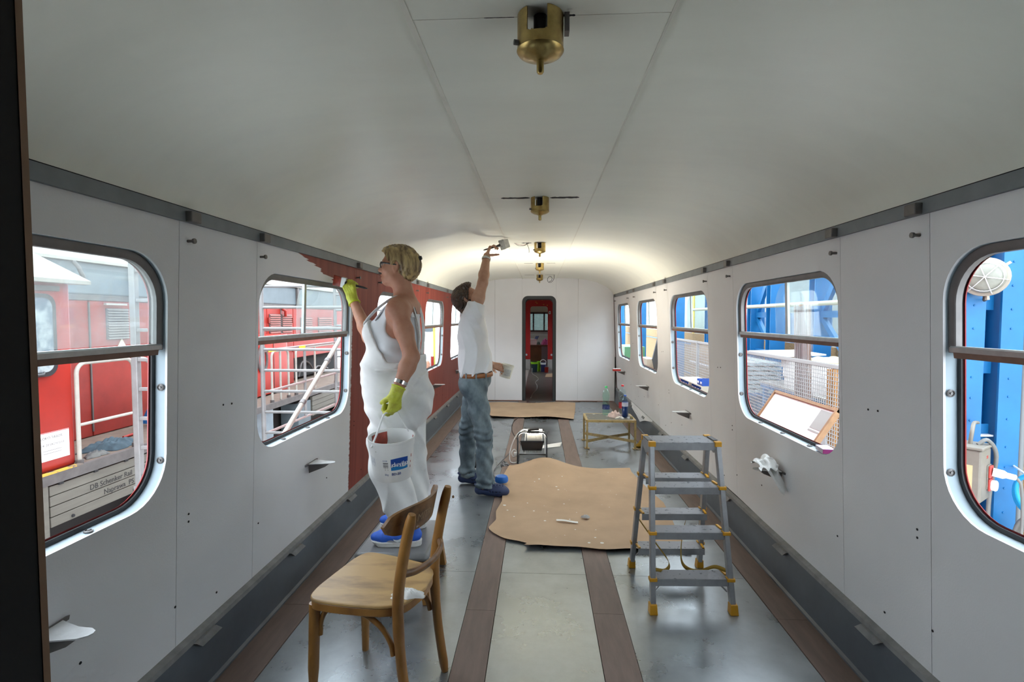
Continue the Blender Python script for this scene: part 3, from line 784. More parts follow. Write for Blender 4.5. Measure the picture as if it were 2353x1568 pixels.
# rag hanging over the bracket on the right wall
yb = (WIN[1][0] + WIN[1][1]) / 2; xb = wx(1, 0.64)
rg = thing('rag', 'crumpled white rag draped over a bracket on the white wall', 'rag', (xb - 0.08, yb, 0.645))
def rag_fn(u, v):
    a = u * 2 - 1; b_ = v * 2 - 1
    f = 0.010 * sin(5 * a + 2 * b_) + 0.007 * sin(7 * b_ - 4 * a)
    return (xb - 0.085 + a * 0.055 + 0.008 * sin(9 * b_), yb - 0.005 + b_ * 0.075 + 0.01 * sin(8 * a), 0.652 + 0.055 * (1 - b_ * b_) * (0.9 + 0.25 * sin(4 * a)) * (1 - a * a * 0.6) + abs(f))
MB().sheet(rag_fn, 20, 20, 0.003).build('bunched_part', M_white, rg, smooth=70)
def tail_fn(u, v):
    return (xb - 0.09 + (u - 0.5) * 0.07 * (1 - 0.3 * v) + 0.075 * v + 0.006 * sin(9 * u), yb - 0.02 - 0.085 * v - 0.01 * sin(6 * u) , 0.69 - 0.15 * v ** 1.1 + 0.01 * sin(8 * u + 3 * v))
MB().sheet(tail_fn, 10, 14, 0.003).build('hanging_tail', M_white, rg, smooth=70)
# red clip on the far bracket
yb5 = (WIN[4][0] + WIN[4][1]) / 2
rc = thing('red_clip', 'small red and white plastic clip on the farthest right-wall bracket', 'clip', (wx(1, .64) - 0.12, yb5, 0.643))
MB().box(wx(1, .64) - 0.19, wx(1, .64) - 0.06, yb5 - 0.02, yb5 + 0.02, 0.6435, 0.672).build('body', mat('red_plastic', (0.55, 0.03, 0.02), rough=0.4), rc, bevel=0.006)
MB().box(wx(1, .64) - 0.185, wx(1, .64) - 0.065, yb5 - 0.018, yb5 + 0.018, 0.672, 0.686).build('cap', M_whitep, rc, bevel=0.004)
# small printed box on the sill of the second right window
a2, b2 = WIN[1]
M_pink = mat('magenta_print', (0.45, 0.04, 0.22), rough=0.35)
bx_ = thing('small_box', 'small magenta and white packet lying on the window sill', 'packet', (wx(1, .86) + 0.03, a2 + 0.175, WZ0 + .006), R(-8))
MB().box(-0.027, 0.027, -0.045, 0.045, 0.0, 0.022).build('carton', mat('packet_white', (0.72, 0.66, 0.74), rough=0.35), bx_, local=True, bevel=0.0015)
MB().box(-0.0265, 0.0265, -0.0458, -0.045, 0.001, 0.021).build('printed_end', M_pink, bx_, local=True)
MB().box(-0.0275, 0.0275, -0.045, 0.045, 0.022, 0.0226).build('printed_top', mat('packet_lilac', (0.62, 0.50, 0.68), rough=0.3), bx_, local=True)

# ---- wooden chair in the foreground
ch = thing('wooden_chair', 'worn brown wooden chair with curved back and plywood seat, nearest the camera', 'chair', (-0.634, 1.995, 0), R(166.6))
def L(m, name, material, sm=40, **k): return m.build(name, material, ch, smooth=sm, local=True, **k)
seat_poly = []
for (px_, py_) in spline([(0.215, 0.0, 0), (0.212, 0.13, 0), (0.185, 0.196, 0), (0.11, 0.203, 0), (-0.03, 0.188, 0), (-0.12, 0.165, 0), (-0.175, 0.115, 0), (-0.197, 0.0, 0)], 5) and [(p.x, p.y) for p in spline([(0.215, 0.0, 0), (0.212, 0.13, 0), (0.185, 0.196, 0), (0.11, 0.203, 0), (-0.03, 0.188, 0), (-0.12, 0.165, 0), (-0.175, 0.115, 0), (-0.197, 0.0, 0)], 5)]:
    seat_poly.append((px_, py_))
seat_poly = seat_poly + [(x, -y) for x, y in seat_poly[::-1][1:-1]]
L(MB().prism(seat_poly, lambda x, y: (x, y, 0.432), lambda x, y: (x * 0.995, y * 0.995, 0.444)), 'seat', M_seat, 30, fix=True, bevel=0.003)
sm_ = [(x * 0.985, y * 0.985) for x, y in seat_poly]
L(MB().prism(sm_, lambda x, y: (x, y, 0.400), lambda x, y: (x, y, 0.432)), 'seat_frame', M_wood, 30, fix=True, bevel=0.003)
for s in (1, -1):
    L(MB().tube(spline([(0.188, s * 0.170, 0.41), (0.190, s * 0.176, 0.25), (0.196, s * 0.182, 0.0)], 5), [0.021] * 5 + [0.0205] * 3 + [0.017, 0.016, 0.015], 12), 'leg', M_wood)
    L(MB().tube(spline([(-0.205, s * 0.155, 0.0), (-0.172, s * 0.156, 0.22), (-0.160, s * 0.157, 0.45), (-0.185, s * 0.158, 0.63), (-0.222, s * 0.16, 0.795)], 6), [0.015] + [0.019] * 8 + [0.021] * 8 + [0.0205] * 6 + [0.019, 0.014], 12), 'rear_post', M_wood)
    # bent brace under the seat, from front leg to rear post
    L(MB().tube(spline([(0.170, s * 0.165, 0.285), (0.166, s * 0.160, 0.345), (0.135, s * 0.155, 0.386), (0.06, s * 0.15, 0.392), (-0.02, s * 0.148, 0.384), (-0.09, s * 0.15, 0.345), (-0.128, s * 0.153, 0.295), (-0.138, s * 0.155, 0.255)], 5), 0.0105, 10), 'brace', M_wood)
# curved back board, wraps forward at its ends
def back_fn(u, v, t=0):
    a = (u - 0.5) * 2
    hh = 0.052 * sqrt(max(0.0, 1 - abs(a) ** 5)) + 0.001
    x = -0.197 + 0.075 * a * a - t; y = a * 0.205
    z = 0.752 + (v * 2 - 1) * hh
    return (x - 0.22 * (z - 0.752), y, z)
m = MB(); nu, nv = 24, 6
fr = [[back_fn(i / nu, j / nv) for i in range(nu + 1)] for j in range(nv + 1)]; bk = [[back_fn(i / nu, j / nv, 0.013) for i in range(nu + 1)] for j in range(nv + 1)]
vs = [p for r_ in fr for p in r_] + [p for r_ in bk for p in r_]; w = nu + 1; o = w * (nv + 1)
fs = [(j * w + i, j * w + i + 1, (j + 1) * w + i + 1, (j + 1) * w + i) for j in range(nv) for i in range(nu)]
fs += [tuple(q + o for q in f[::-1]) for f in fs]
ed = [i for i in range(w)] + [j * w + nu for j in range(1, nv + 1)] + [nv * w + i for i in range(nu - 1, -1, -1)] + [j * w for j in range(nv - 1, 0, -1)]
fs += [(ed[k], ed[k] + o, ed[(k + 1) % len(ed)] + o, ed[(k + 1) % len(ed)]) for k in range(len(ed))]
bb = L(m.add(vs, fs), 'backrest', M_wooddark, 45, fix=True)
tm = bpy.data.curves.new('t', 'FONT'); tm.body = 'MITRO'; tm.size = 0.042; tm.resolution_u = 3
to = bpy.data.objects.new('t', tm); col.objects.link(to); dg = bpy.context.evaluated_depsgraph_get()
tme = bpy.data.meshes.new_from_object(to.evaluated_get(dg)); bpy.data.objects.remove(to)
for v_ in tme.vertices:   # bend the lettering round the back face
    y = 0.075 - v_.co.x; z = 0.732 + v_.co.y; a = y / 0.205
    v_.co = (-0.197 + 0.075 * a * a - 0.0145 - 0.22 * (z - 0.752), y, z)
tme.materials.clear(); tme.materials.append(mat('scratched_lettering', (0.36, 0.25, 0.15), rough=0.6))
lo_ = bpy.data.objects.new('lettering', tme); col.objects.link(lo_); lo_.parent = bb; WM[lo_.name] = WM[bb.name]
L(MB().tube(spline([(-0.183, 0.150, 0.565), (-0.215, 0.10, 0.563), (-0.232, 0.0, 0.562), (-0.215, -0.10, 0.563), (-0.183, -0.150, 0.565)], 6), 0.0105, 10, flat=1.35), 'back_rail', M_wooddark)
for s in (1, -1):
    L(MB().lathe([(0.0, 0.0), (0.006, 0.001), (0.006, 0.006), (0.0, 0.009)], 8, (-0.242, s * 0.16, 0.752), (-1, 0, 0.2), caps=False), 'screw', M_wooddark)
crumple('rag_on_chair', -0.50, 1.885, 0.4445, 0.062, 0.036, 0.026, 2.3, M_white, 'folded white rag lying on the wooden chair seat', 'rag').rotation_euler = (0, 0, 0)

# ---- low padded stool under the woman
M_pad = mat('grey_vinyl', (0.20, 0.20, 0.205), rough=0.35, var=0.12, scale=7)
st = thing('low_stool', 'low wooden stool with a grey padded top under the woman in white', 'stool', (-0.76, 2.83, 0))
pl = [(-0.97, 2.57), (-0.57, 2.57), (-0.57, 3.07), (-0.97, 3.07)]
MB().box(-0.97, -0.575, 2.58, 3.06, 0.225, 0.268).build('padded_top', M_pad, st, smooth=40, bevel=0.02)
MB().box(-0.95, -0.595, 2.60, 3.04, 0.19, 0.225).build('apron', M_wood, st, bevel=0.004)
for sx, sy in ((-0.93, 2.62), (-0.615, 2.62), (-0.93, 3.02), (-0.615, 3.02)):
    ox = -0.03 if sx < -0.8 else 0.03; oy = -0.02 if sy < 2.8 else 0.02
    MB().hexa([(sx + ox - .02, sy + oy - .02, 0.0), (sx + ox + .02, sy + oy - .02, 0.0), (sx + ox + .02, sy + oy + .02, 0.0), (sx + ox - .02, sy + oy + .02, 0.0)],
              [(sx - .024, sy - .02, 0.2), (sx + .024, sy - .02, 0.2), (sx + .024, sy + .02, 0.2), (sx - .024, sy + .02, 0.2)]).build('leg', M_wood, st, bevel=0.003)

# ---- step ladder
ld = thing('step_ladder', 'double sided aluminium step ladder with amber plastic corners', 'ladder', (0.77, 2.83, 0), R(2.5))
def LL(m, name, material, sm=None, **k): return m.build(name, material, ld, smooth=sm, local=True, **k)
HT = 0.835
def rail_pt(s, f, z):    # s: -1 left/+1 right, f: -1 front/+1 rear
    t = z / HT
    return Vector((s * (0.203 - 0.028 * t), f * (0.245 - 0.175 * t), z))
for f in (-1, 1):
    for s in (-1, 1):
        LL(MB().bar(rail_pt(s, f, 0.02), rail_pt(s, f, HT - 0.01), 0.026, 0.034, (0, f, 0.2)), 'rail', M_alum, bevel=0.003)
        p = rail_pt(s, f, 0.0)
        LL(MB().hexa([(p.x - .02, p.y - .024, 0), (p.x + .02, p.y - .024, 0), (p.x + .02, p.y + .024, 0), (p.x - .02, p.y + .024, 0)],
                     [(p.x - .018, p.y - .02 - f * .006, .05), (p.x + .018, p.y - .02 - f * .006, .05), (p.x + .018, p.y + .02 - f * .006, .05), (p.x - .018, p.y + .02 - f * .006, .05)]), 'foot', M_orange, bevel=0.003)
    for k in range(3):
        z = 0.165 + 0.222 * k
        a, b = rail_pt(-1, f, z), rail_pt(1, f, z)
        y0, y1 = (a.y - 0.012, a.y + 0.085) if f < 0 else (a.y - 0.085, a.y + 0.012)
        stp = LL(MB().box(a.x + 0.006, b.x - 0.006, y0, y1, z - 0.004, z), 'step', M_step)
        for yy in (y0, y1):
            LL(MB().box(a.x + 0.006, b.x - 0.006, yy - 0.0015, yy + 0.0015, z - 0.036, z), 'step_lip', M_alum)
        for s in (-1, 1):
            q = rail_pt(s, f, z)
            LL(MB().box(q.x - 0.020, q.x + 0.020, (q.y - 0.022) if f < 0 else (q.y - 0.012), (q.y + 0.012) if f < 0 else (q.y + 0.022), z - 0.012, z + 0.006), 'corner_cap', M_orange, bevel=0.003)
            LL(MB().bar((q.x - s * 0.008, q.y - f * 0.03, z + 0.003), (q.x - s * 0.014, q.y - f * 0.085, z + 0.003), 0.012, 0.008), 'corner_cap', M_orange)
    for s in (-1, 1):
        q = rail_pt(s, f, 0.165)
        LL(MB().bar((q.x - s * .01, q.y - f * 0.01, 0.09), (q.x - s * 0.075, q.y - f * 0.03, 0.155), 0.010, 0.006), 'corner_strut', M_alum)
# top platform
LL(MB().box(-0.168, 0.168, -0.083, 0.083, HT - 0.004, HT), 'step', M_step)
for yy in (-0.083, 0.083):
    LL(MB().box(-0.178, 0.178, yy - 0.002, yy + 0.002, HT - 0.040, HT - 0.002), 'step_lip', M_alum)
for s in (-1, 1):
    LL(MB().prism([(-0.083, HT + 0.004), (0.083, HT + 0.004), (0.07, HT - 0.05), (0.0, HT - 0.075), (-0.07, HT - 0.05)], lambda y, z: (s * 0.180, y, z), lambda y, z: (s * 0.188, y, z)), 'hinge_plate', M_alum, fix=True)
    LL(MB().box(s * 0.176 - .013, s * 0.176 + .013, -0.05, 0.05, HT, HT + 0.006), 'grip', M_black, bevel=0.002)
    for f in (-1, 1):
        LL(MB().box(s * 0.174 - .018, s * 0.174 + .018, f * 0.078 - .014, f * 0.078 + .014, HT - 0.022, HT + 0.006), 'corner_cap', M_orange, bevel=0.003)
# webbing straps between the two sides
M_strap = mat('amber_webbing', (0.33, 0.20, 0.02), rough=0.7)
for s, q_ in ((-1, [(-0.195, 0.19, 0.34), (-0.12, 0.06, 0.24), (-0.06, -0.02, 0.158), (-0.10, -0.10, 0.150), (-0.185, -0.19, 0.20)]), (1, [(0.07, 0.11, 0.33), (0.03, 0.05, 0.22), (0.025, 0.0, 0.135), (0.08, -0.06, 0.125), (0.15, -0.12, 0.18), (0.19, -0.18, 0.19)])):
    pts = spline(q_, 7)
    m = MB(); vs = []; 
    for i, p in enumerate(pts):
        tw = Vector((0.35 * s, 0.2, 1)).normalized() * 0.010
        vs += [p - tw, p + tw]
    fs = [(2 * i, 2 * i + 2, 2 * i + 3, 2 * i + 1) for i in range(len(pts) - 1)]
    o = LL(m.add(vs, fs), 'strap', M_strap, 60)
    sd = o.modifiers.new('t', 'SOLIDIFY'); sd.thickness = 0.0018

# ---- kraft paper sheets
def spots_mat():
    m = mat('kraft_with_paint_drips', (0.45, 0.305, 0.19), rough=0.75, var=0.10, scale=3.0, bump=0.12, bscale=30)
    nt = m.node_tree; b = nt.nodes['Principled BSDF']; N = nt.nodes.new; L_ = nt.links.new
    src = b.inputs['Base Color'].links[0].from_socket
    geo = N('ShaderNodeNewGeometry'); vo = N('ShaderNodeTexVoronoi'); vo.inputs['Scale'].default_value = 13; L_(geo.outputs['Position'], vo.inputs['Vector'])
    nz = N('ShaderNodeTexNoise'); nz.inputs['Scale'].default_value = 1.7; L_(geo.outputs['Position'], nz.inputs['Vector'])
    sc = N('ShaderNodeMapRange'); sc.inputs['From Min'].default_value = 0.45; sc.inputs['From Max'].default_value = 0.7; sc.inputs['To Min'].default_value = 0.03; sc.inputs['To Max'].default_value = 0.17; L_(nz.outputs['Fac'], sc.inputs['Value'])
    lt = N('ShaderNodeMath'); lt.operation = 'LESS_THAN'; L_(vo.outputs['Distance'], lt.inputs[0]); L_(sc.outputs['Result'], lt.inputs[1])
    mx = N('ShaderNodeMix'); mx.data_type = 'RGBA'; L_(lt.outputs[0], mx.inputs[0]); L_(src, mx.inputs[6]); mx.inputs[7].default_value = (0.72, 0.70, 0.66, 1)
    L_(mx.outputs[2], b.inputs['Base Color']); return m
def interp(t, pts):
    for (a, b) in zip(pts[:-1], pts[1:]):
        if a[0] <= t <= b[0]: return a[1] + (b[1] - a[1]) * (t - a[0]) / (b[0] - a[0])
    return pts[-1][1] if t > pts[-1][0] else pts[0][1]
def kraft_fn(u, v):
    lx = interp(v, [(0, -0.10), (0.03, -0.07), (0.05, -0.13), (0.07, -0.24), (0.12, -0.32), (0.16, -0.36), (0.24, -0.315), (0.33, -0.33), (0.45, -0.30), (0.6, -0.315), (0.8, -0.34), (1, -0.30)])
    rx = interp(v, [(0, 0.965), (0.03, 0.985), (0.12, 0.955), (0.3, 0.98), (0.5, 1.0), (0.65, 0.955), (0.8, 0.92), (1, 0.88)])
    x = lx + (rx - lx) * u
    y = 3.255 + 1.80 * v + (0.012 * sin(9 * u) + 0.006 * sin(23 * u)) * (1 - v) + v * (0.11 * math.exp(-((u - 0.30) / 0.22) ** 2) - 0.10 * max(0, (u - 0.5)) * 1.2)
    bulge = 0.085 * math.exp(-((u - 0.30) / 0.19) ** 2) * math.exp(-((v - 0.93) / 0.16) ** 2)
    z = 0.006 + bulge + 0.004 * (1 + sin(5 * u + 3 * v)) + 0.006 * (1 + sin(13 * v + 2 * u)) * (1 - v * .5) * abs(sin(3 * u))
    e = 0.020 * max(0, 1 - v / 0.035) * (0.5 + 0.5 * sin(6 * u + 2)) + 0.03 * max(0, (v - 0.97) / .03) * max(0, u - 0.75) * 3
    z += e + 0.006 * max(0, 1 - u / 0.03)
    return (x, y, z)
kp_ = MB().sheet(kraft_fn, 70, 60, 0.0015).build('kraft_paper', spots_mat(), smooth=60)
tag(kp_, 'large torn sheet of brown kraft paper spattered with white paint', 'paper', 'brown paper on the floor')
def kraft2_fn(u, v):
    x0 = interp(v, [(0, -0.70), (0.5, -0.86), (1, -0.95)]); x1 = interp(v, [(0, 0.50), (0.5, 0.57), (1, 0.62)])
    return (x0 + (x1 - x0) * u, 7.53 + 1.33 * v + 0.03 * sin(5 * u) * (1 - v), 0.006 + 0.014 * (1 + sin(8 * u + 2)) * max(0, 1 - v / 0.12) + 0.008 * (1 + sin(4 * u + 5 * v)) + 0.02 * max(0, v - 0.9) * 10 * (0.5 + 0.5 * sin(9 * u)))
tag(MB().sheet(kraft2_fn, 40, 24, 0.0015).build('kraft_paper', M_kraft, smooth=60), 'clean sheet of brown kraft paper before the end doorway', 'paper', 'brown paper on the floor')

# bits lying on the paper and floor
M_paper = mat('white_paper', (0.78, 0.77, 0.74), rough=0.7)
def zpap(x, y): return 0.03
t1 = MB().sheet(lambda u, v: (0.125 + 0.155 * u, 3.675 - 0.028 * u + 0.026 * v, 0.027 + 0.003 * sin(5 * u)), 8, 3, 0.002).build('paper_strip', M_paper, smooth=60)
tag(t1, 'narrow white strip lying on the spattered kraft paper', 'strip')
crumple('crumpled_scrap', 0.345, 3.76, 0.022, 0.032, 0.02, 0.022, 5.1, mat('grey_scrap', (0.45, 0.43, 0.42), rough=0.7), 'small crumpled grey scrap on the spattered kraft paper', 'scrap', n=10)
t2 = MB().sheet(lambda u, v: (0.02 + 0.22 * u + 0.03 * v, 5.82 + 0.16 * v + 0.10 * u, 0.004 + 0.012 * u * v), 6, 6, 0.0012).build('paper_sheet', M_paper, smooth=60)
tag(t2, 'white sheet of paper on the floor behind the work light', 'paper')
crumple('wire_wool', -0.352, 5.13, 0.004, 0.042, 0.04, 0.045, 1.2, mat('wire_wool_grey', (0.33, 0.33, 0.34), rough=0.5, metal=0.5, rgb2=(0.06, 0.06, 0.06), lo=0.45, hi=0.55, scale=60), 'ball of grey wire wool beside the work light cable', 'wire wool', n=14)
crumple('ochre_rag', 1.23, 6.0, 0.005, 0.10, 0.075, 0.085, 3.7, mat('ochre_cloth', (0.42, 0.25, 0.02), rough=0.8, var=0.3, scale=18), 'heap of ochre yellow cloth at the foot of the white wall', 'rag', n=16)
# tools behind the man's feet
tl = thing('power_drill', 'black and red cordless drill lying behind the man\'s feet', 'drill', (-0.62, 5.0, 0))
MB().tube([(-0.76, 4.98, 0.035), (-0.70, 4.985, 0.042), (-0.60, 4.99, 0.048), (-0.52, 5.0, 0.048)], [0.016, 0.028, 0.036, 0.034], 12).build('body', M_black, tl, smooth=50)
MB().tube([(-0.63, 4.99, 0.05), (-0.645, 5.0, 0.10), (-0.635, 5.01, 0.145)], [0.018, 0.016, 0.02], 10).build('handle', M_black, tl, smooth=50)
MB().tube([(-0.56, 4.972, 0.055), (-0.50, 4.975, 0.05)], 0.022, 12).build('motor_cap', mat('red_plastic', (0.55, 0.03, 0.02), rough=0.4), tl, smooth=50)
MB().lathe([(0.010, 0), (0.02, 0.012), (0.018, 0.03), (0.006, 0.05)], 10, (-0.735, 4.982, 0.038), (-1, 0, -0.1)).build('chuck', mat('chuck_tan', (0.35, 0.26, 0.16), rough=0.5), tl, smooth=40)
# blue lid behind the clog
MB_ = MB().lathe([(0.0, 0.0), (0.055, 0.0), (0.06, 0.01), (0.058, 0.035), (0.05, 0.05), (0.03, 0.058), (0.0, 0.06)], 24, (-0.335, 4.50, 0.040), (0, 0, 1), caps=False)
tag(MB_.build('plastic_dish', mat('bright_blue_plastic', (0.02, 0.17, 0.62), rough=0.35), smooth=40), 'bright blue plastic dish on the floor behind the clog', 'dish')

# ---- low work table with bottles
tb = thing('work_table', 'low paint-stained metal table with bottles on it', 'table', (0.82, 6.05, 0))
TX0, TX1, TY0, TY1, TZT = 0.545, 1.09, 5.86, 6.26, 0.33
MB().box(TX0 + .012, TX1 - .012, TY0 + .012, TY1 - .012, TZT - 0.008, TZT).build('table_top', mat('stained_board', (0.13, 0.12, 0.10), rough=0.5, rgb2=(0.55, 0.55, 0.52), lo=0.60, hi=0.66, scale=11), tb)
for (a, b) in (((TX0, TY0), (TX1, TY0)), ((TX0, TY1), (TX1, TY1)), ((TX0, TY0), (TX0, TY1)), ((TX1, TY0), (TX1, TY1))):
    MB().bar((a[0], a[1], TZT - 0.012), (b[0], b[1], TZT - 0.012), 0.024, 0.026).build('frame_rail', M_ochre, tb)
for x in (TX0, TX1):
    for y in (TY0, TY1):
        MB().bar((x, y, 0.004), (x, y, TZT - 0.02), 0.022, 0.022, (0, 1, 0)).build('leg', M_ochre, tb)
        MB().box(x - 0.028, x + 0.028, y - 0.028, y + 0.028, 0.003, 0.008).build('foot_plate', M_ochre, tb)
for (x, y) in ((TX0, TY0), (TX1, TY1)):
    ex = 1 if x == TX0 else -1; ey = 1 if y == TY0 else -1
for (p0, p1, sag) in (((TX0, TY0), (TX1, TY1), 0), ((TX0, TY1), (TX1, TY0), 0)):
    c_ = ((TX0 + TX1) / 2, (TY0 + TY1) / 2)
    q = [Vector((p0[0], p0[1], 0.085)), Vector((c_[0] - 0.05, c_[1] + (0.03 if p0[1] > c_[1] else -0.03), 0.09)), Vector((c_[0] + 0.05, c_[1] + (0.03 if p1[1] > c_[1] else -0.03), 0.09)), Vector((p1[0], p1[1], 0.085))]
    for a, b in zip(q[:-1], q[1:]): MB().bar(a, b, 0.008, 0.032).build('cross_brace', M_ochre, tb)

def pet(name, rgb):
    m = bpy.data.materials.new(name); m.use_nodes = True; nt = m.node_tree
    nt.nodes.remove(nt.nodes['Principled BSDF']); L_ = nt.links.new
    tr = nt.nodes.new('ShaderNodeBsdfTransparent'); tr.inputs[0].default_value = (*rgb, 1)
    gl = nt.nodes.new('ShaderNodeBsdfGlossy'); gl.inputs['Roughness'].default_value = 0.06; gl.inputs[0].default_value = (0.9, 0.97, 0.95, 1)
    lw_ = nt.nodes.new('ShaderNodeLayerWeight'); lw_.inputs['Blend'].default_value = 0.12
    mx = nt.nodes.new('ShaderNodeMixShader'); L_(lw_.outputs['Facing'], mx.inputs[0]); L_(tr.outputs[0], mx.inputs[1]); L_(gl.outputs[0], mx.inputs[2])
    L_(mx.outputs[0], nt.nodes['Material Output'].inputs[0]); return m
def bottle(x, y, h, r_, tint, capm, labm, label, waist=True, lz=(0.16, 0.30), liquid=None):
    b = thing('plastic_bottle', label, 'bottle', (x, y, TZT + .001), 0, 'plastic bottles on the work table')
    prof = [(0.0, 0.004), (r_ * 0.75, 0.0), (r_ * 0.97, 0.012), (r_, 0.03), (r_, 0.36 * h), (r_ * 0.86 if waist else r_, 0.46 * h), (r_ * 0.84 if waist else r_, 0.52 * h), (r_, 0.62 * h), (r_ * 0.98, 0.72 * h), (r_ * 0.80, 0.82 * h), (r_ * 0.48, 0.89 * h), (0.0135, 0.925 * h), (0.0135, 0.955 * h)]
    MB().lathe(prof, 24, caps=False).build('bottle_body', pet('pet_' + label[:12], tint), b, smooth=50, local=True)
    MB().lathe([(0.0, 0.945 * h), (0.016, 0.945 * h), (0.0165, 0.998 * h), (0.0, 1.0 * h)], 16, caps=False).build('cap', capm, b, smooth=40, local=True)
    MB().lathe([(r_ + .0006, lz[0] * h), (r_ + .0008, lz[1] * h)], 24, caps=False).build('wrap_label', labm, b, smooth=60, local=True)
    if liquid: MB().lathe([(0, .008), (r_ * .72, .006), (r_ * .94, .015), (r_ * .96, .03), (r_ * .96, liquid[1] * h), (0, liquid[1] * h)], 20, caps=False).build('liquid', liquid[0], b, smooth=40, local=True)
    return b
M_lbl = mat('dark_blue_label', (0.03, 0.05, 0.18), rough=0.4, rgb2=(0.6, 0.65, 0.7), lo=0.62, hi=0.68, scale=40)
bottle(0.80, 6.19, 0.345, 0.044, (0.82, 0.98, 0.92), mat('green_cap', (0.05, 0.55, 0.17), rough=0.4), M_lbl, 'green tinted plastic bottle with a green cap on the work table', lz=(0.20, 0.34))
bottle(1.0, 6.215, 0.36, 0.045, (0.88, 0.95, 0.97), mat('red_cap', (0.55, 0.02, 0.03), rough=0.4), mat('red_label', (0.45, 0.03, 0.04), rough=0.4), 'clear plastic bottle with a red cap, behind the blue one', lz=(0.22, 0.40))
bottle(1.0, 6.03, 0.265, 0.036, (0.72, 0.82, 0.97), mat('blue_cap', (0.03, 0.12, 0.55), rough=0.4), mat('pale_label', (0.55, 0.58, 0.72), rough=0.4), 'small blue plastic bottle with a blue cap, half full', False, lz=(0.50, 0.68), liquid=(mat('dark_water', (0.015, 0.05, 0.16), rough=0.15), 0.5))
crumple('plastic_bag', 0.885, 6.06, TZT + .001, 0.078, 0.06, 0.078, 0.7, mat('pale_pink_film', (0.66, 0.50, 0.46), rough=0.4, var=0.15, scale=14), 'crumpled pale pink plastic bag between the bottles', 'bag', n=16)
crumple('foil_scrap', 0.935, 5.965, TZT + .001, 0.055, 0.03, 0.03, 4.4, mat('foil', (0.45, 0.45, 0.46), rough=0.35, metal=0.6, var=0.4, scale=40), 'crumpled grey foil in front of the bottles', 'scrap', n=10)
crumple('small_stone', 1.065, 5.98, TZT + .001, 0.018, 0.016, 0.03, 2.4, mat('olive_lump', (0.25, 0.22, 0.10), rough=0.7), 'small olive lump at the right end of the table top', 'lump', n=8)

# ---- work light
wl_ = thing('work_light', 'black floodlight on a tube stand, shining up at the ceiling', 'floodlight', (-0.08, 5.3, 0))
def ustand(y, lean, z1, r_=0.0085):
    x0, x1 = -0.222, 0.075
    pts = [(x0, y, 0.012), (x0, y + lean * 0.7, z1 - 0.06)] + arc((x0 + 0.055, y + lean, z1 - 0.055), 0.055, pi, pi / 2, 6, (1, 0, 0), (0, 0, 1)) + arc((x1 - 0.055, y + lean, z1 - 0.055), 0.055, pi / 2, 0, 6, (1, 0, 0), (0, 0, 1)) + [(x1, y + lean * 0.7, z1 - 0.06), (x1, y, 0.012)]
    return MB().tube(pts, r_, 10)
ustand(5.20, 0.06, 0.315).build('stand_frame', M_black, wl_, smooth=50)
MB().tube([(-0.222, 5.20, 0.012), (-0.222, 5.52, 0.012), (0.075, 5.52, 0.012), (0.075, 5.20, 0.012)], 0.0085, 8).build('stand_base', M_black, wl_, smooth=50)
MB().tube([(-0.125, 5.26, 0.315), (0.0, 5.26, 0.315)], 0.015, 12).build('handle_grip', M_black, wl_, smooth=50)
MB().bar((-0.12, 5.27, 0.335), (-0.005, 5.28, 0.345), 0.03, 0.014).build('switch_box', M_black, wl_)
hm = Matrix.Translation((-0.075, 5.32, 0.155)) @ Matrix.Rotation(R(-16), 4, 'X')
hd = MB(hm); hd.hexa([(-0.10, -0.055, -0.045), (0.10, -0.055, -0.045), (0.10, 0.055, -0.045), (-0.10, 0.055, -0.045)], [(-0.12, -0.085, 0.04), (0.12, -0.085, 0.04), (0.12, 0.085, 0.04), (-0.12, 0.085, 0.04)])
lh = hd.build('lamp_head', M_black, wl_, bevel=0.004)
fm = MB(hm)
for k in range(13):
    x = -0.09 + 0.015 * k
    fm = MB(hm).box(x - 0.002, x + 0.002, -0.072, 0.06, -0.064, -0.03); fm.build('fin', M_black, lh)
MB(hm).box(-0.108, 0.108, -0.073, 0.073, 0.0405, 0.044).build('lit_glass', emit('work_light_glass', (1.0, 0.90, 0.70), 9.0), wl_)
MB(hm).box(-0.124, 0.124, -0.088, -0.073, 0.038, 0.05).build('bezel', M_black, wl_); MB(hm).box(-0.124, 0.124, 0.073, 0.088, 0.038, 0.05).build('bezel', M_black, wl_)
# the second lamp head behind, light on its finned back painted in white
hm2 = Matrix.Translation((-0.05, 5.60, 0.20)) @ Matrix.Rotation(R(-62), 4, 'X')
h2 = MB(hm2).box(-0.085, 0.085, -0.075, 0.075, -0.035, 0.03).build('rear_lamp_head', M_whitep, wl_, bevel=0.004)
for k in range(11):
    x = -0.075 + 0.015 * k
    MB(hm2).box(x - 0.003, x + 0.003, -0.07, 0.07, -0.055, -0.03).build('fin', M_whitep, h2)
MB().tube([(0.045, 5.60, 0.25), (0.062, 5.60, 0.16), (0.062, 5.55, 0.012)], 0.007, 8).build('rear_bracket', M_whitep, wl_, smooth=50)
MB().tube([(-0.145, 5.60, 0.25), (-0.155, 5.60, 0.16), (-0.155, 5.55, 0.012)], 0.007, 8).build('rear_bracket', M_whitep, wl_, smooth=50)
sp = bpy.data.lights.new('work_light_lamp', 'AREA'); sp.shape = 'RECTANGLE'; sp.size = 0.20; sp.size_y = 0.13
sp.energy = 14; sp.spread = R(125); sp.color = (1.0, 0.93, 0.80)
so = bpy.data.objects.new('work_light_lamp', sp); col.objects.link(so); so.parent = wl_
d_ = hm.to_3x3() @ Vector((0, 0, 1))
so.rotation_euler = d_.to_track_quat('-Z', 'Y').to_euler(); so.location = (hm @ Vector((0, 0, 0.06))) - Vector((-0.08, 5.3, 0))
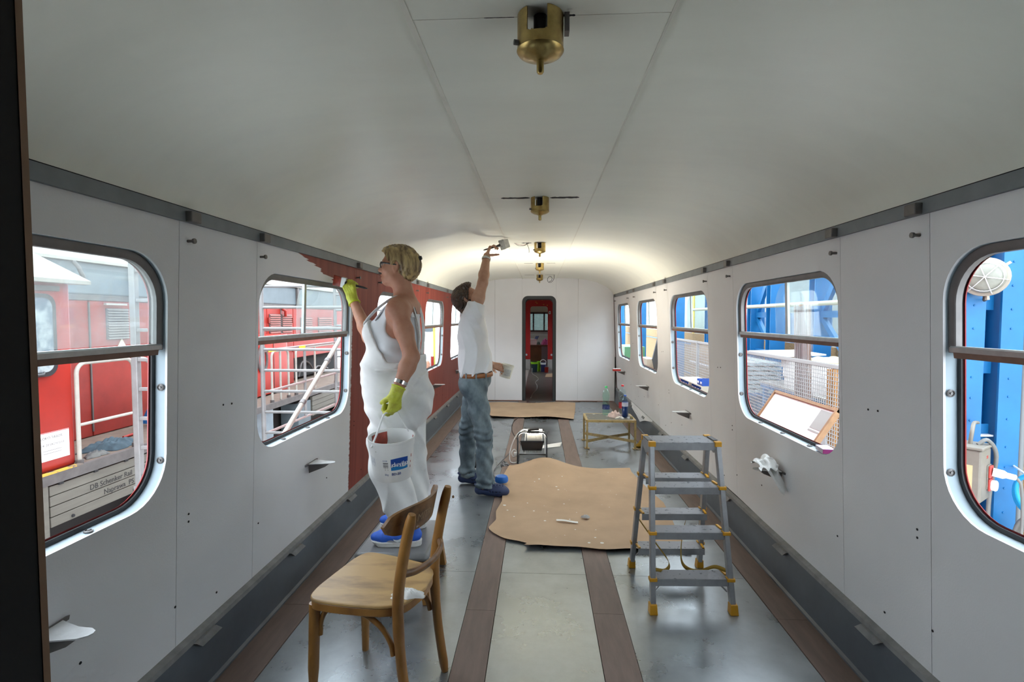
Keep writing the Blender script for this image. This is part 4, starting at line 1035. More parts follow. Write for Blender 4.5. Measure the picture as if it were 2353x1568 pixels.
cb = thing('power_cable', 'white power cable looping from the work light, ending in a thin grey lead', 'cable', (-0.3, 5.3, 0))
MB().tube(spline([(-0.12, 5.28, 0.34), (-0.18, 5.27, 0.335), (-0.25, 5.26, 0.26), (-0.29, 5.24, 0.16), (-0.305, 5.22, 0.09), (-0.30, 5.2, 0.03), (-0.27, 5.19, 0.012), (-0.22, 5.22, 0.012)], 8), 0.0055, 8).build('white_lead', M_whitep, cb, smooth=60)
MB().tube(spline([(-0.225, 5.28, 0.10), (-0.26, 5.27, 0.13), (-0.285, 5.26, 0.10), (-0.27, 5.25, 0.06), (-0.24, 5.25, 0.07), (-0.235, 5.26, 0.11)], 8), 0.006, 8).build('knotted_loop', M_whitep, cb, smooth=60)
MB().box(-0.265, -0.225, 5.24, 5.27, 0.07, 0.105).build('plug', M_whitep, cb, bevel=0.006)
MB().tube(spline([(-0.31, 5.22, 0.10), (-0.405, 5.12, 0.02), (-0.44, 4.95, 0.008), (-0.43, 4.8, 0.006), (-0.40, 4.68, 0.006), (-0.385, 4.58, 0.006)], 8), 0.0045, 6).build('grey_lead', mat('grey_lead', (0.14, 0.14, 0.15), rough=0.5), cb, smooth=60)
cb2 = thing('floor_lead', 'thin dark lead running over the floor strip to the kraft paper', 'cable', (-0.36, 6.8, 0))
MB().tube(spline([(-0.31, 7.6, 0.012), (-0.37, 7.3, 0.006), (-0.375, 6.9, 0.006), (-0.33, 6.5, 0.008), (-0.24, 6.1, 0.006), (-0.18, 5.8, 0.006)], 8), 0.0045, 6).build('lead', M_black, cb2, smooth=60)

# ================================================================== PEOPLE
class SDF:
    """a solid grown from blended round primitives on a voxel grid, skinned with surface nets"""
    def __init__(self, lo, hi, h):
        self.lo = np.array(lo, np.float32); self.h = h
        self.n = np.ceil((np.array(hi) - np.array(lo)) / h).astype(int) + 1
        self.d = np.full(self.n, 0.5, np.float32)
        self.ax = [self.lo[i] + h * np.arange(self.n[i], dtype=np.float32) for i in range(3)]
    def reg(self, lo, hi):
        s = []
        for i in range(3):
            a = max(0, int((lo[i] - self.lo[i]) / self.h)); b = min(self.n[i], int((hi[i] - self.lo[i]) / self.h) + 2)
            if b <= a: return None, None
            s.append(slice(a, b))
        s = tuple(s)
        return s, np.meshgrid(self.ax[0][s[0]], self.ax[1][s[1]], self.ax[2][s[2]], indexing='ij', sparse=True)
    def blend(self, s, p, k, mode='u'):
        d = self.d[s]
        if mode == 'u':
            if k <= 0: self.d[s] = np.minimum(d, p); return
            hh = np.clip(0.5 + 0.5 * (d - p) / k, 0, 1)
            self.d[s] = d * (1 - hh) + p * hh - k * hh * (1 - hh)
        else:
            if k <= 0: self.d[s] = np.maximum(d, -p); return
            hh = np.clip(0.5 - 0.5 * (d + p) / k, 0, 1)
            self.d[s] = d * (1 - hh) - p * hh + k * hh * (1 - hh)
    def cap(self, a, b, r1, r2=None, k=0.02, mode='u', sq=None):
        """tapered capsule; sq=(axis, factor) squashes the cross-section along a direction"""
        r2 = r1 if r2 is None else r2
        a = np.array(a, np.float32); b = np.array(b, np.float32); m = max(r1, r2) + k + 0.03
        s, g = self.reg(np.minimum(a, b) - m, np.maximum(a, b) + m)
        if s is None: return self
        ba = b - a; L2 = float(ba @ ba) + 1e-12
        px, py, pz = g[0] - a[0], g[1] - a[1], g[2] - a[2]
        t = np.clip((px * ba[0] + py * ba[1] + pz * ba[2]) / L2, 0, 1)
        qx, qy, qz = px - t * ba[0], py - t * ba[1], pz - t * ba[2]
        if sq is not None:
            e = np.array(sq[0], np.float32); e = e / np.linalg.norm(e); f = sq[1]
            q = (qx * e[0] + qy * e[1] + qz * e[2]) * (1.0 / f - 1.0)
            qx, qy, qz = qx + e[0] * q, qy + e[1] * q, qz + e[2] * q
        p = np.sqrt(qx * qx + qy * qy + qz * qz) - (r1 + (r2 - r1) * t)
        self.blend(s, p.astype(np.float32), k, mode); return self
    def ell(self, c, r, k=0.02, mode='u', ax=None):
        """ellipsoid; ax: three axis vectors"""
        c = np.array(c, np.float32); m = max(r) + k + 0.02
        s, g = self.reg(c - m, c + m)
        if s is None: return self
        p = [g[0] - c[0], g[1] - c[1], g[2] - c[2]]
        if ax is not None:
            ax = [np.array(e, np.float32) / np.linalg.norm(e) for e in ax]
            p = [p[0] * e[0] + p[1] * e[1] + p[2] * e[2] for e in ax]
        q = np.sqrt((p[0] / r[0]) ** 2 + (p[1] / r[1]) ** 2 + (p[2] / r[2]) ** 2)
        q2 = np.sqrt((p[0] / r[0] ** 2) ** 2 + (p[1] / r[1] ** 2) ** 2 + (p[2] / r[2] ** 2) ** 2) + 1e-6
        self.blend(s, (q * (q - 1) / q2).astype(np.float32), k, mode); return self
    def chain(self, pts, rs, k=0.02, sq=None):
        for i in range(len(pts) - 1): self.cap(pts[i], pts[i + 1], rs[i], rs[i + 1], k, sq=sq)
        return self
    def grid(self): return np.meshgrid(*self.ax, indexing='ij', sparse=True)
    def cut(self, f):
        """keep where f(x,y,z) < 0"""
        self.d = np.maximum(self.d, f(*self.grid()).astype(np.float32)); return self
    def warp(self, f):
        x, y, z = self.grid(); m = np.abs(self.d) < 0.03
        self.d = self.d + np.where(m, f(x, y, z), 0).astype(np.float32); return self
    def nets(self):
        d = self.d; d[0], d[-1], d[:, 0], d[:, -1], d[:, :, 0], d[:, :, -1] = [0.1] * 6
        ins = d < 0
        cnt = np.zeros(np.array(d.shape) - 1, np.int8)
        offs = [(i, j, k) for i in (0, 1) for j in (0, 1) for k in (0, 1)]
        n = d.shape
        for (i, j, k) in offs: cnt += ins[i:n[0] - 1 + i, j:n[1] - 1 + j, k:n[2] - 1 + k]
        cells = np.argwhere((cnt > 0) & (cnt < 8))
        idx = np.full(cnt.shape, -1, np.int32); idx[tuple(cells.T)] = np.arange(len(cells))
        val = {o: d[cells[:, 0] + o[0], cells[:, 1] + o[1], cells[:, 2] + o[2]] for o in offs}
        acc = np.zeros((len(cells), 3), np.float32); num = np.zeros(len(cells), np.float32)
        for o in offs:
            for a in range(3):
                if o[a]: continue
                o2 = list(o); o2[a] = 1; o2 = tuple(o2)
                v0, v1 = val[o], val[o2]; mk = (v0 < 0) != (v1 < 0)
                t = np.where(mk, v0 / np.where(mk, v0 - v1, 1), 0)
                p = np.tile(np.array(o, np.float32), (len(cells), 1)); p[:, a] += t
                acc += p * mk[:, None]; num += mk
        V = (cells + acc / num[:, None]) * self.h + self.lo
        F = []
        for a in range(3):
            b, c = (a + 1) % 3, (a + 2) % 3
            sl0 = [slice(None)] * 3; sl1 = [slice(None)] * 3
            sl0[a] = slice(0, n[a] - 1); sl1[a] = slice(1, n[a])
            s0, s1 = ins[tuple(sl0)], ins[tuple(sl1)]
            e = np.argwhere(s0 != s1)
            e = e[(e[:, b] > 0) & (e[:, c] > 0) & (e[:, b] < n[b] - 1) & (e[:, c] < n[c] - 1)]
            fl = s0[tuple(e.T)]
            def ci(db, dc):
                q = e.copy(); q[:, b] -= db; q[:, c] -= dc; return idx[tuple(q.T)]
            q = np.stack([ci(1, 1), ci(0, 1), ci(0, 0), ci(1, 0)], 1)
            q[~fl] = q[~fl][:, ::-1]
            F.append(q)
        F = np.concatenate(F); return V, F
    def build(self, name, material, parent, smooth_it=1):
        V, F = self.nets()
        for _ in range(smooth_it):   # relax
            A = np.zeros_like(V); C = np.zeros(len(V), np.float32)
            for i in range(4):
                j = (i + 1) % 4
                np.add.at(A, F[:, i], V[F[:, j]]); np.add.at(C, F[:, i], 1)
                np.add.at(A, F[:, j], V[F[:, i]]); np.add.at(C, F[:, j], 1)
            V = V * 0.5 + 0.5 * A / np.maximum(C, 1)[:, None]
        off = np.array(WM[parent.name].translation, np.float32)
        V = V - off
        me = bpy.data.meshes.new(name)
        me.vertices.add(len(V)); me.vertices.foreach_set('co', V.astype(np.float32).ravel())
        me.loops.add(len(F) * 4); me.loops.foreach_set('vertex_index', F.astype(np.int32).ravel())
        me.polygons.add(len(F)); me.polygons.foreach_set('loop_start', np.arange(0, len(F) * 4, 4, dtype=np.int32))
        me.polygons.foreach_set('loop_total', np.full(len(F), 4, np.int32))
        me.update(calc_edges=True); me.validate()
        me.materials.append(material); me.shade_smooth()
        o = bpy.data.objects.new(name, me); col.objects.link(o); o.parent = parent
        WM[o.name] = WM[parent.name].copy()
        return o

def hand_caps(w, d, n, right, curl=(0.3, 0.4, 0.3), thumb=(0.5, 0.4), sc=1.0, spread=0.06, fat=0.0, tcurl=0.3):
    """wrist point, knuckle direction, palm normal -> capsules of palm, four jointed fingers and thumb"""
    w = Vector(w); d = Vector(d).normalized(); n = Vector(n); n = (n - d * n.dot(d)).normalized()
    s = d.cross(n) if right else n.cross(d)
    out = []
    offs = (0.028, 0.0095, -0.0095, -0.027); Ls = (0.088, 0.091, 0.086, 0.077); ph = (0.042, 0.027, 0.021); fs = (1.0, 1.08, 1.0, 0.80); rr = (0.0088, 0.009, 0.0086, 0.0076)
    for i in range(4):
        b = w + (d * Ls[i] + s * offs[i]) * sc
        out.append((w + (d * 0.012 + s * offs[i] * 0.55) * sc, b, (0.0135 + fat) * sc, (0.0115 + fat) * sc))
        p = b; ang = 0.0; dd = (d + s * spread * (1.5 - i)).normalized()
        for j in range(3):
            c_ = curl[j] if not isinstance(curl[0], (tuple, list)) else curl[i][j]
            ang += c_
            v = dd * cos(ang) + n * sin(ang)
            q = p + v * ph[j] * fs[i] * sc
            out.append((p, q, (rr[i] - 0.0006 * j + fat) * sc, (rr[i] - 0.0006 * (j + 1) + fat) * sc)); p = q
    b = w + (d * 0.022 + s * 0.024 + n * 0.008) * sc
    v = (d * 0.62 + s * thumb[0] + n * thumb[1]).normalized()
    p = b
    for j, (L_, r_) in enumerate(((0.044, 0.0125), (0.032, 0.0105), (0.025, 0.009))):
        q = p + v * L_ * sc; out.append((p, q, (r_ + fat) * sc, (r_ - 0.0012 + fat) * sc)); p = q
        v = (v * cos(tcurl) + (n * 0.7 - s * 0.7).normalized() * sin(tcurl)).normalized()
    return out

def skin(name, rgb, rgb2):
    m = mat(name, rgb, rough=0.5, rgb2=rgb2, lo=0.4, hi=0.65, scale=16)
    b = m.node_tree.nodes['Principled BSDF']; b.inputs['Subsurface Weight'].default_value = 0.0
    return m
M_skinw = skin('tanned_skin', (0.50, 0.245, 0.155), (0.44, 0.19, 0.115))
M_skinm = skin('warm_skin', (0.45, 0.25, 0.165), (0.39, 0.195, 0.12))
M_lip = mat('lips', (0.36, 0.13, 0.10), rough=0.45)
M_eye = mat('eye_white', (0.7, 0.68, 0.65), rough=0.2)
M_iris = mat('iris_dark', (0.05, 0.035, 0.025), rough=0.2)
M_overall = mat('white_drill_cloth', (0.78, 0.78, 0.77), rough=0.85, var=0.05, scale=9, bump=0.25, bscale=55)
M_tank = mat('white_jersey', (0.76, 0.77, 0.80), rough=0.85, bump=0.10, bscale=40, var=0.03)
M_glove = mat('yellow_rubber_glove', (0.55, 0.58, 0.055), rough=0.5, rgb2=(0.42, 0.38, 0.04), lo=0.5, hi=0.72, scale=26, bump=0.25, bscale=70)
M_glovecuff = mat('glove_cuff', (0.60, 0.70, 0.03), rough=0.5)
def hair_mat(name, c1, c2, sc=70, stretch=(1, 1, 0.18)):
    return mat(name, c1, rough=0.42, rgb2=c2, lo=0.38, hi=0.62, scale=sc, stretch=stretch, bump=0.5, bscale=110, detail=3)
M_blonde = hair_mat('blonde_streaked_hair', (0.13, 0.075, 0.03), (0.55, 0.40, 0.18), 34)
M_darkhair = hair_mat('dark_brown_hair', (0.022, 0.013, 0.009), (0.075, 0.045, 0.027), 40)

# ------------------------------------------------------------------ the woman
wo = thing('person', 'person in white overalls with short blonde hair, painting the wall red and holding a bucket', 'person', (-0.76, 2.82, 0.268))
Ysh = 2.82
def head_sdf(S, c, f, u, sc=1.0, fem=True):
    """skull, jaw, nose, brow, ears around centre c; f faces forward, u up"""
    c, f, u = Vector(c), Vector(f).normalized(), Vector(u).normalized(); l = u.cross(f)
    P = lambda a, b, e: c + f * a * sc + u * b * sc + l * e * sc
    ax = (f, l, u)
    S.ell(P(-0.008, 0.012, 0), (0.098 * sc, 0.074 * sc, 0.100 * sc), 0.01, ax=ax)
    S.ell(P(0.030, -0.045, 0), (0.060 * sc, 0.058 * sc, 0.070 * sc), 0.03, ax=ax)
    S.ell(P(0.058, -0.096, 0), (0.028 * sc, 0.028 * sc, 0.022 * sc), 0.03, ax=ax)          # chin
    S.cap(P(0.01, -0.07, 0.050), P(0.058, -0.096, 0.018), 0.020 * sc, 0.018 * sc, 0.025); S.cap(P(0.01, -0.07, -0.050), P(0.058, -0.096, -0.018), 0.020 * sc, 0.018 * sc, 0.025)
    S.cap(P(0.086, 0.004, 0), P(0.113, -0.034, 0), 0.008 * sc, 0.0105 * sc, 0.014)          # nose
    S.ell(P(0.098, -0.038, 0), (0.012 * sc, 0.016 * sc, 0.009 * sc), 0.010, ax=ax)
    for s in (-1, 1):
        S.cap(P(0.086, 0.020, 0.012 * s), P(0.070, 0.018, 0.045 * s), 0.008 * sc, 0.008 * sc, 0.016)  # brow
        S.ell(P(0.060, -0.028, 0.038 * s), (0.024 * sc, 0.020 * sc, 0.022 * sc), 0.02, ax=ax)        # cheek
        S.ell(P(0.088, -0.004, 0.031 * s), (0.012 * sc, 0.015 * sc, 0.010 * sc), 0.010, 'cut', ax=ax) # eye socket
        S.ell(P(-0.012, -0.012, 0.076 * s), (0.017 * sc, 0.009 * sc, 0.031 * sc), 0.008, ax=(f + u * 0.15, l, u))  # ear
        S.ell(P(-0.008, -0.010, 0.084 * s), (0.009 * sc, 0.006 * sc, 0.018 * sc), 0.006, 'cut', ax=(f, l, u))
    S.ell(P(0.092, -0.063, 0), (0.011 * sc, 0.024 * sc, 0.008 * sc), 0.008, ax=ax)         # upper lip
    S.ell(P(0.089, -0.077, 0), (0.011 * sc, 0.021 * sc, 0.008 * sc), 0.008, ax=ax)          # lower lip
    S.ell(P(0.097, -0.070, 0), (0.010 * sc, 0.022 * sc, 0.0018 * sc), 0.003, 'cut', ax=ax)
    return P
def face_bits(parent, P, f, u, sc, lipm=M_lip):
    f, u = Vector(f).normalized(), Vector(u).normalized(); l = u.cross(f)
    for s in (-1, 1):
        MB().lathe([(0.0, -0.0105), (0.0065, -0.008), (0.0105, 0.0), (0.0088, 0.0055), (0.005, 0.0092), (0, 0.0105)], 12, P(0.074, -0.003, 0.031 * s), f, caps=False).build('eye', M_eye, parent, smooth=60)
        MB().lathe([(0.0052, 0.0088), (0.0045, 0.0103), (0, 0.0108)], 10, P(0.0745, -0.003, 0.031 * s), f, caps=False).build('iris', M_iris, parent, smooth=60)

HC, HF, HU = (-0.782, 2.825, 1.787), (-0.985, 0.06, 0.08), (0.08, 0, 0.997)
S = SDF((-1.27, 2.40, 0.25), (-0.52, 3.26, 1.92), 0.0052)
PW = head_sdf(S, HC, HF, HU, 0.95)
S.cap((-0.768, 2.82, 1.715), (-0.745, 2.82, 1.59), 0.052, 0.058, 0.03)                         # neck
S.cap((-0.745, 2.73, 1.555), (-0.745, 2.91, 1.555), 0.055, 0.055, 0.05)                        # trapezius
S.cap((-0.75, 2.69, 1.535), (-0.75, 2.95, 1.535), 0.058, 0.058, 0.06)
S.ell((-0.785, 2.82, 1.40), (0.115, 0.165, 0.17), 0.05)
S.ell((-0.86, 2.75, 1.415), (0.075, 0.070, 0.070), 0.04); S.ell((-0.86, 2.89, 1.415), (0.075, 0.070, 0.070), 0.04)
S.ell((-0.815, 2.82, 1.22), (0.135, 0.155, 0.16), 0.06)
S.ell((-0.79, 2.82, 1.06), (0.140, 0.175, 0.13), 0.06)
S.ell((-0.70, 2.755, 1.03), (0.075, 0.075, 0.09), 0.04); S.ell((-0.70, 2.885, 1.03), (0.075, 0.075, 0.09), 0.04)
for (hip, kn, an, toe) in (((-0.79, 2.735, 1.0), (-0.80, 2.715, 0.68), (-0.700, 2.70, 0.345), (-0.85, 2.70, 0.30)), ((-0.78, 2.91, 1.0), (-0.765, 2.93, 0.67), (-0.725, 2.935, 0.345), (-0.88, 2.935, 0.30))):
    S.chain([hip, kn, ((kn[0] + an[0]) / 2 - 0.008, (kn[1] + an[1]) / 2, (kn[2] + an[2]) / 2 + 0.03), an], [0.085, 0.054, 0.046, 0.032], 0.03)
    S.cap(an, (an[0], an[1], 0.31), 0.034, 0.032, 0.02); S.cap((an[0] + 0.02, an[1], 0.302), toe, 0.027, 0.022, 0.03)
LS, LE, LW_ = (-0.740, 2.655, 1.535), (-0.652, 2.580, 1.300), (-0.712, 2.508, 1.125)
RS, RE, RW_ = (-0.775, 2.985, 1.535), (-1.03, 3.06, 1.378), (-1.168, 3.165, 1.612)
for (a, e, w_) in ((LS, LE, LW_), (RS, RE, RW_)):
    a, e, w_ = Vector(a), Vector(e), Vector(w_)
    S.ell(a, (0.055, 0.050, 0.056), 0.04)
    S.chain([a, a.lerp(e, 0.45), e], [0.050, 0.046, 0.039], 0.03)
    S.chain([e, e.lerp(w_, 0.28), w_], [0.040, 0.041, 0.0265], 0.02)
hl = hand_caps(LW_, (-0.10, -0.08, -1), (-0.8, 0.6, 0), False, (0.95, 1.35, 0.9), (0.15, 0.95), 0.95, 0.0, tcurl=0.5)
hr = hand_caps(RW_, (-0.30, 0.12, 0.94), (0.15, 1, 0.05), True, (0.75, 1.2, 0.8), (0.45, 0.75), 1.04, 0.0)
for (a, b, r1, r2) in hl + hr: S.cap(a, b, r1, r2, 0.006)
wb = S.build('body', M_skinw, wo, 1)
face_bits(wb, PW, HF, HU, 0.95)
# gloves
for caps, wr_, el_, nm in ((hl, LW_, LE, 'glove'), (hr, RW_, RE, 'glove')):
    pts = np.array([list(p) for c_ in caps for p in c_[:2]]); lo = pts.min(0) - 0.035; hi = pts.max(0) + 0.035
    w_ = Vector(wr_); up = (Vector(el_) - w_).normalized(); cf = w_ + up * 0.030
    lo = np.minimum(lo, np.array(cf) - 0.05); hi = np.maximum(hi, np.array(cf) + 0.05)
    G = SDF(lo, hi, 0.0032)
    for (a, b, r1, r2) in caps: G.cap(a, b, r1 + 0.0032, r2 + 0.0030, 0.006)
    G.cap(w_ - up * 0.02, cf, 0.0310, 0.0345, 0.012)
    nrm = np.array(up, np.float32); cpt = np.array(cf, np.float32)
    G.cut(lambda x, y, z: (x - cpt[0]) * nrm[0] + (y - cpt[1]) * nrm[1] + (z - cpt[2]) * nrm[2] - 0.004)
    G.warp(lambda x, y, z: 0.0012 * np.sin(x * 300 + z * 420) * np.sin(y * 350 + z * 120))
    gl_ = G.build('glove', M_glove, wo, 1)
    ring = [cf + (up.orthogonal().normalized() * cos(t) + up.cross(up.orthogonal().normalized()) * sin(t)) * 0.0345 for t in [2 * pi * i / 20 for i in range(20)]]
    MB().tube(ring, 0.0035, 6, closed=True).build('glove_cuff', M_glovecuff, gl_, smooth=60)
# tank top
T = SDF((-1.0, 2.55, 1.0), (-0.55, 3.09, 1.62), 0.006)
o_ = 0.007
T.ell((-0.785, 2.82, 1.40), (0.115 + o_, 0.165 + o_, 0.17 + o_), 0.05)
T.ell((-0.86, 2.75, 1.415), (0.077 + o_, 0.072 + o_, 0.072 + o_), 0.04); T.ell((-0.86, 2.89, 1.415), (0.077 + o_, 0.072 + o_, 0.072 + o_), 0.04)
T.ell((-0.815, 2.82, 1.22), (0.135 + o_, 0.155 + o_, 0.16 + o_), 0.06); T.ell((-0.79, 2.82, 1.06), (0.14 + o_, 0.175 + o_, 0.13 + o_), 0.06)
T.cap((-0.75, 2.72, 1.535), (-0.75, 2.92, 1.535), 0.058 + o_, 0.058 + o_, 0.06)
T.cap((-0.74, 2.60, 1.60), (-0.745, 2.66, 1.45), 0.07, 0.062, 0.01, 'cut'); T.cap((-0.78, 3.04, 1.60), (-0.78, 2.98, 1.45), 0.07, 0.062, 0.01, 'cut')
T.ell((-0.80, 2.82, 1.60), (0.14, 0.105, 0.105), 0.01, 'cut')
T.cut(lambda x, y, z: z - 1.59)
T.warp(lambda x, y, z: 0.0045 * np.sin(z * 95 + x * 30 + y * 20) * np.exp(-((z - 1.29) / 0.07) ** 2))
T.build('tank_top', M_tank, wo, 2)
for s, yy in ((-1, 2.725), (1, 2.915)):
    MB().tube(spline([(-0.882, yy + s * 0.015, 1.485), (-0.83, yy, 1.555), (-0.765, yy - s * .004, 1.602), (-0.705, yy, 1.575), (-0.675, yy + s * .01, 1.50)], 6), 0.016, 8, flat=0.35, up=(0, 0, 1)).build('shirt_strap', M_tank, wo, smooth=60)
# dark strap showing at the back of the shoulder
MB().tube(spline([(-0.80, 2.755, 1.588), (-0.745, 2.748, 1.617), (-0.69, 2.755, 1.578), (-0.668, 2.765, 1.52)], 6), 0.008, 8, flat=0.4).build('dark_strap', M_black, wo, smooth=60)
# overalls: bib, wide legs
B = SDF((-1.08, 2.56, 0.35), (-0.55, 3.09, 1.56), 0.0065)
o_ = 0.020
B.ell((-0.785, 2.82, 1.40), (0.115 + o_, 0.165 + o_, 0.17 + o_), 0.05)
B.ell((-0.865, 2.75, 1.415), (0.077 + o_, 0.074 + o_, 0.072 + o_), 0.04); B.ell((-0.865, 2.89, 1.415), (0.077 + o_, 0.074 + o_, 0.072 + o_), 0.04)
B.ell((-0.828, 2.82, 1.20), (0.145 + o_, 0.158 + o_, 0.17 + o_), 0.06); B.ell((-0.80, 2.82, 1.05), (0.155 + o_, 0.180 + o_, 0.15 + o_), 0.06)
B.ell((-0.715, 2.755, 1.02), (0.08 + o_, 0.08 + o_, 0.13), 0.06); B.ell((-0.715, 2.885, 1.02), (0.08 + o_, 0.08 + o_, 0.13), 0.06); B.cap((-0.735, 2.82, 1.30), (-0.72, 2.82, 1.08), 0.075, 0.09, 0.08, sq=((0, 1, 0), 1.6))
for (hip, kn, an) in (((-0.80, 2.735, 0.98), (-0.815, 2.712, 0.68), (-0.722, 2.705, 0.37)), ((-0.775, 2.915, 0.98), (-0.765, 2.935, 0.67), (-0.735, 2.935, 0.37))):
    B.chain([hip, ((hip[0] + kn[0]) / 2 - 0.005, (hip[1] + kn[1]) / 2, (hip[2] + kn[2]) / 2), kn, an], [0.125, 0.108, 0.098, 0.082], 0.03)
def bib(x, y, z):
    top = np.interp(x, [-1.1, -0.93, -0.89, -0.85, -0.80, -0.72, -0.64, -0.5], [1.50, 1.50, 1.43, 1.33, 1.265, 1.255, 1.30, 1.32]).astype(np.float32)
    return (z - top) * 0.6
B.cut(bib)
B.cut(lambda x, y, z: np.where(y < 2.82, 0.395, 0.405) - z)
B.warp(lambda x, y, z: -0.012 * (1 - np.abs(np.sin(x * 20 + z * 5 + y * 9 + 1.4 * np.sin(z * 7)))) ** 2 * np.clip((1.12 - z) * 4, 0, 1) - 0.007 * (1 - np.abs(np.sin((z - x * 0.5) * 30 + 2 * np.sin(x * 14)))) ** 2 * np.exp(-((z - 1.20) / 0.12) ** 2) + 0.0075 * np.sin(z * 70 + 9 * np.sin(x * 9 + y * 5)) * np.exp(-((z - 0.93) / 0.13) ** 2) * np.clip((-0.74 - x) * 9, 0.15, 1) + 0.008 * np.sin(x * 40 + y * 45 + z * 9 + 2 * np.sin(z * 11)) * np.clip((0.90 - z) * 3, 0, 1) + 0.006 * np.sin((x * 0.8 + z) * 48 + y * 20) * np.exp(-((z - 1.10) / 0.10) ** 2) * np.clip((x + 0.80) * 8, 0, 1) + 0.003 * np.sin(z * 80 + x * 40) * np.exp(-((z - 1.22) / 0.03) ** 2))
B.cap((-0.955, 2.665, 1.215), (-0.925, 2.632, 1.13), 0.008, 0.008, 0.006, 'cut'); B.cap((-0.925, 2.632, 1.13), (-0.87, 2.60, 1.06), 0.008, 0.010, 0.006, 'cut')
ov = B.build('overalls', M_overall, wo, 1)
for s, y0 in ((-1, 2.735), (1, 2.905)):
    MB().tube(spline([(-0.945, y0 - 0.005 * s, 1.470), (-0.915, y0, 1.508), (-0.855, y0 + s * 0.004, 1.562), (-0.775, y0 - s * 0.01, 1.612), (-0.705, y0 - s * 0.01, 1.594), (-0.668, y0 - s * 0.015, 1.51), (-0.655, y0 - s * 0.035, 1.40), (-0.662, y0 - s * 0.055, 1.28)], 7), 0.017, 8, flat=0.3).build('shoulder_strap', M_overall, ov, smooth=60)
    MB().tube(arc((-0.948, y0 - 0.005 * s, 1.466), 0.014, 0, 2 * pi, 12, (0, 1, 0), (0.2, 0, 1)), 0.003, 6).build('buckle', M_white, ov, smooth=60)
MB().tube(spline([(-0.86, 2.64, 1.225), (-0.80, 2.622, 1.228), (-0.72, 2.630, 1.225), (-0.66, 2.66, 1.225)], 5), 0.006, 6).build('waist_seam', M_overall, ov, smooth=60)
#MB().tube(spline([(-0.925, 2.648, 1.20), (-0.905, 2.634, 1.15), (-0.875, 2.622, 1.10), (-0.83, 2.608, 1.06)], 5), 0.004, 6).build('pocket_edge', mat('seam_shadow_grey', (0.42, 0.42, 0.40), rough=0.9), ov, smooth=60)
# hair
Hh = SDF((-0.93, 2.68, 1.63), (-0.60, 2.96, 1.93), 0.004)
hc, hf, hu = Vector(HC), Vector(HF).normalized(), Vector(HU).normalized(); hl_ = hu.cross(hf); hax = (hf, hl_, hu)
hp = lambda a, b, e: hc + hf * a + hu * b + hl_ * e
Hh.ell(hp(-0.012, 0.024, 0), (0.104, 0.086, 0.096), 0.01, ax=hax)
Hh.ell(hp(-0.075, 0.002, 0), (0.050, 0.074, 0.066), 0.03, ax=hax)
Hh.ell(hp(-0.060, -0.040, 0), (0.036, 0.055, 0.045), 0.03, ax=hax)
Hh.ell(hp(0.046, 0.068, 0.0), (0.048, 0.060, 0.034), 0.03, ax=hax)
Hh.ell(hp(0.020, 0.035, 0.066), (0.045, 0.022, 0.055), 0.02, ax=hax); Hh.ell(hp(0.020, 0.035, -0.066), (0.045, 0.022, 0.055), 0.02, ax=hax)
cutP = np.array(hp(0, 0, 0), np.float32); fv = np.array(hf, np.float32); uv_ = np.array(hu, np.float32)
def hair_face(x, y, z):   # clear the face
    a = (x - cutP[0]) * fv[0] + (y - cutP[1]) * fv[1] + (z - cutP[2]) * fv[2]; b = (x - cutP[0]) * uv_[0] + (y - cutP[1]) * uv_[1] + (z - cutP[2]) * uv_[2]
    edge = np.interp(b, [-0.12, -0.03, 0.0, 0.03, 0.06, 0.085], [-0.028, -0.026, 0.018, 0.040, 0.066, 0.13]).astype(np.float32)
    return np.maximum((a - edge) * 0.7, -0.090 - b)
Hh.cut(hair_face)
for s in (-1, 1): Hh.ell(hp(-0.012, -0.014, 0.085 * s), (0.020, 0.022, 0.034), 0.006, 'cut', ax=hax)
Hh.warp(lambda x, y, z: 0.0018 * np.sin(x * 330 + 2 * np.sin(z * 40) + y * 190 + z * 90) + 0.0014 * np.sin(y * 330 + x * 260 - z * 60))
Hh.build('hair', M_blonde, wo, 1)
MB().lathe([(0.0, 0), (0.011, 0.002), (0.013, 0.012), (0.010, 0.022), (0, 0.024)], 12, hp(-0.112, 0.045, 0.012), hp(-0.9, 0.3, 0) - hp(0, 0, 0), caps=False).build('hair_clip', M_black, wo, smooth=50)
# glasses
gp = lambda a, b, e: PW(a, b, e)
gf = thing('x', 'x', 'x'); bpy.data.objects.remove(gf)
M_frame = mat('speckled_frame', (0.02, 0.02, 0.025), rough=0.35, rgb2=(0.35, 0.35, 0.36), lo=0.58, hi=0.64, scale=150)
gm = MB()
for s in (-1, 1):
    loop = [gp(0.097 + 0.002 * cos(t) - 0.010 * (0.5 + 0.5 * cos(t)), -0.004 + 0.017 * sin(t), s * (0.031 + 0.025 * cos(t))) for t in [2 * pi * i / 16 for i in range(16)]]
    gm.tube(loop, 0.0028, 6, closed=True)
    gm.tube([gp(0.086, 0.004, s * 0.055), gp(0.075, 0.006, s * 0.068), gp(0.02, 0.002, s * 0.077), gp(-0.02, -0.002, s * 0.079)], [0.0042, 0.005, 0.0045, 0.003], 6)
gm.tube([gp(0.099, 0.0, 0.007), gp(0.104, 0.004, 0), gp(0.099, 0.0, -0.007)], 0.0025, 6)
gl_ = gm.build('glasses', M_frame, wo, smooth=60)
for s in (-1, 1):
    lens = [gp(0.095 - 0.008 * (0.5 + 0.5 * cos(t)), -0.004 + 0.0155 * sin(t), s * (0.031 + 0.0235 * cos(t))) for t in [2 * pi * i / 16 for i in range(16)]]
    MB().add(lens, [tuple(range(16))]).build('lens', glass('spectacle_lens_%d' % s, (0.75, 0.78, 0.8), refl=0.08), gl_)
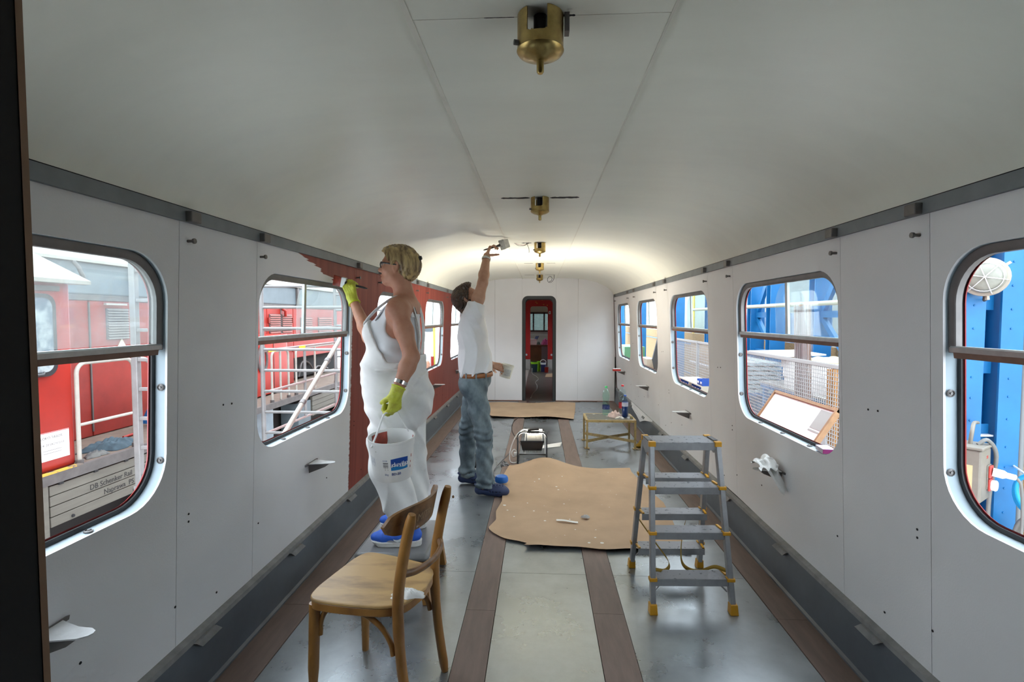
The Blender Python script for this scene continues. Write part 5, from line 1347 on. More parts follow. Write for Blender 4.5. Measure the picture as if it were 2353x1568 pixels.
# bracelet
w_ = Vector(LW_); up = (Vector(LE) - w_).normalized(); cen = w_ + up * 0.055; e1 = up.orthogonal().normalized(); e2 = up.cross(e1)
MB().ring([cen + up * 0.009 + (e1 * cos(t) + e2 * sin(t)) * 0.0355 for t in [2 * pi * i / 24 for i in range(24)]], [cen - up * 0.009 + (e1 * cos(t) + e2 * sin(t)) * 0.0345 for t in [2 * pi * i / 24 for i in range(24)]]).build('bracelet', mat('silver', (0.8, 0.8, 0.8), rough=0.18, metal=0.9), wo, smooth=60)
# running shoes
M_blue = mat('bright_blue_mesh', (0.03, 0.13, 0.62), rough=0.6, bump=0.2, bscale=200, var=0.1, scale=30)
M_sole = mat('white_sole', (0.72, 0.71, 0.68), rough=0.6, rgb2=(0.45, 0.43, 0.40), lo=0.5, hi=0.8, scale=30)
M_greyp = mat('grey_shoe_panel', (0.30, 0.31, 0.34), rough=0.6)
for (ax_, ay_) in ((-0.700, 2.70), (-0.725, 2.935)):
    z0 = 0.2685
    out = []
    outline = [(p.x, p.y) for p in spline([(-0.215, 0.0, 0), (-0.195, -0.038, 0), (-0.13, -0.050, 0), (-0.04, -0.040, 0), (0.03, -0.036, 0), (0.060, -0.018, 0), (0.065, 0.0, 0), (0.060, 0.018, 0), (0.03, 0.036, 0), (-0.04, 0.040, 0), (-0.13, 0.048, 0), (-0.195, 0.036, 0)], 4)]
    Sh = SDF((ax_ - 0.25, ay_ - 0.08, z0 - 0.01), (ax_ + 0.10, ay_ + 0.08, z0 + 0.16), 0.004)
    Sh.chain([(ax_ + 0.028, ay_, z0 + 0.055), (ax_ - 0.06, ay_, z0 + 0.05), (ax_ - 0.14, ay_, z0 + 0.044), (ax_ - 0.185, ay_, z0 + 0.040)], [0.036, 0.040, 0.043, 0.030], 0.02, sq=((0, 0, 1), 0.80))
    Sh.chain([(ax_ + 0.022, ay_, z0 + 0.06), (ax_ + 0.015, ay_, z0 + 0.098)], [0.036, 0.036], 0.02); Sh.cap((ax_ - 0.05, ay_, z0 + 0.075), (ax_ - 0.01, ay_, z0 + 0.095), 0.030, 0.034, 0.02)
    Sh.cut(lambda x, y, z: (z0 + 0.016) - z); Sh.cap((ax_ + 0.0, ay_, z0 + 0.095), (ax_ + 0.0, ay_, z0 + 0.16), 0.032, 0.036, 0.004, 'cut')
    sh = Sh.build('shoe', M_blue, wo, 1)
    MB().prism(outline, lambda x, y: (ax_ + x * 0.97 + (0.006 if x < -.17 else 0), ay_ + y * 0.94, z0 + (0.012 if x < -0.17 else 0.0)), lambda x, y: (ax_ + x, ay_ + y, z0 + 0.028 + 0.006 * (1 if x > 0 else 0))).build('sole', M_sole, sh, fix=True, bevel=0.004, smooth=40)
    for s in (-1, 1):
        # grey saddle and pale swoosh on the flank
        MB().sheet(lambda u, v: (ax_ - 0.115 + 0.125 * u, ay_ + s * (0.0435 - 0.010 * v - 0.003 * abs(u - .5)), z0 + 0.030 + 0.036 * v), 8, 4, 0.002).build('side_panel', M_greyp, sh, smooth=60)
        sw = [(0.0, 0.020), (0.012, 0.006), (0.03, 0.0), (0.052, 0.007), (0.095, 0.034), (0.055, 0.020), (0.03, 0.0155), (0.014, 0.022), (0.010, 0.034), (0.002, 0.030)]
        MB().prism(sw, lambda x, z: (ax_ - 0.085 + x, ay_ + s * (0.0470 - 0.26 * z), z0 + 0.031 + z), lambda x, z: (ax_ - 0.085 + x, ay_ + s * (0.0440 - 0.26 * z), z0 + 0.031 + z)).build('flank_mark', mat('pale_mark', (0.72, 0.78, 0.76), rough=0.4), sh, fix=True)
    for q in range(4):
        xx = ax_ - 0.125 + 0.022 * q; zz = z0 + 0.081 + 0.007 * q
        MB().tube(spline([(xx, ay_ - 0.024, zz - 0.008), (xx + 0.004, ay_, zz + 0.002), (xx + 0.002, ay_ + 0.024, zz - 0.008)], 4), 0.0035, 6).build('lace', M_white, sh, smooth=60)

# ------------------------------------------------------------------ her bucket and brush
bk_c = Vector((-0.728, 2.495, 0.715)); tilt = Matrix.Translation(bk_c) @ Matrix.Rotation(R(7), 4, 'X') @ Matrix.Rotation(R(0), 4, 'Z')
bu = thing('paint_bucket', 'white plastic paint bucket with a blue printed label, smeared with red paint', 'bucket', tuple(bk_c))
R0, R1, BH = 0.093, 0.110, 0.205
MB(tilt).lathe([(0.0, 0.0), (R0, 0.0), (R0 + 0.002, 0.004), (R1 - 0.003, BH - 0.045), (R1 + 0.001, BH - 0.043), (R1 + 0.003, BH - 0.012), (R1 + 0.0055, BH - 0.010), (R1 + 0.006, BH), (R1 + 0.001, BH), (R1 - 0.004, BH - 0.03), (R0 - 0.002, 0.004), (0.0, 0.003)], 48, caps=False).build('pail', M_whitep, bu, smooth=35)
def bk_pt(a, z, e=0.0):
    r_ = R0 + (R1 - 0.003 - R0) * (z / (BH - 0.045)) + e
    return tilt @ Vector((cos(a) * r_, sin(a) * r_, z))
def decal(name, a0, a1, z0, z1, material, e=0.0008, top=None):
    n = 10
    def fn(u, v):
        zt = z1 if top is None else z1 + top(u)
        return bk_pt(a0 + (a1 - a0) * u, z0 + (zt - z0) * v, e)
    return MB().sheet(fn, n, 4).build(name, material, bu, smooth=60)
M_lab = mat('label_blue', (0.006, 0.06, 0.33), rough=0.35); M_lab2 = mat('label_light_blue', (0.01, 0.20, 0.50), rough=0.35)
A0, A1 = R(-78), R(-29)
decal('label_panel', A0, A1, 0.062, 0.122, M_lab, 0.0007, lambda u: 0.004 * sin(pi * u))
decal('label_band', A0, A1, 0.064, 0.080, M_lab2, 0.0011, lambda u: 0.004 * sin(2 * pi * u))
decal('small_print', R(-152), R(-124), 0.045, 0.125, mat('fine_print_grey', (0.55, 0.57, 0.60), rough=0.5, rgb2=(0.72, 0.73, 0.74), lo=0.45, hi=0.55, scale=90), 0.0007)
for k in range(12):
    za = 0.066 + 0.0034 * k
    if hsh(k, 3) > 0.22: decal('barcode_bar', R(-99), R(-85), za, za + 0.0010 + 0.0016 * hsh(k), mat('barcode_black', (0.05, 0.05, 0.06), rough=0.5), 0.0008)
def bent_text(name, body, size, a_start, z, material, e=0.0016, bold=0.0):
    cu = bpy.data.curves.new('t', 'FONT'); cu.body = body; cu.size = size; cu.resolution_u = 3; cu.offset = bold
    to = bpy.data.objects.new('t', cu); col.objects.link(to); dg = bpy.context.evaluated_depsgraph_get()
    me = bpy.data.meshes.new_from_object(to.evaluated_get(dg)); bpy.data.objects.remove(to)
    Mi = WM[bu.name].inverted()
    for v_ in me.vertices:
        v_.co = Mi @ bk_pt(a_start + v_.co.x / 0.1, z + v_.co.y, e)
    me.materials.clear(); me.materials.append(material)
    o = bpy.data.objects.new(name, me); col.objects.link(o); o.parent = bu; WM[o.name] = WM[bu.name].copy(); return o
M_txt = mat('print_white', (0.85, 0.87, 0.9), rough=0.4); M_txtb = mat('print_blue', (0.02, 0.06, 0.25), rough=0.4)
bent_text('brand_lettering', 'duvilax', 0.030, R(-75), 0.086, M_txt, 0.0040, 0.0004)
bent_text('lettering', 'BD-20', 0.017, R(-77), 0.040, M_txtb, 0.0032, 0.0003)
bent_text('lettering', '5kg', 0.013, R(-96), 0.040, M_txtb, 0.0026)
bent_text('lettering', 'DVSB', 0.009, R(-99), 0.113, M_txtb, 0.0026)
decal('small_print', R(-49), R(-33), 0.042, 0.056, mat('fine_print_grey', (0.5, 0.5, 0.5)), 0.0007)
M_redwet = mat('wet_red_paint', (0.33, 0.04, 0.02), rough=0.3, var=0.3, scale=40, bump=0.4, bscale=60)
# paint smears inside and drips outside
def smear(a0, a1, z0, z1, seed, inside=True):
    def fn(u, v):
        zt = z1 - 0.035 * hsh(int(u * 9), seed) * (1 - v) if False else z1
        e_ = min(1.0, 5 * u, 5 * (1 - u)); z = z1 - (z1 - z0) * (1 - v) * (0.45 + 0.55 * e_ + 0.30 * wob(u * 1.3 + seed))
        return bk_pt(a0 + (a1 - a0) * u, min(z, BH - 0.002), -0.0035 - 0.002 * hsh(u, v, seed))
    return MB().sheet(fn, 16, 6).build('paint_smear', M_redwet, bu, smooth=60)
smear(R(118), R(170), 0.10, BH - 0.012, 1); smear(R(12), R(28), 0.15, BH - 0.01, 2)
for a, z, L_ in ((-16, 0.125, 0.016), (-18, 0.092, 0.010), (-19, 0.068, 0.012), (-122, 0.163, 0.008), (60, 0.19, 0.006)):
    decal('paint_drip', R(a), R(a + 3.2), z - L_, z, M_redwet, 0.0012)
# bail handle up to the fist
pv = R(-126)
grip = Vector((-0.738, 2.497, 1.028))
pa, pb = bk_pt(pv, BH - 0.025, 0.010), bk_pt(pv + pi, BH - 0.025, 0.010)
axd = (pb - pa).normalized()
MB().tube(spline([pa, pa.lerp(grip, 0.5) - axd * 0.018, grip - axd * 0.040, grip, grip + axd * 0.040, pb.lerp(grip, 0.5) + axd * 0.018, pb], 7), 0.0055, 8, flat=0.7).build('bail_handle', M_whitep, bu, smooth=60)
for a in (pv, pv + pi):
    MB().sheet(lambda u, v: bk_pt(a + R(9) * (u * 2 - 1), BH - 0.05 + 0.035 * v, 0.004), 4, 3, 0.006).build('handle_lug', M_whitep, bu, smooth=60)

br = thing('paint_brush', 'paint brush loaded with red paint, held against the wall in a yellow glove', 'brush', (-1.2, 3.19, 1.68))
hc_ = Vector(RW_) + Vector((-0.30, 0.12, 0.94)).normalized() * 0.088 + Vector((0, 0.030, 0))
tip = Vector((-1.303, 3.197, 1.738)); endp = Vector((-1.085, 3.207, 1.682))
axb = (endp - tip).normalized(); side_ = axb.cross(Vector((0, 1, 0.2))).normalized(); nrm_ = axb.cross(side_)
def brick(a0, a1, w0, w1, t0, t1):
    A, Bp = tip + axb * a0, tip + axb * a1
    q = lambda c, w, t: [c - side_ * w - nrm_ * t, c + side_ * w - nrm_ * t, c + side_ * w + nrm_ * t, c - side_ * w + nrm_ * t]
    return MB().add(q(A, w0, t0) + q(Bp, w1, t1), [(0, 3, 2, 1), (4, 5, 6, 7), (0, 1, 5, 4), (1, 2, 6, 5), (2, 3, 7, 6), (3, 0, 4, 7)])
brick(0.0, 0.055, 0.034, 0.030, 0.004, 0.011).build('bristles', M_redwet, br, fix=True, bevel=0.002)
brick(0.052, 0.082, 0.0315, 0.0315, 0.012, 0.012).build('ferrule', M_steel, br, fix=True, bevel=0.001)
MB().tube([tip + axb * a for a in (0.08, 0.10, 0.125, 0.16, 0.20, 0.222)], [0.020, 0.016, 0.010, 0.011, 0.010, 0.004], 12, flat=0.7).build('handle', M_black, br, smooth=60)

# ------------------------------------------------------------------ the man
ma = thing('person', 'person in a white t-shirt and blue jeans, painting the ceiling with one arm raised', 'person', (-0.55, 4.4, 0.006))
MC, MF, MU = (-0.622, 4.395, 1.668), (0.80, -0.03, 0.60), (-0.60, 0.0, 0.80)
S = SDF((-0.80, 4.02, 0.0), (-0.20, 4.88, 2.22), 0.0056)
PM = head_sdf(S, MC, MF, MU, 1.0)
S.cap((-0.615, 4.395, 1.62), (-0.595, 4.395, 1.50), 0.060, 0.066, 0.03)
S.cap((-0.575, 4.30, 1.475), (-0.575, 4.50, 1.465), 0.070, 0.070, 0.06)
S.ell((-0.575, 4.395, 1.34), (0.115, 0.185, 0.19), 0.05); S.ell((-0.555, 4.395, 1.12), (0.110, 0.160, 0.18), 0.06); S.ell((-0.55, 4.395, 0.95), (0.120, 0.170, 0.12), 0.05)
MRS, MRE, MRW = Vector((-0.545, 4.245, 1.535)), Vector((-0.475, 4.285, 1.790)), Vector((-0.455, 4.420, 2.030))
MLS, MLE, MLW = Vector((-0.565, 4.565, 1.455)), Vector((-0.575, 4.675, 1.205)), Vector((-0.445, 4.705, 1.068))
S.cap((-0.57, 4.33, 1.45), MRS, 0.072, 0.062, 0.05)
for (a, e, w_) in ((MRS, MRE, MRW), (MLS, MLE, MLW)):
    S.ell(a, (0.062, 0.060, 0.064), 0.04)
    S.chain([a, a.lerp(e, 0.5), e], [0.053, 0.050, 0.042], 0.03); S.chain([e, e.lerp(w_, 0.3), w_], [0.042, 0.044, 0.029], 0.02)
mhr = hand_caps(MRW, (0.25, 0.45, 0.85), (0.85, 0.1, -0.3), True, ((0.5, 0.9, 0.6), (0.6, 1.0, 0.7), (0.8, 1.1, 0.7), (0.9, 1.1, 0.8)), (0.25, 0.9), 1.0, 0.02)
mhl = hand_caps(MLW, (0.93, 0.15, -0.30), (0.1, 0.95, -0.25), False, ((0.25, 0.5, 0.4), (0.35, 0.55, 0.4), (0.45, 0.6, 0.4), (0.5, 0.7, 0.4)), (0.5, 0.75), 1.0, 0.03)
for (a, b, r1, r2) in mhr + mhl: S.cap(a, b, r1, r2, 0.006)
MLEG = (((-0.55, 4.31, 0.93), (-0.470, 4.285, 0.50), (-0.455, 4.25, 0.10)), ((-0.555, 4.48, 0.93), (-0.645, 4.54, 0.50), (-0.645, 4.555, 0.10)))
for hip, kn, an in MLEG:
    S.chain([hip, kn, an], [0.088, 0.056, 0.040], 0.03)
    S.cap((an[0] - 0.03, an[1], 0.055), (an[0] + 0.13, an[1] - 0.01, 0.050), 0.034, 0.032, 0.03)
mb_ = S.build('body', M_skinm, ma, 1)
face_bits(mb_, PM, MF, MU, 1.0)
# t-shirt
T = SDF((-0.80, 4.10, 0.98), (-0.36, 4.72, 1.66), 0.0065); o_ = 0.012
T.cap((-0.575, 4.30, 1.475), (-0.575, 4.50, 1.465), 0.070 + o_, 0.070 + o_, 0.06)
T.ell((-0.575, 4.395, 1.34), (0.118 + o_, 0.188 + o_, 0.19 + o_), 0.05); T.ell((-0.560, 4.395, 1.12), (0.118 + o_, 0.172 + o_, 0.19 + o_), 0.06)
T.chain([(-0.552, 4.395, 1.15), (-0.545, 4.395, 1.0)], [0.14, 0.142], 0.04, sq=((0, 1, 0), 1.25))
T.cap((-0.57, 4.33, 1.45), MRS, 0.084, 0.080, 0.05); T.cap(MRS, MRS.lerp(MRE, 0.36), 0.074, 0.072, 0.03)
T.cap((-0.57, 4.50, 1.44), MLS, 0.08, 0.074, 0.05); T.cap(MLS, MLS.lerp(MLE, 0.60), 0.072, 0.068, 0.03)
ru = (MRE - MRS).normalized(); rp_ = MRS + ru * 0.085; lu = (MLE - MLS).normalized(); lp_ = MLS + lu * 0.15
T.cut(lambda x, y, z: np.where((z > 1.52) & (y < 4.34) & (x > -0.62), (x - rp_.x) * ru.x + (y - rp_.y) * ru.y + (z - rp_.z) * ru.z, -0.1))
T.cut(lambda x, y, z: np.where(y > 4.56, (x - lp_.x) * lu.x + (y - lp_.y) * lu.y + (z - lp_.z) * lu.z, -0.1))
T.cap((-0.575, 4.395, 1.66), (-0.60, 4.395, 1.55), 0.080, 0.074, 0.008, 'cut')
T.cut(lambda x, y, z: 1.022 + 0.014 * np.sin((x + 0.55) * 14) + 0.05 * (x + 0.56) - z)
T.warp(lambda x, y, z: -0.015 * (1 - np.abs(np.sin(x * 31 + z * 4 + 1.6 * np.sin(z * 8 + 1)))) ** 2 * np.clip((1.50 - z) * 3, 0, 1) * np.clip((4.45 - y) * 6, 0, 1) - 0.006 * (1 - np.abs(np.sin((x + z) * 23 + 2 * np.sin(x * 12)))) ** 2 * np.clip((z - 1.2) * 4, 0, 1))
T.cap(MRS.lerp(MRE, 0.20), MRE, 0.058, 0.050, 0.0, 'cut')
T.build('t_shirt', mat('white_tee', (0.74, 0.745, 0.76), rough=0.85, bump=0.15, bscale=40, var=0.03), ma, 1)
# jeans
M_jean = mat('washed_denim', (0.068, 0.098, 0.118), rough=0.8, rgb2=(0.19, 0.245, 0.27), lo=0.40, hi=0.66, scale=7.5, stretch=(1, 1, 0.7), bump=0.2, bscale=120, detail=5)
J = SDF((-0.82, 4.08, 0.04), (-0.30, 4.72, 1.10), 0.006); o_ = 0.014
J.ell((-0.55, 4.395, 0.96), (0.112 + o_, 0.165 + o_, 0.13), 0.05); J.ell((-0.548, 4.395, 1.03), (0.116 + o_, 0.160 + o_, 0.09), 0.06)
J.ell((-0.612, 4.325, 0.92), (0.066, 0.082, 0.11), 0.06); J.ell((-0.612, 4.465, 0.92), (0.066, 0.082, 0.11), 0.06)
for i, (hip, kn, an) in enumerate(MLEG):
    md = tuple((hip[j] + kn[j]) / 2 for j in range(3)); cf = tuple((kn[j] + an[j]) / 2 for j in range(3))
    J.chain([hip, md, kn, cf, (an[0] - 0.004, an[1], 0.115), (an[0], an[1], 0.075)], [0.100, 0.086, 0.072, 0.068, 0.068, 0.072], 0.03)
J.cut(lambda x, y, z: z - 1.012); J.cut(lambda x, y, z: np.where(y < 4.40, 0.078, 0.072) - z)
J.warp(lambda x, y, z: 0.006 * np.sin(z * 105 + 4 * np.sin(y * 18 + x * 12)) * (np.exp(-((z - 0.50) / 0.10) ** 2) + np.exp(-((z - 0.11) / 0.05) ** 2) * 1.3) + 0.004 * np.sin(z * 45 + x * 60 + y * 30) + 0.004 * np.sin((z + x) * 50) * np.exp(-((z - 0.80) / 0.10) ** 2))
for hip, kn, an in MLEG: J.cap((an[0], an[1], 0.03), (an[0] - 0.002, an[1], 0.13), 0.060, 0.058, 0.0, 'cut')
J.build('jeans', M_jean, ma, 1)
# belt, loops, pocket
bl = [(-0.548 + 0.141 * cos(t), 4.395 + 0.187 * sin(t), 1.012 + 0.004 * cos(t)) for t in [2 * pi * i / 40 for i in range(40)]]
bt = MB().ring([(x, y, z + 0.018) for x, y, z in bl], [(x, y, z - 0.018) for x, y, z in bl]).build('belt', mat('tan_leather', (0.30, 0.115, 0.04), rough=0.5, var=0.15, scale=12), ma, smooth=60)
sd = bt.modifiers.new('t', 'SOLIDIFY'); sd.thickness = 0.004
for t in (-2.6, -2.0, -1.4, -0.8, 0.6, 2.4):
    p = Vector((-0.548 + 0.146 * cos(t), 4.395 + 0.192 * sin(t), 1.010))
    MB().bar(p - Vector((0, 0, .026)), p + Vector((0, 0, .026)), 0.012, 0.004, (cos(t), sin(t), 0)).build('belt_loop', M_jean, bt)
# hair, beard, ear bits
Hh = SDF((-0.78, 4.26, 1.50), (-0.44, 4.53, 1.82), 0.0045)
hc, hf, hu = Vector(MC), Vector(MF).normalized(), Vector(MU).normalized(); hl_ = hu.cross(hf); hax = (hf, hl_, hu)
hp = lambda a, b, e: hc + hf * a + hu * b + hl_ * e
Hh.ell(hp(-0.018, 0.028, 0), (0.108, 0.088, 0.098), 0.01, ax=hax); Hh.ell(hp(-0.070, -0.020, 0), (0.056, 0.080, 0.085), 0.03, ax=hax); Hh.ell(hp(-0.05, -0.085, 0), (0.05, 0.066, 0.045), 0.03, ax=hax)
Hh.ell(hp(0.050, 0.085, 0.0), (0.05, 0.062, 0.028), 0.03, ax=hax); Hh.ell(hp(-0.015, -0.005, 0.068), (0.045, 0.024, 0.055), 0.02, ax=hax); Hh.ell(hp(-0.015, -0.005, -0.068), (0.045, 0.024, 0.055), 0.02, ax=hax)
cutM = np.array(MC, np.float32); fvm = np.array(hf, np.float32); uvm = np.array(hu, np.float32)
def hair_face2(x, y, z):
    a = (x - cutM[0]) * fvm[0] + (y - cutM[1]) * fvm[1] + (z - cutM[2]) * fvm[2]; b = (x - cutM[0]) * uvm[0] + (y - cutM[1]) * uvm[1] + (z - cutM[2]) * uvm[2]
    edge = np.interp(b, [-0.13, -0.04, 0.0, 0.03, 0.06, 0.095], [-0.02, 0.0, 0.028, 0.045, 0.072, 0.14]).astype(np.float32)
    return np.maximum((a - edge) * 0.7, -0.118 - b)
Hh.cut(hair_face2)
for s in (-1, 1): Hh.ell(hp(-0.010, -0.016, 0.088 * s), (0.017, 0.02, 0.026), 0.006, 'cut', ax=hax)
Hh.warp(lambda x, y, z: 0.004 * np.sin(x * 200 + 3 * np.sin(z * 50) + y * 160) + 0.003 * np.sin(y * 240 + z * 170))
Hh.build('hair', M_darkhair, ma, 1)
Bd = SDF((-0.66, 4.28, 1.54), (-0.42, 4.51, 1.74), 0.004)
Bd.ell(hp(0.060, -0.092, 0), (0.038, 0.040, 0.030), 0.02, ax=hax)
for s in (-1, 1): Bd.chain([hp(0.012, -0.035, 0.062 * s), hp(0.02, -0.075, 0.056 * s), hp(0.058, -0.10, 0.02 * s)], [0.012, 0.020, 0.022], 0.02)
Bd.cap(hp(0.090, -0.055, -0.022), hp(0.090, -0.055, 0.022), 0.009, 0.009, 0.01)
Bd.ell(hp(0.10, -0.070, 0), (0.022, 0.020, 0.010), 0.004, 'cut', ax=hax)
Bd.warp(lambda x, y, z: 0.002 * np.sin(x * 300 + y * 260) * np.sin(z * 280))
Bd.build('beard', M_darkhair, ma, 1)
# watch
up = (MRE - MRW).normalized(); cen = MRW + up * 0.035; e1 = up.orthogonal().normalized(); e2 = up.cross(e1)
wt = MB().ring([cen + up * 0.010 + (e1 * cos(t) + e2 * sin(t)) * 0.034 for t in [2 * pi * i / 20 for i in range(20)]], [cen - up * 0.010 + (e1 * cos(t) + e2 * sin(t)) * 0.0345 for t in [2 * pi * i / 20 for i in range(20)]]).build('watch', mat('watch_steel', (0.55, 0.55, 0.52), rough=0.3, metal=0.8, var=0.3, scale=90), ma, smooth=60)
sd = wt.modifiers.new('t', 'SOLIDIFY'); sd.thickness = 0.005
# clogs
M_navy = mat('navy_foam', (0.022, 0.038, 0.105), rough=0.6, var=0.1, scale=20)
for (hip, kn, an), yaw in zip(MLEG, (-3, 8)):
    hx, hy = an[0], an[1]
    C = SDF((hx - 0.12, hy - 0.10, 0.0), (hx + 0.25, hy + 0.12, 0.16), 0.0042)
    C.chain([(hx - 0.045, hy, 0.045), (hx + 0.03, hy, 0.045), (hx + 0.12, hy - 0.005, 0.042), (hx + 0.165, hy - 0.005, 0.040)], [0.040, 0.043, 0.055, 0.040], 0.03, sq=((0, 0, 1), 0.85))
    C.cap((hx + 0.06, hy, 0.06), (hx + 0.13, hy - 0.004, 0.055), 0.042, 0.042, 0.03); C.chain([(hx - 0.05, hy, 0.05), (hx - 0.045, hy, 0.085)], [0.036, 0.034], 0.02)
    C.cut(lambda x, y, z: 0.0075 - z); C.cap((hx - 0.012, hy, 0.065), (hx - 0.02, hy, 0.18), 0.036, 0.045, 0.004, 'cut')
    for i in range(4):
        for j in (-1, 0, 1):
            C.cap((hx + 0.075 + 0.024 * i, hy + 0.022 * j - 0.003, 0.075), (hx + 0.078 + 0.024 * i, hy + 0.03 * j - 0.003, 0.16), 0.0055, 0.0055, 0.0, 'cut')
        for s in (-1, 1): C.cap((hx + 0.045 + 0.028 * i, hy + s * 0.04, 0.046), (hx + 0.04 + 0.028 * i, hy + s * 0.09, 0.050), 0.0055, 0.0055, 0.0, 'cut')
    cl = C.build('clog', M_navy, ma, 1)
    MB().tube(spline([(hx + 0.03, hy - 0.050, 0.066), (hx - 0.04, hy - 0.046, 0.085), (hx - 0.088, hy, 0.094), (hx - 0.04, hy + 0.046, 0.085), (hx + 0.03, hy + 0.050, 0.066)], 6), 0.007, 8, flat=1.2).build('heel_strap', M_navy, cl, smooth=60)

# his brush and container
br2 = thing('paint_brush', 'wide brush with white paint held flat against the ceiling', 'brush', (-0.36, 4.5, 2.12))
tip = Vector((-0.268, 4.50, 2.150)); endp = Vector((-0.475, 4.452, 2.085)); axb = (endp - tip).normalized(); side_ = Vector((0.10, 0.12, 0.96)); side_ = (side_ - axb * side_.dot(axb)).normalized(); nrm_ = axb.cross(side_)
brick(0.0, 0.045, 0.036, 0.042, 0.003, 0.011).build('bristles', mat('brush_white', (0.62, 0.60, 0.54), rough=0.6, var=0.15, scale=40), br2, fix=True, bevel=0.002)
brick(0.043, 0.085, 0.0425, 0.0425, 0.012, 0.012).build('ferrule', mat('painted_ferrule', (0.50, 0.49, 0.46), rough=0.45, rgb2=(0.2, 0.2, 0.19), lo=0.5, hi=0.7, scale=40), br2, fix=True, bevel=0.001)
MB().tube([tip + axb * a for a in (0.083, 0.11, 0.14, 0.18, 0.222, 0.235)], [0.026, 0.016, 0.011, 0.012, 0.010, 0.004], 12, flat=0.6).build('handle', M_black, br2, smooth=60)
pc = thing('paint_pot', 'small white plastic paint pot with a printed label in the man\'s far hand', 'pot', (-0.31, 4.775, 0.95))
tm_ = Matrix.Translation((-0.325, 4.775, 0.940)) @ Matrix.Rotation(R(14), 4, 'Y')
MB(tm_).lathe([(0.0, 0.0), (0.052, 0.0), (0.060, 0.108), (0.064, 0.110), (0.064, 0.124), (0.061, 0.124), (0.050, 0.004), (0, 0.004)], 32, caps=False).build('pot_body', mat('ivory_plastic', (0.66, 0.66, 0.58), rough=0.4), pc, smooth=35)
def pot_decal(name, a0, a1, z0, z1, material):
    MB().sheet(lambda u, v: tm_ @ Vector((cos(a0 + (a1 - a0) * u) * (0.0528 + 0.074 * (z0 + (z1 - z0) * v)), sin(a0 + (a1 - a0) * u) * (0.0528 + 0.074 * (z0 + (z1 - z0) * v)), z0 + (z1 - z0) * v)), 8, 3).build(name, material, pc, smooth=60)
pot_decal('printed_label', R(-105), R(-35), 0.022, 0.085, mat('grey_print', (0.42, 0.43, 0.42), rough=0.5, rgb2=(0.62, 0.62, 0.57), lo=0.45, hi=0.6, scale=110))
for a, z, m_ in ((-128, 0.074, (0.35, 0.04, 0.02)), (-128, 0.046, (0.28, 0.15, 0.04)), (-128, 0.026, (0.42, 0.18, 0.06))):
    pot_decal('hazard_mark', R(a - 6), R(a + 8), z, z + 0.013, mat('mark_%d' % int(z * 1000), m_, rough=0.5))
pot_decal('blue_stripe', R(-152), R(-143), 0.035, 0.082, mat('label_blue', (0.006, 0.06, 0.33)))

# ================================================================== OUTSIDE, LEFT: red locomotive, scaffold tower
GZ = -1.25
M_conc = mat('hall_concrete', (0.58, 0.57, 0.54), rough=0.8, var=0.2, scale=1.2)
gr = struct(MB().box(-14, -1.6, -6, 40, GZ - .1, GZ).build('ground_hall', M_conc), 'concrete hall floor beside the train')
MB().box(1.6, 14, -6, 40, GZ - .1, GZ).build('slab', M_conc, gr)
MB().box(-1.6, 1.6, 11.5, 40, GZ - .1, GZ).build('slab', M_conc, gr)
M_lred = mat('locomotive_red', (0.30, 0.014, 0.006), rough=0.42, var=0.14, scale=2.5)
M_lred2 = mat('locomotive_faded_red', (0.25, 0.025, 0.016), rough=0.55, var=0.18, scale=4)
M_lgrey = mat('locomotive_grey', (0.115, 0.145, 0.16), rough=0.55, var=0.12, scale=3)
M_lbeige = mat('weathered_roof', (0.30, 0.28, 0.235), rough=0.7, var=0.12, scale=5)
M_deck = mat('dusty_deck', (0.15, 0.112, 0.085), rough=0.8, var=0.2, scale=9)
M_sill = mat('dark_deck_edge', (0.10, 0.09, 0.085), rough=0.6, var=0.2, scale=9)
M_plank = mat('weathered_grey_board', (0.135, 0.128, 0.105), rough=0.7, var=0.15, scale=5, stretch=(1, 0.4, 3))
M_lwhite = mat('cream_white_pipe', (0.36, 0.345, 0.30), rough=0.5, var=0.08, scale=14)
lo = thing('locomotive', 'red and grey diesel locomotive standing beside the carriage', 'locomotive', (-4.6, 8, GZ))
def LP(m, name, material, parent=None, **k): return m.build(name, material, parent or lo, **k)
HX, DX = -4.7, -3.9
# hood: red body panels with gaps, grey upper body, roof
for a, b in ((3.2, 5.35), (5.36, 6.6), (6.61, 8.85), (8.86, 9.80), (9.81, 12.4)):
    LP(MB().box(HX - 1.6, HX, a, b, 0.72 if a > 9.8 else 0.25, 1.68), 'hood_panel', M_lred if a > 6 else M_lred2, bevel=0.01)
for a, b in ((3.2, 7.4), (7.44, 9.9), (9.94, 12.4)):
    LP(MB().box(HX - 1.62, HX + 0.02, a, b, 1.74, 2.07), 'upper_panel', M_lgrey, bevel=0.015)
LP(MB().box(HX - 1.6, HX + 0.01, 3.2, 12.4, 1.68, 1.74), 'drip_rail', M_sill)
LP(MB().prism([(HX + 0.06, 2.07), (HX + 0.05, 2.10), (HX - 0.8, 2.32), (HX - 1.65, 2.10), (HX - 1.65, 2.07)], lambda x, z: (x, 3.2, z), lambda x, z: (x, 12.4, z)), 'hood_roof', M_lbeige, fix=True)
LP(MB().box(HX - 1.4, HX - 0.15, 9.85, 12.3, 0.30, 0.70), 'engine_bay', M_dark)
for (y, dz) in ((10.2, 0.1), (10.9, -0.05)):
    LP(MB().tube(spline([(HX - 0.1, y, 0.32), (HX - 0.08, y + 0.1, 0.5 + dz), (HX - 0.12, y + 0.5, 0.45 + dz), (HX - 0.1, y + 0.7, 0.35)], 6), 0.02, 6), 'hose', M_darkmetal, smooth=60)
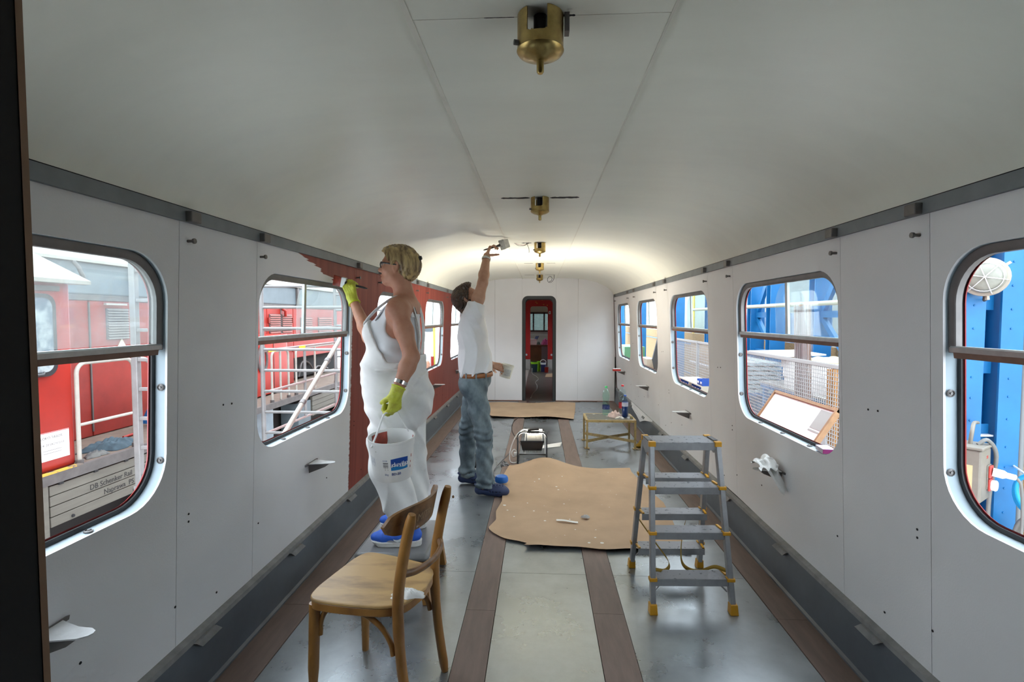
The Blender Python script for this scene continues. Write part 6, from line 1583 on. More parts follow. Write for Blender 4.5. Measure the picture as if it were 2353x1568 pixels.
# louvre grilles: each slat its own piece
def louvre(y0, y1, z0, z1, n, material=None):
    f = LP(MB().box(HX, HX + 0.012, y0, y1, z0, z1), 'louvre', M_sill)
    for i in range(n):
        z = z0 + (z1 - z0) * (i + 0.5) / n; h_ = (z1 - z0) / n
        LP(MB().add([(HX + 0.012, y0 + .01, z - h_ * .2), (HX + 0.012, y1 - .01, z - h_ * .2), (HX + 0.028, y1 - .01, z - h_ * .38), (HX + 0.028, y0 + .01, z - h_ * .38), (HX + 0.012, y0 + .01, z + h_ * .32), (HX + 0.012, y1 - .01, z + h_ * .32), (HX + 0.03, y1 - .01, z - h_ * .30), (HX + 0.03, y0 + .01, z - h_ * .30)],
                    [(0, 1, 2, 3), (4, 7, 6, 5), (0, 4, 5, 1), (3, 2, 6, 7), (0, 3, 7, 4), (1, 5, 6, 2)]), 'slat', material or M_lwhite, f)
louvre(5.56, 5.86, 1.26, 1.60, 12, mat('grey_slat', (0.20, 0.18, 0.16), rough=0.6))
louvre(8.93, 9.30, 1.22, 1.56, 9, mat('dull_red_slat', (0.30, 0.10, 0.08), rough=0.6)); louvre(9.36, 9.73, 1.22, 1.56, 9, MATS['dull_red_slat'])
louvre(10.1, 10.6, 1.15, 1.5, 9, MATS['dull_red_slat']); louvre(10.9, 11.6, 1.1, 1.5, 9, MATS['dull_red_slat'])
# warning triangle
LP(MB().prism([(5.70, 1.17), (5.82, 1.17), (5.76, 1.27)], lambda y, z: (HX + .001, y, z), lambda y, z: (HX + .006, y, z)), 'warning_triangle', mat('sign_cream', (0.7, 0.66, 0.45), rough=0.5), fix=True)
# door seams, hinges, handle
for y in (9.33, 6.6, 5.35):
    LP(MB().box(HX, HX + .012, y - .008, y + .008, 0.3, 1.66), 'door_seam', M_sill)
for y, z in ((8.9, 1.45), (9.76, 1.45), (9.76, 0.9), (8.9, 0.9)): LP(MB().box(HX, HX + .03, y - .02, y + .02, z - .05, z + .05), 'hinge', M_lred2, bevel=0.005)
LP(MB().tube([(HX + 0.01, 9.36, 1.66), (HX + 0.06, 9.40, 1.62), (HX + 0.05, 9.42, 1.52)], 0.025, 8), 'lifting_lug', M_lred, smooth=60)
LP(MB().box(HX + 0.02, HX + 0.05, 5.52, 5.80, 1.635, 1.655), 'lamp_strip', M_lwhite)
for y in (5.9, 9.92): LP(MB().box(HX + 0.02, HX + 0.06, y - 0.03, y + 0.03, 1.70, 2.06), 'upper_post', M_sill)
# bright rounded equipment cabinet with an oval emblem
cabn = [(HX + 0.35, 7.55)] + [(HX + 0.35 - 0.12 + 0.12 * cos(t), 8.95 - 0.12 + 0.12 * sin(t)) for t in [pi / 2 * i / 5 for i in range(6)]] + [(HX, 8.95), (HX, 7.55)]
cb_ = LP(MB().prism(cabn, lambda x, y: (x, y, 0.27), lambda x, y: (x, y, 1.22)), 'equipment_cabinet', mat('signal_red', (0.40, 0.015, 0.005), rough=0.35, var=0.08, scale=3), fix=True, smooth=40)
LP(MB().tube([(HX + 0.356, 8.05 + 0.13 * cos(t), 0.84 + 0.20 * sin(t)) for t in [2 * pi * i / 24 for i in range(24)]], 0.022, 6, closed=True), 'oval_emblem', M_sill, cb_, smooth=60)
LP(MB().box(HX + 0.35, HX + 0.356, 8.40, 8.41, 0.3, 1.2), 'door_seam', M_sill, cb_)
# deck, edge, side board
LP(MB().box(HX - 1.4, DX, 3.0, 12.8, 0.20, 0.245), 'deck', M_deck)
LP(MB().box(DX - 0.02, DX + 0.02, 3.0, 12.8, 0.165, 0.25), 'deck_edge', M_sill)
for k in range(4):
    z1 = 0.150 - 0.085 * k
    LP(MB().box(DX - 0.04, DX + 0.005, 4.06, 6.5, z1 - 0.079, z1), 'side_board', M_plank, bevel=0.004)
LP(MB().box(DX - 0.05, DX + 0.012, 3.93, 4.04, -0.30, 0.165), 'corner_post', M_plank)
for y, z in ((4.25, -0.155), (4.9, -0.155), (5.7, -0.155), (6.3, -0.155)):
    LP(MB().lathe([(0.0, 0), (0.014, 0.001), (0.012, 0.012), (0, 0.014)], 8, (DX + 0.005, y, z), (1, 0, 0), caps=False), 'bolt', M_dark)
for k in range(8):
    y = 4.15 + 0.33 * k
    LP(MB().box(DX + 0.005, DX + 0.02, y - .018, y + .018, 0.145, 0.165), 'edge_rivet', M_dark)
M_stencil = mat('stencil_grey', (0.022, 0.022, 0.022), rough=0.8)
text_mesh('stencil_lettering', 'DB Schenker Rail  Polska S.A.', 0.066, M_stencil, lo, (DX + 0.0062, 4.42, 0.000), (0, 1, 0), (0, 0, 1))
text_mesh('stencil_lettering', 'Naprawa  PS 15.04.13', 0.066, M_stencil, lo, (DX + 0.0062, 4.56, -0.085), (0, 1, 0), (0, 0, 1))
# near-black underframe
LP(MB().box(HX - 1.2, DX - 0.35, 3.0, 12.6, -0.75, 0.16), 'underframe', mat('underframe_black', (0.016, 0.014, 0.013), rough=0.8))
for y in (3.6, 5.6, 10.6, 12.0):
    LP(MB().cyl((DX - 0.30, y, GZ + 0.50), (DX - 0.16, y, GZ + 0.50), 0.48, 28), 'wheel', MATS['underframe_black'], smooth=40)
# blue-grey battery tank and boxes further along
LP(MB().prism([(DX - 0.25, 6.9)] + [(DX - 0.02 - 0.10 + 0.10 * cos(t), 7.62 - 0.1 + 0.10 * sin(t)) for t in [pi / 2 * i / 5 for i in range(6)]] + [(DX - 0.25, 7.62)], lambda x, y: (x, y, -0.62), lambda x, y: (x, y, 0.16)), 'side_tank', mat('blue_grey_tank', (0.22, 0.27, 0.30), rough=0.5, var=0.2, scale=4), fix=True, smooth=40)
LP(MB().box(DX - 0.3, DX + 0.01, 6.62, 6.86, -0.7, 0.15), 'red_box', M_lred2)
LP(MB().box(DX - 0.3, DX, 8.3, 8.75, -0.5, 0.10), 'dark_box', M_lgrey, bevel=0.01)
for k in range(4): LP(MB().box(DX - 0.04, DX + 0.005, 8.8, 10.6, 0.065 - 0.085 * k, 0.144 - 0.085 * k), 'side_board', M_plank)
# cab at the near end
CX = -3.95
LP(MB().box(CX - 2.6, CX, 2.6, 4.36, 0.25, 1.80), 'cab_body', M_lred, bevel=0.02)
cw = LP(MB().prism([(x, z) for x, z in rr_loop(4.0, 1.36, 0.20, 0.33, 0.09, 6)], lambda y, z: (CX, y, z), lambda y, z: (CX + 0.03, y, z)), 'cab_window', M_rubber, fix=True)
LP(MB().prism([(x, z) for x, z in rr_loop(4.0, 1.36, 0.165, 0.295, 0.07, 6)], lambda y, z: (CX + 0.03, y, z), lambda y, z: (CX + 0.034, y, z)), 'glass', mat('cab_glass', (0.10, 0.14, 0.18), rough=0.08, rgb2=(0.35, 0.40, 0.40), lo=0.45, hi=0.6, scale=5), cw, fix=True)
LP(MB().prism([(CX + 0.10, 1.78), (CX + 0.10, 1.81), (CX - 0.7, 2.20), (CX - 1.3, 2.32), (CX - 1.9, 2.20), (CX - 2.7, 1.81), (CX - 2.7, 1.78)], lambda x, z: (x, 2.5, z), lambda x, z: (x, 4.46, z)), 'cab_roof', M_lbeige, fix=True)
LP(MB().box(CX, CX + 0.02, 2.7, 4.25, 1.715, 1.755), 'gutter', M_sill)
LP(MB().tube([(CX + 0.01, 3.5, 1.07), (CX + 0.05, 3.6, 1.05), (CX + 0.05, 4.05, 1.05), (CX + 0.01, 4.1, 1.07)], 0.013, 8), 'grab_rail', M_black, smooth=60)
LP(MB().tube([(HX + 0.05, 5.15, 2.06), (HX + 0.10, 5.15, 2.0), (HX + 0.12, 5.18, 1.90), (HX + 0.08, 5.22, 1.84)], 0.02, 8), 'roof_pipe', M_sill, smooth=60)
LP(MB().box(DX - 0.02, DX + 0.022, 3.95, 4.35, 0.250, 0.262), 'yellow_edge', mat('worn_yellow_paint', (0.62, 0.36, 0.05), rough=0.6, rgb2=(0.15, 0.12, 0.1), lo=0.5, hi=0.56, scale=12))
# handrails on the deck edge
def handrail(y0, y1, ztop, mid=True):
    r_ = 0.017
    pts = [(DX - 0.03, y0, 0.25), (DX - 0.03, y0, ztop - 0.09)] + arc((DX - 0.03, y0 + 0.09, ztop - 0.09), 0.09, pi, pi / 2, 5, (0, 1, 0), (0, 0, 1)) + arc((DX - 0.03, y1 - 0.09, ztop - 0.09), 0.09, pi / 2, 0, 5, (0, 1, 0), (0, 0, 1)) + [(DX - 0.03, y1, ztop - 0.09), (DX - 0.03, y1, 0.25)]
    LP(MB().tube(pts, r_, 10), 'handrail', M_lwhite, smooth=60)
    if mid: LP(MB().tube([(DX - 0.03, y0, 0.58), (DX - 0.03, y1, 0.58)], r_ * 0.8, 8), 'handrail_mid', M_lwhite, smooth=60)
    for y in (y0, y1): LP(MB().cyl((DX - 0.03, y, 0.245), (DX - 0.03, y, 0.285), 0.03, 10), 'rail_socket', M_sill, smooth=40)
handrail(4.37, 4.98, 1.11); handrail(7.55, 8.05, 1.0, False); handrail(8.3, 9.9, 1.0, False)
for y in (7.8, 9.0): LP(MB().tube([(DX - 0.03, y, 0.25), (DX - 0.03, y, 1.0)], 0.017, 8), 'handrail_post', M_lwhite, smooth=60)
# white lifting pipe standing behind the ladder
LP(MB().tube(spline([(DX + 0.05, 5.35, -0.30), (DX, 5.35, 0.4), (DX - 0.02, 5.3, 0.85), (DX - 0.03, 5.18, 1.06), (DX - 0.05, 5.05, 1.10)], 6), 0.02, 8), 'bent_pipe', M_lwhite, smooth=60)
# notice taped to the cab
nt_ = thing('paper_notice', 'white notice sheet with handwriting taped to the red locomotive cab', 'notice', (CX, 4.13, 0.4))
MB().box(CX + .001, CX + .003, 3.985, 4.29, 0.345, 0.575).build('sheet', M_paper, nt_)
MB().box(CX + .003, CX + .0035, 3.985, 4.29, 0.568, 0.574).build('red_border', mat('notice_red', (0.6, 0.1, 0.1), rough=0.6), nt_)
text_mesh('handwriting', 'LOKO TABOR', 0.030, M_stencil, nt_, (CX + .0032, 4.04, 0.52), (0, 1, 0), (0, 0, 1), 0.0002)
text_mesh('handwriting', 'DK 20/SACH/2013', 0.026, M_stencil, nt_, (CX + .0032, 4.04, 0.465), (0, 1, 0), (0, 0, 1), 0.0002)
for k in range(2): MB().box(CX + .003, CX + .0034, 4.06, 4.22, 0.425 - 0.022 * k, 0.428 - 0.022 * k).build('ruled_line', M_stencil, nt_)
# clothes on the deck
crumple('work_clothes', -4.15, 4.93, 0.247, 0.16, 0.26, 0.09, 1.9, mat('grey_blue_cloth', (0.045, 0.075, 0.095), rough=0.85, var=0.3, scale=9), 'heap of dark blue-grey work clothes on the locomotive deck', 'clothes')
crumple('work_glove', -4.02, 4.62, 0.247, 0.07, 0.11, 0.05, 4.9, mat('grey_glove', (0.13, 0.13, 0.12), rough=0.8, rgb2=(0.08, 0.08, 0.08), lo=0.45, hi=0.55, scale=14), 'grey work gloves in front of the clothes heap', 'gloves', n=14)
hm_ = MB().tube([(-4.30, 5.26, 0.262), (-4.32, 5.52, 0.262)], [0.012, 0.016], 8); tag(hm_.build('red_tool', M_lred, smooth=50), 'red handled tool lying on the locomotive deck', 'tool')

# ---- scaffold tower and ladder between the trains
M_scaf = mat('worn_aluminium_tube', (0.235, 0.235, 0.23), rough=0.45, metal=0.25, var=0.12, scale=9)
al = thing('aluminium_ladder', 'tall aluminium ladder frame in front of the locomotive deck, seen through the nearest window', 'ladder', (-3.3, 4.3, GZ))
for x in (-3.38, -2.72): MB().box(x - 0.026, x + 0.026, 4.275, 4.325, GZ, 2.7).build('rail', M_scaf, al, bevel=0.006)
for k in range(16):
    z = GZ + 0.165 + 0.248 * k
    if z < 2.65: MB().box(-3.36, -2.74, 4.285, 4.315, z - 0.014, z + 0.014).build('rung', M_scaf, al, bevel=0.004)
for z in (0.05,): MB().box(-3.412, -3.348, 4.268, 4.332, z - 0.03, z + 0.03).build('sleeve', M_scaf, al)
sc_ = thing('scaffold_tower', 'aluminium scaffold tower with diagonal braces between the carriage and the locomotive', 'scaffold', (-2.8, 7.2, GZ))
XO, XI, YA, YB = -3.30, -2.05, 6.1, 8.3
for x in (XO, XI):
    for y in (YA, YB):
        MB().tube([(x, y, GZ + 0.12), (x, y, 2.5)], 0.026, 10).build('post', M_scaf, sc_, smooth=60)
        MB().cyl((x - .02, y, GZ + 0.07), (x + .02, y, GZ + 0.07), 0.07, 14).build('castor', M_black, sc_, smooth=40)
for y in (YA, YB):
    for k in range(14):
        z = GZ + 0.37 + 0.25 * k
        if z > 2.4: break
        MB().tube([(XO, y, z), (XI, y, z)], 0.017, 8).build('rung', M_scaf, sc_, smooth=60)
M_scafr = mat('red_lit_tube', (0.25, 0.165, 0.15), rough=0.45, metal=0.2, var=0.15, scale=9)  # red light falling on the ledgers is put into the tube colour
for x in (XO, XI):
    for z in (0.10, 0.60, 1.10, 1.35):
        MB().tube([(x, YA, z), (x, YB, z)], 0.017, 8).build('ledger', M_scafr, sc_, smooth=60)
MB().tube([(XO, 7.2, 0.10), (XO, 7.2, 1.10)], 0.02, 8).build('rail_post', M_scaf, sc_, smooth=60)
for z, y0 in ((1.17, 6.2), (1.16, 7.0)): MB().box(XO + 0.018, XO + 0.022, y0, y0 + 0.18, z - 0.09, z - 0.05).build('yellow_tag', mat('tag_yellow', (0.75, 0.55, 0.03), rough=0.5), sc_)
bc = thing('diagonal_brace', 'pale diagonal tube with a yellow clamp, leaning behind the second window of the red wall', 'brace', (-2.2, 4.2, 0.3))
MB().tube([(-2.2, 4.22, 0.385), (-2.2, 6.0, 1.46)], 0.023, 10).build('tube', M_lwhite, bc, smooth=60)
MB().tube([(-2.2, 4.22, 0.385), (-2.2, 3.4, -0.11), (-2.2, 3.2, GZ)], 0.021, 10).build('tube', M_lwhite, bc, smooth=60)
MB().bar((-2.2, 4.10, 0.36), (-2.2, 4.27, 0.44), 0.055, 0.05).build('clamp', mat('clamp_yellow', (0.75, 0.52, 0.02), rough=0.4), bc, bevel=0.006)
for t_ in (0.30, 0.62): 
    p = Vector((-2.2, 4.22, 0.385)).lerp(Vector((-2.2, 6.0, 1.46)), t_)
    MB().cyl(p - Vector((0, .02, .012)), p + Vector((0, .02, .012)), 0.03, 10).build('collar', M_darkmetal, bc, smooth=40)
# things further off on the left
bp_ = thing('blue_tarpaulin', 'bright blue sheeting leaning behind the ladder, seen through the nearest window', 'sheeting', (-5.2, 7.0, GZ))
MB().hexa([(-5.6, 6.85, GZ), (-4.0, 7.05, GZ), (-4.0, 7.1, GZ), (-5.6, 6.9, GZ)], [(-5.35, 6.85, 1.3), (-5.1, 7.05, 1.3), (-5.1, 7.1, 1.3), (-5.35, 6.9, 1.3)])
bpo = MB().prism([(-4.62, 0.27), (-4.25, 0.27), (-4.02, 1.25), (-4.10, 1.25)], lambda x, z: (x, 5.9, z), lambda x, z: (x, 5.94, z)).build('sheet', mat('azure_sheet', (0.008, 0.13, 0.36), rough=0.45), bp_, fix=True)
# far posts and a bystander seen through the fourth left window
ps = thing('machine_post', 'grey machine stand with a yellow-green upright beside the bystander', 'machine', (-2.55, 12.3, GZ))
MB().box(-2.80, -2.66, 12.55, 12.7, GZ, 1.15).build('cabinet', M_steel, ps, bevel=0.01)
MB().box(-2.60, -2.55, 12.55, 12.6, GZ, 1.30).build('upright', mat('lime_post', (0.50, 0.55, 0.10), rough=0.5), ps)
MB().box(-2.80, -2.55, 12.56, 12.6, 1.15, 1.30).build('head', M_lgrey, ps, bevel=0.01)
MB().box(-2.64, -2.58, 12.5, 12.55, 0.2, 0.55).build('red_box', M_lred, ps)
by = thing('person', 'bystander with short white hair and a blue shirt outside the fourth left window', 'person', (-2.62, 11.9, GZ))
S = SDF((-2.95, 11.6, GZ), (-2.3, 12.2, 0.55), 0.012)
fb, ub = (0.75, -0.66, 0), (0, 0, 1); cb0 = (-2.62, 11.9, 0.40)
S.ell(cb0, (0.085, 0.085, 0.115), 0.02); S.ell((-2.595, 11.875, 0.34), (0.055, 0.055, 0.07), 0.03); S.cap((-2.545, 11.835, 0.40), (-2.53, 11.825, 0.375), 0.012, 0.014, 0.02)
S.cap((-2.62, 11.9, 0.33), (-2.625, 11.9, 0.20), 0.055, 0.06, 0.03); S.cap((-2.75, 11.78, 0.12), (-2.50, 12.02, 0.12), 0.075, 0.075, 0.05)
S.ell((-2.625, 11.9, -0.08), (0.17, 0.17, 0.26), 0.06); S.ell((-2.625, 11.9, -0.33), (0.15, 0.15, 0.15), 0.06)
for s in (-1, 1):
    S.chain([(-2.625 + s * 0.07, 11.9 + s * 0.07, -0.38), (-2.62 + s * 0.07, 11.89 + s * 0.07, -0.80), (-2.62 + s * 0.07, 11.9 + s * 0.07, GZ + 0.07)], [0.085, 0.062, 0.045], 0.03); S.cap((-2.62 + s * 0.07, 11.9 + s * 0.07, GZ + 0.04), (-2.54 + s * 0.07, 11.82 + s * 0.07, GZ + 0.04), 0.04, 0.035, 0.03)
    S.chain([(-2.625 + s * 0.15, 11.9 + s * 0.14, 0.12), (-2.60 + s * 0.19, 11.9 + s * 0.17, -0.16), (-2.56 + s * 0.17, 11.85 + s * 0.15, -0.38)], [0.055, 0.045, 0.03], 0.03)
    for q in range(4): S.cap((-2.56 + s * 0.17, 11.85 + s * 0.15, -0.40), (-2.55 + s * 0.17 + 0.012 * q, 11.84 + s * 0.15 - 0.012 * q, -0.50 + 0.008 * abs(q - 1)), 0.012, 0.009, 0.006)
S.build('body', M_skinm, by, 1)
Sc = SDF((-2.95, 11.6, -0.55), (-2.3, 12.2, 0.28), 0.012)
Sc.cap((-2.75, 11.78, 0.12), (-2.50, 12.02, 0.12), 0.09, 0.09, 0.05); Sc.ell((-2.625, 11.9, -0.08), (0.19, 0.19, 0.28), 0.06); Sc.ell((-2.625, 11.9, -0.33), (0.17, 0.17, 0.17), 0.06)
for s in (-1, 1): Sc.chain([(-2.625 + s * 0.15, 11.9 + s * 0.14, 0.12), (-2.60 + s * 0.19, 11.9 + s * 0.17, -0.12)], [0.07, 0.06], 0.03)
Sc.build('shirt', mat('blue_shirt', (0.08, 0.14, 0.38), rough=0.8), by, 1)
Sc = SDF((-2.95, 11.6, GZ), (-2.3, 12.2, -0.25), 0.012); Sc.ell((-2.625, 11.9, -0.42), (0.16, 0.16, 0.12), 0.05)
for s in (-1, 1): Sc.chain([(-2.625 + s * 0.07, 11.9 + s * 0.07, -0.40), (-2.62 + s * 0.07, 11.89 + s * 0.07, -0.80), (-2.62 + s * 0.07, 11.9 + s * 0.07, GZ + 0.09)], [0.098, 0.078, 0.07], 0.03)
Sc.build('trousers', mat('grey_trousers', (0.10, 0.11, 0.13), rough=0.8), by, 1)
Sc = SDF((-2.75, 11.75, 0.33), (-2.48, 12.05, 0.55), 0.010); Sc.ell((-2.632, 11.912, 0.425), (0.09, 0.09, 0.10), 0.02); Sc.cut(lambda x, y, z: (x + 2.62) * 0.75 - (y - 11.9) * 0.66 - 0.02 - np.clip((z - 0.46) * 1.5, -0.03, 0.1)); Sc.cut(lambda x, y, z: 0.36 - z)
Sc.build('hair', mat('white_hair', (0.62, 0.60, 0.56), rough=0.6), by, 1)

# ================================================================== OUTSIDE, RIGHT: hall columns, boards, fence
M_blueb = mat('column_blue', (0.005, 0.125, 0.32), rough=0.42, var=0.10, scale=4)
M_osb = mat('strand_board', (0.34, 0.215, 0.09), rough=0.75, rgb2=(0.21, 0.125, 0.05), lo=0.40, hi=0.64, scale=34, stretch=(1, 1.8, 0.8), detail=5)
hw = struct(MB().box(8.2, 8.4, -2, 30, GZ, 3.4).build('wall_hall', mat('hall_wall_pale', (0.22, 0.24, 0.25), rough=0.8, var=0.12, scale=0.8)), 'pale hall wall behind the blue columns')
ob = thing('board_wall', 'wall of yellow-brown strand boards behind the blue columns', 'wall', (4.65, 8, GZ))
yy = 2.0
while yy < 29:
    MB().box(4.62, 4.65, yy + .004, yy + 1.246, GZ + 0.55, 1.03).build('board', M_osb, ob)
    MB().box(4.62, 4.65, yy + .004, yy + 1.246, GZ, GZ + 0.54).build('board', M_osb, ob); yy += 1.25
for z in (0.70, -0.2): MB().box(4.585, 4.62, 2.0, 29.5, z - 0.018, z + 0.018).build('rail', M_blueb, ob)
# near column of two channel legs with battens
nc = thing('steel_column', 'blue steel column of two bolted legs right outside the nearest white-wall window', 'column', (2.95, 3.4, GZ))
for (x0, x1) in ((2.76, 2.885), (2.985, 3.125)):
    MB().box(x0, x1, 3.33, 3.345, GZ, 4.2).build('flange', M_blueb, nc); MB().box(x0, x1, 3.52, 3.535, GZ, 4.2).build('flange', M_blueb, nc)
    MB().box((x0 + x1) / 2 - .008, (x0 + x1) / 2 + .008, 3.345, 3.52, GZ, 4.2).build('web', M_blueb, nc)
    for k in range(14): MB().lathe([(0, 0), (0.007, 0.0005), (0.006, 0.006), (0, 0.007)], 6, ((x0 + x1) / 2 - 0.01, 3.33, 0.2 + 0.15 * k + 0.04 * hsh(k, x0)), (0, -1, 0), caps=False).build('rivet', M_blueb, nc)
for z in (-0.5, 0.72, 1.20, 1.62, 2.6): MB().box(2.88, 2.99, 3.40, 3.41, z - 0.07, z + 0.07).build('batten', M_blueb, nc)
MB().box(2.88, 2.99, 3.36, 3.50, 0.715, 0.725).build('ledge', M_steel, nc)
MB().tube([(3.16, 3.36, GZ), (3.16, 3.36, 4.0)], 0.022, 10).build('conduit', mat('conduit_grey', (0.16, 0.17, 0.17), rough=0.5), nc, smooth=60)
# bulkhead lamp with a wire guard
bl_ = thing('bulkhead_lamp', 'round caged bulkhead lamp fixed to the blue column', 'lamp', (2.80, 3.22, 1.75))
d0 = Vector((-0.62, -0.75, -0.05)).normalized(); c0 = Vector((2.80, 3.25, 1.755))
MB().lathe([(0.0, -0.08), (0.085, -0.08), (0.115, -0.03), (0.122, 0.0), (0.118, 0.018), (0.100, 0.02)], 32, c0, d0, caps=False).build('housing', mat('lamp_cream', (0.36, 0.32, 0.26), rough=0.5, var=0.1, scale=12), bl_, smooth=45)
MB().lathe([(0.104, 0.012), (0.094, 0.055), (0.070, 0.088), (0.035, 0.105), (0.0, 0.11)], 32, c0, d0, caps=False).build('globe', mat('dusty_globe', (0.24, 0.24, 0.20), rough=0.4, var=0.25, scale=9), bl_, smooth=60)
_, s0, u0 = frame_from(d0)
for k in range(6):
    a = pi * k / 6 + 0.2
    e = s0 * cos(a) + u0 * sin(a); 
    if k % 2 == 0: MB().tube([c0 + e * (0.112 * cos(t)) + d0 * (0.02 + 0.10 * sin(t)) for t in [pi * i / 14 for i in range(15)]], 0.0025, 6).build('guard_wire', M_steel, bl_, smooth=60)
MB().tube([c0 + d0 * 0.075 + (s0 * cos(t) + u0 * sin(t)) * 0.088 for t in [2 * pi * i / 28 for i in range(28)]], 0.0025, 6, closed=True).build('guard_wire', M_steel, bl_, smooth=60)
for a in (0.4, 2.5, 4.6): MB().bar(c0 + (s0 * cos(a) + u0 * sin(a)) * 0.115, c0 + (s0 * cos(a) + u0 * sin(a)) * 0.145, 0.016, 0.016).build('wing_screw', MATS['lamp_cream'], bl_)
MB().tube(spline([c0 - u0 * 0.12, c0 - u0 * 0.15 - d0 * 0.02, Vector((2.88, 3.32, 1.62))], 5), 0.006, 6).build('cable', M_black, bl_, smooth=60)
MB().bar(c0 - d0 * 0.075, Vector((2.83, 3.335, 1.755)), 0.06, 0.06).build('mount_arm', M_blueb, bl_)
# electrical box
eb = thing('socket_box', 'grey electrical socket box with a white plug, red sockets and a warning sign', 'electrical box', (2.67, 3.15, 0.55))
bm_ = Matrix.Translation((2.70, 3.16, 0.54)) @ Matrix.Rotation(R(38), 4, 'Z')
def EB(m, name, material, par=None, **k): return m.build(name, material, par or eb, **k)
M_box = mat('box_taupe', (0.19, 0.175, 0.145), rough=0.5, var=0.12, scale=9)
EB(MB(bm_).box(-0.10, 0.10, -0.06, 0.10, -0.17, 0.155), 'case', M_box, bevel=0.012)
EB(MB(bm_).box(-0.108, 0.108, -0.067, 0.108, 0.155, 0.172), 'lid', M_box, bevel=0.006)
EB(MB(bm_).box(0.015, 0.09, -0.066, -0.06, -0.10, 0.05), 'socket_plate', M_box, bevel=0.004)
M_sred = mat('socket_red', (0.45, 0.05, 0.04), rough=0.45)
EB(MB(bm_).box(0.022, 0.085, -0.078, -0.066, -0.03, 0.045), 'socket', M_sred, bevel=0.004); EB(MB(bm_).box(0.022, 0.085, -0.078, -0.066, -0.11, -0.035), 'socket', M_sred, bevel=0.004)
pl_ = EB(MB(bm_).lathe([(0.0, 0.0), (0.026, 0.0), (0.026, 0.05), (0.018, 0.065), (0.017, 0.105), (0.010, 0.11), (0, 0.11)], 18, (0.055, -0.078, 0.008), (0.25, -0.95, -0.15), caps=False), 'plug', M_whitep, smooth=45)
EB(MB(bm_).lathe([(0.0, 0.0), (0.032, 0.0), (0.034, 0.02), (0.028, 0.026), (0, 0.026)], 18, (0.055, -0.078, -0.075), (0, -1, 0), caps=False), 'socket_cap', M_whitep, smooth=45)
text_mesh('lettering', '255', 0.024, mat('stencil_red', (0.45, 0.06, 0.05), rough=0.6), eb, tuple(bm_ @ Vector((0.0, -0.0605, 0.095))), tuple(bm_.to_3x3() @ Vector((1, 0, 0))), (0, 0, 1))
EB(MB(bm_).box(-0.1015, -0.1005, -0.02, 0.08, -0.14, 0.06), 'warning_sign', mat('sign_tan', (0.55, 0.45, 0.25), rough=0.5))
EB(MB(bm_).prism([(-0.015, -0.07), (0.075, -0.07), (0.03, 0.045)], lambda y, z: (-0.1025, y, z), lambda y, z: (-0.1018, y, z)), 'warning_triangle', mat('warning_amber', (0.70, 0.42, 0.02), rough=0.5), fix=True)
p0 = bm_ @ Vector((0.08, -0.185, -0.01))
EB(MB().tube(spline([p0, p0 + Vector((0.02, -0.01, -0.06)), p0 + Vector((0.04, 0, -0.3)), p0 + Vector((0.04, 0.02, -0.6))], 6), 0.008, 8), 'plug_cable', mat('grey_cable', (0.16, 0.16, 0.15), rough=0.5), smooth=60)
p1 = bm_ @ Vector((0.0, 0.02, 0.172))
EB(MB().tube(spline([p1, p1 + Vector((0.01, 0.0, 0.08)), p1 + Vector((0.06, 0.05, 0.12)), p1 + Vector((0.14, 0.12, 0.11))], 6), 0.011, 8), 'feed_pipe', M_box, smooth=60)
EB(MB().tube(spline([p1 + Vector((0.03, -0.02, 0)), p1 + Vector((0.08, -0.03, 0.03)), p1 + Vector((0.16, 0.0, -0.08)), p1 + Vector((0.17, 0.05, -0.35)), p1 + Vector((0.17, 0.05, -0.75))], 6), 0.012, 8), 'down_cable', MATS['grey_cable'], smooth=60)
EB(MB().bar(bm_ @ Vector((0.09, 0.09, 0.1)), (2.90, 3.335, 0.64), 0.05, 0.05), 'mount_bracket', M_blueb)
hs = thing('blue_hose', 'coil of bright blue hose beside the socket box', 'hose', (3.0, 3.1, 0.45))
for k in range(3): MB().tube([(3.01 + 0.012 * k, 3.12 + 0.02 * k + 0.085 * cos(t), 0.42 + 0.105 * sin(t) - .012 * k) for t in [2 * pi * i / 24 for i in range(24)]], 0.012, 8, closed=True).build('loop', mat('azure_hose', (0.02, 0.36, 0.70), rough=0.4), hs, smooth=60)
MB().tube([(3.02, 3.14, 0.52), (3.10, 3.33, 0.53)], 0.006, 6).build('hook', M_steel, hs, smooth=60)
hs2 = thing('cable_coil', 'loops of dark grey cable hanging below the socket box', 'cable', (2.8, 3.2, 0.1))
for k in range(4): MB().tube([(3.02 + 0.02 * k, 3.10 + 0.015 * k + 0.12 * cos(t), 0.10 + 0.17 * sin(t) - .02 * k) for t in [2 * pi * i / 24 for i in range(24)]], 0.013, 8, closed=True).build('loop', MATS['grey_cable'], hs2, smooth=60)
# yellow machine behind
ym = thing('yellow_machine', 'yellow machine with black hoses behind the column', 'machine', (5.2, 6.0, GZ))
MB().box(4.75, 5.6, 5.2, 6.6, GZ, 1.45).build('body', mat('machine_yellow', (0.50, 0.26, 0.01), rough=0.4, var=0.2, scale=3), ym, bevel=0.05)
MB().tube([(4.9, 5.9, 1.45), (4.9, 5.9, 1.75), (5.0, 6.3, 1.8)], 0.10, 14).build('motor', MATS['machine_yellow'], ym, smooth=50)
for k in range(5): MB().tube(spline([(4.72, 5.3 + 0.2 * k, 1.3 - 0.1 * k), (4.66, 5.5 + 0.2 * k, 1.42 - 0.05 * k), (4.72, 5.8 + 0.2 * k, 1.2)], 6), 0.02, 8).build('hose', M_black, ym, smooth=60)
MB().tube([(4.7, 5.0, 1.62), (4.7, 6.8, 1.62)], 0.035, 10).build('pipe', M_steel, ym, smooth=60)
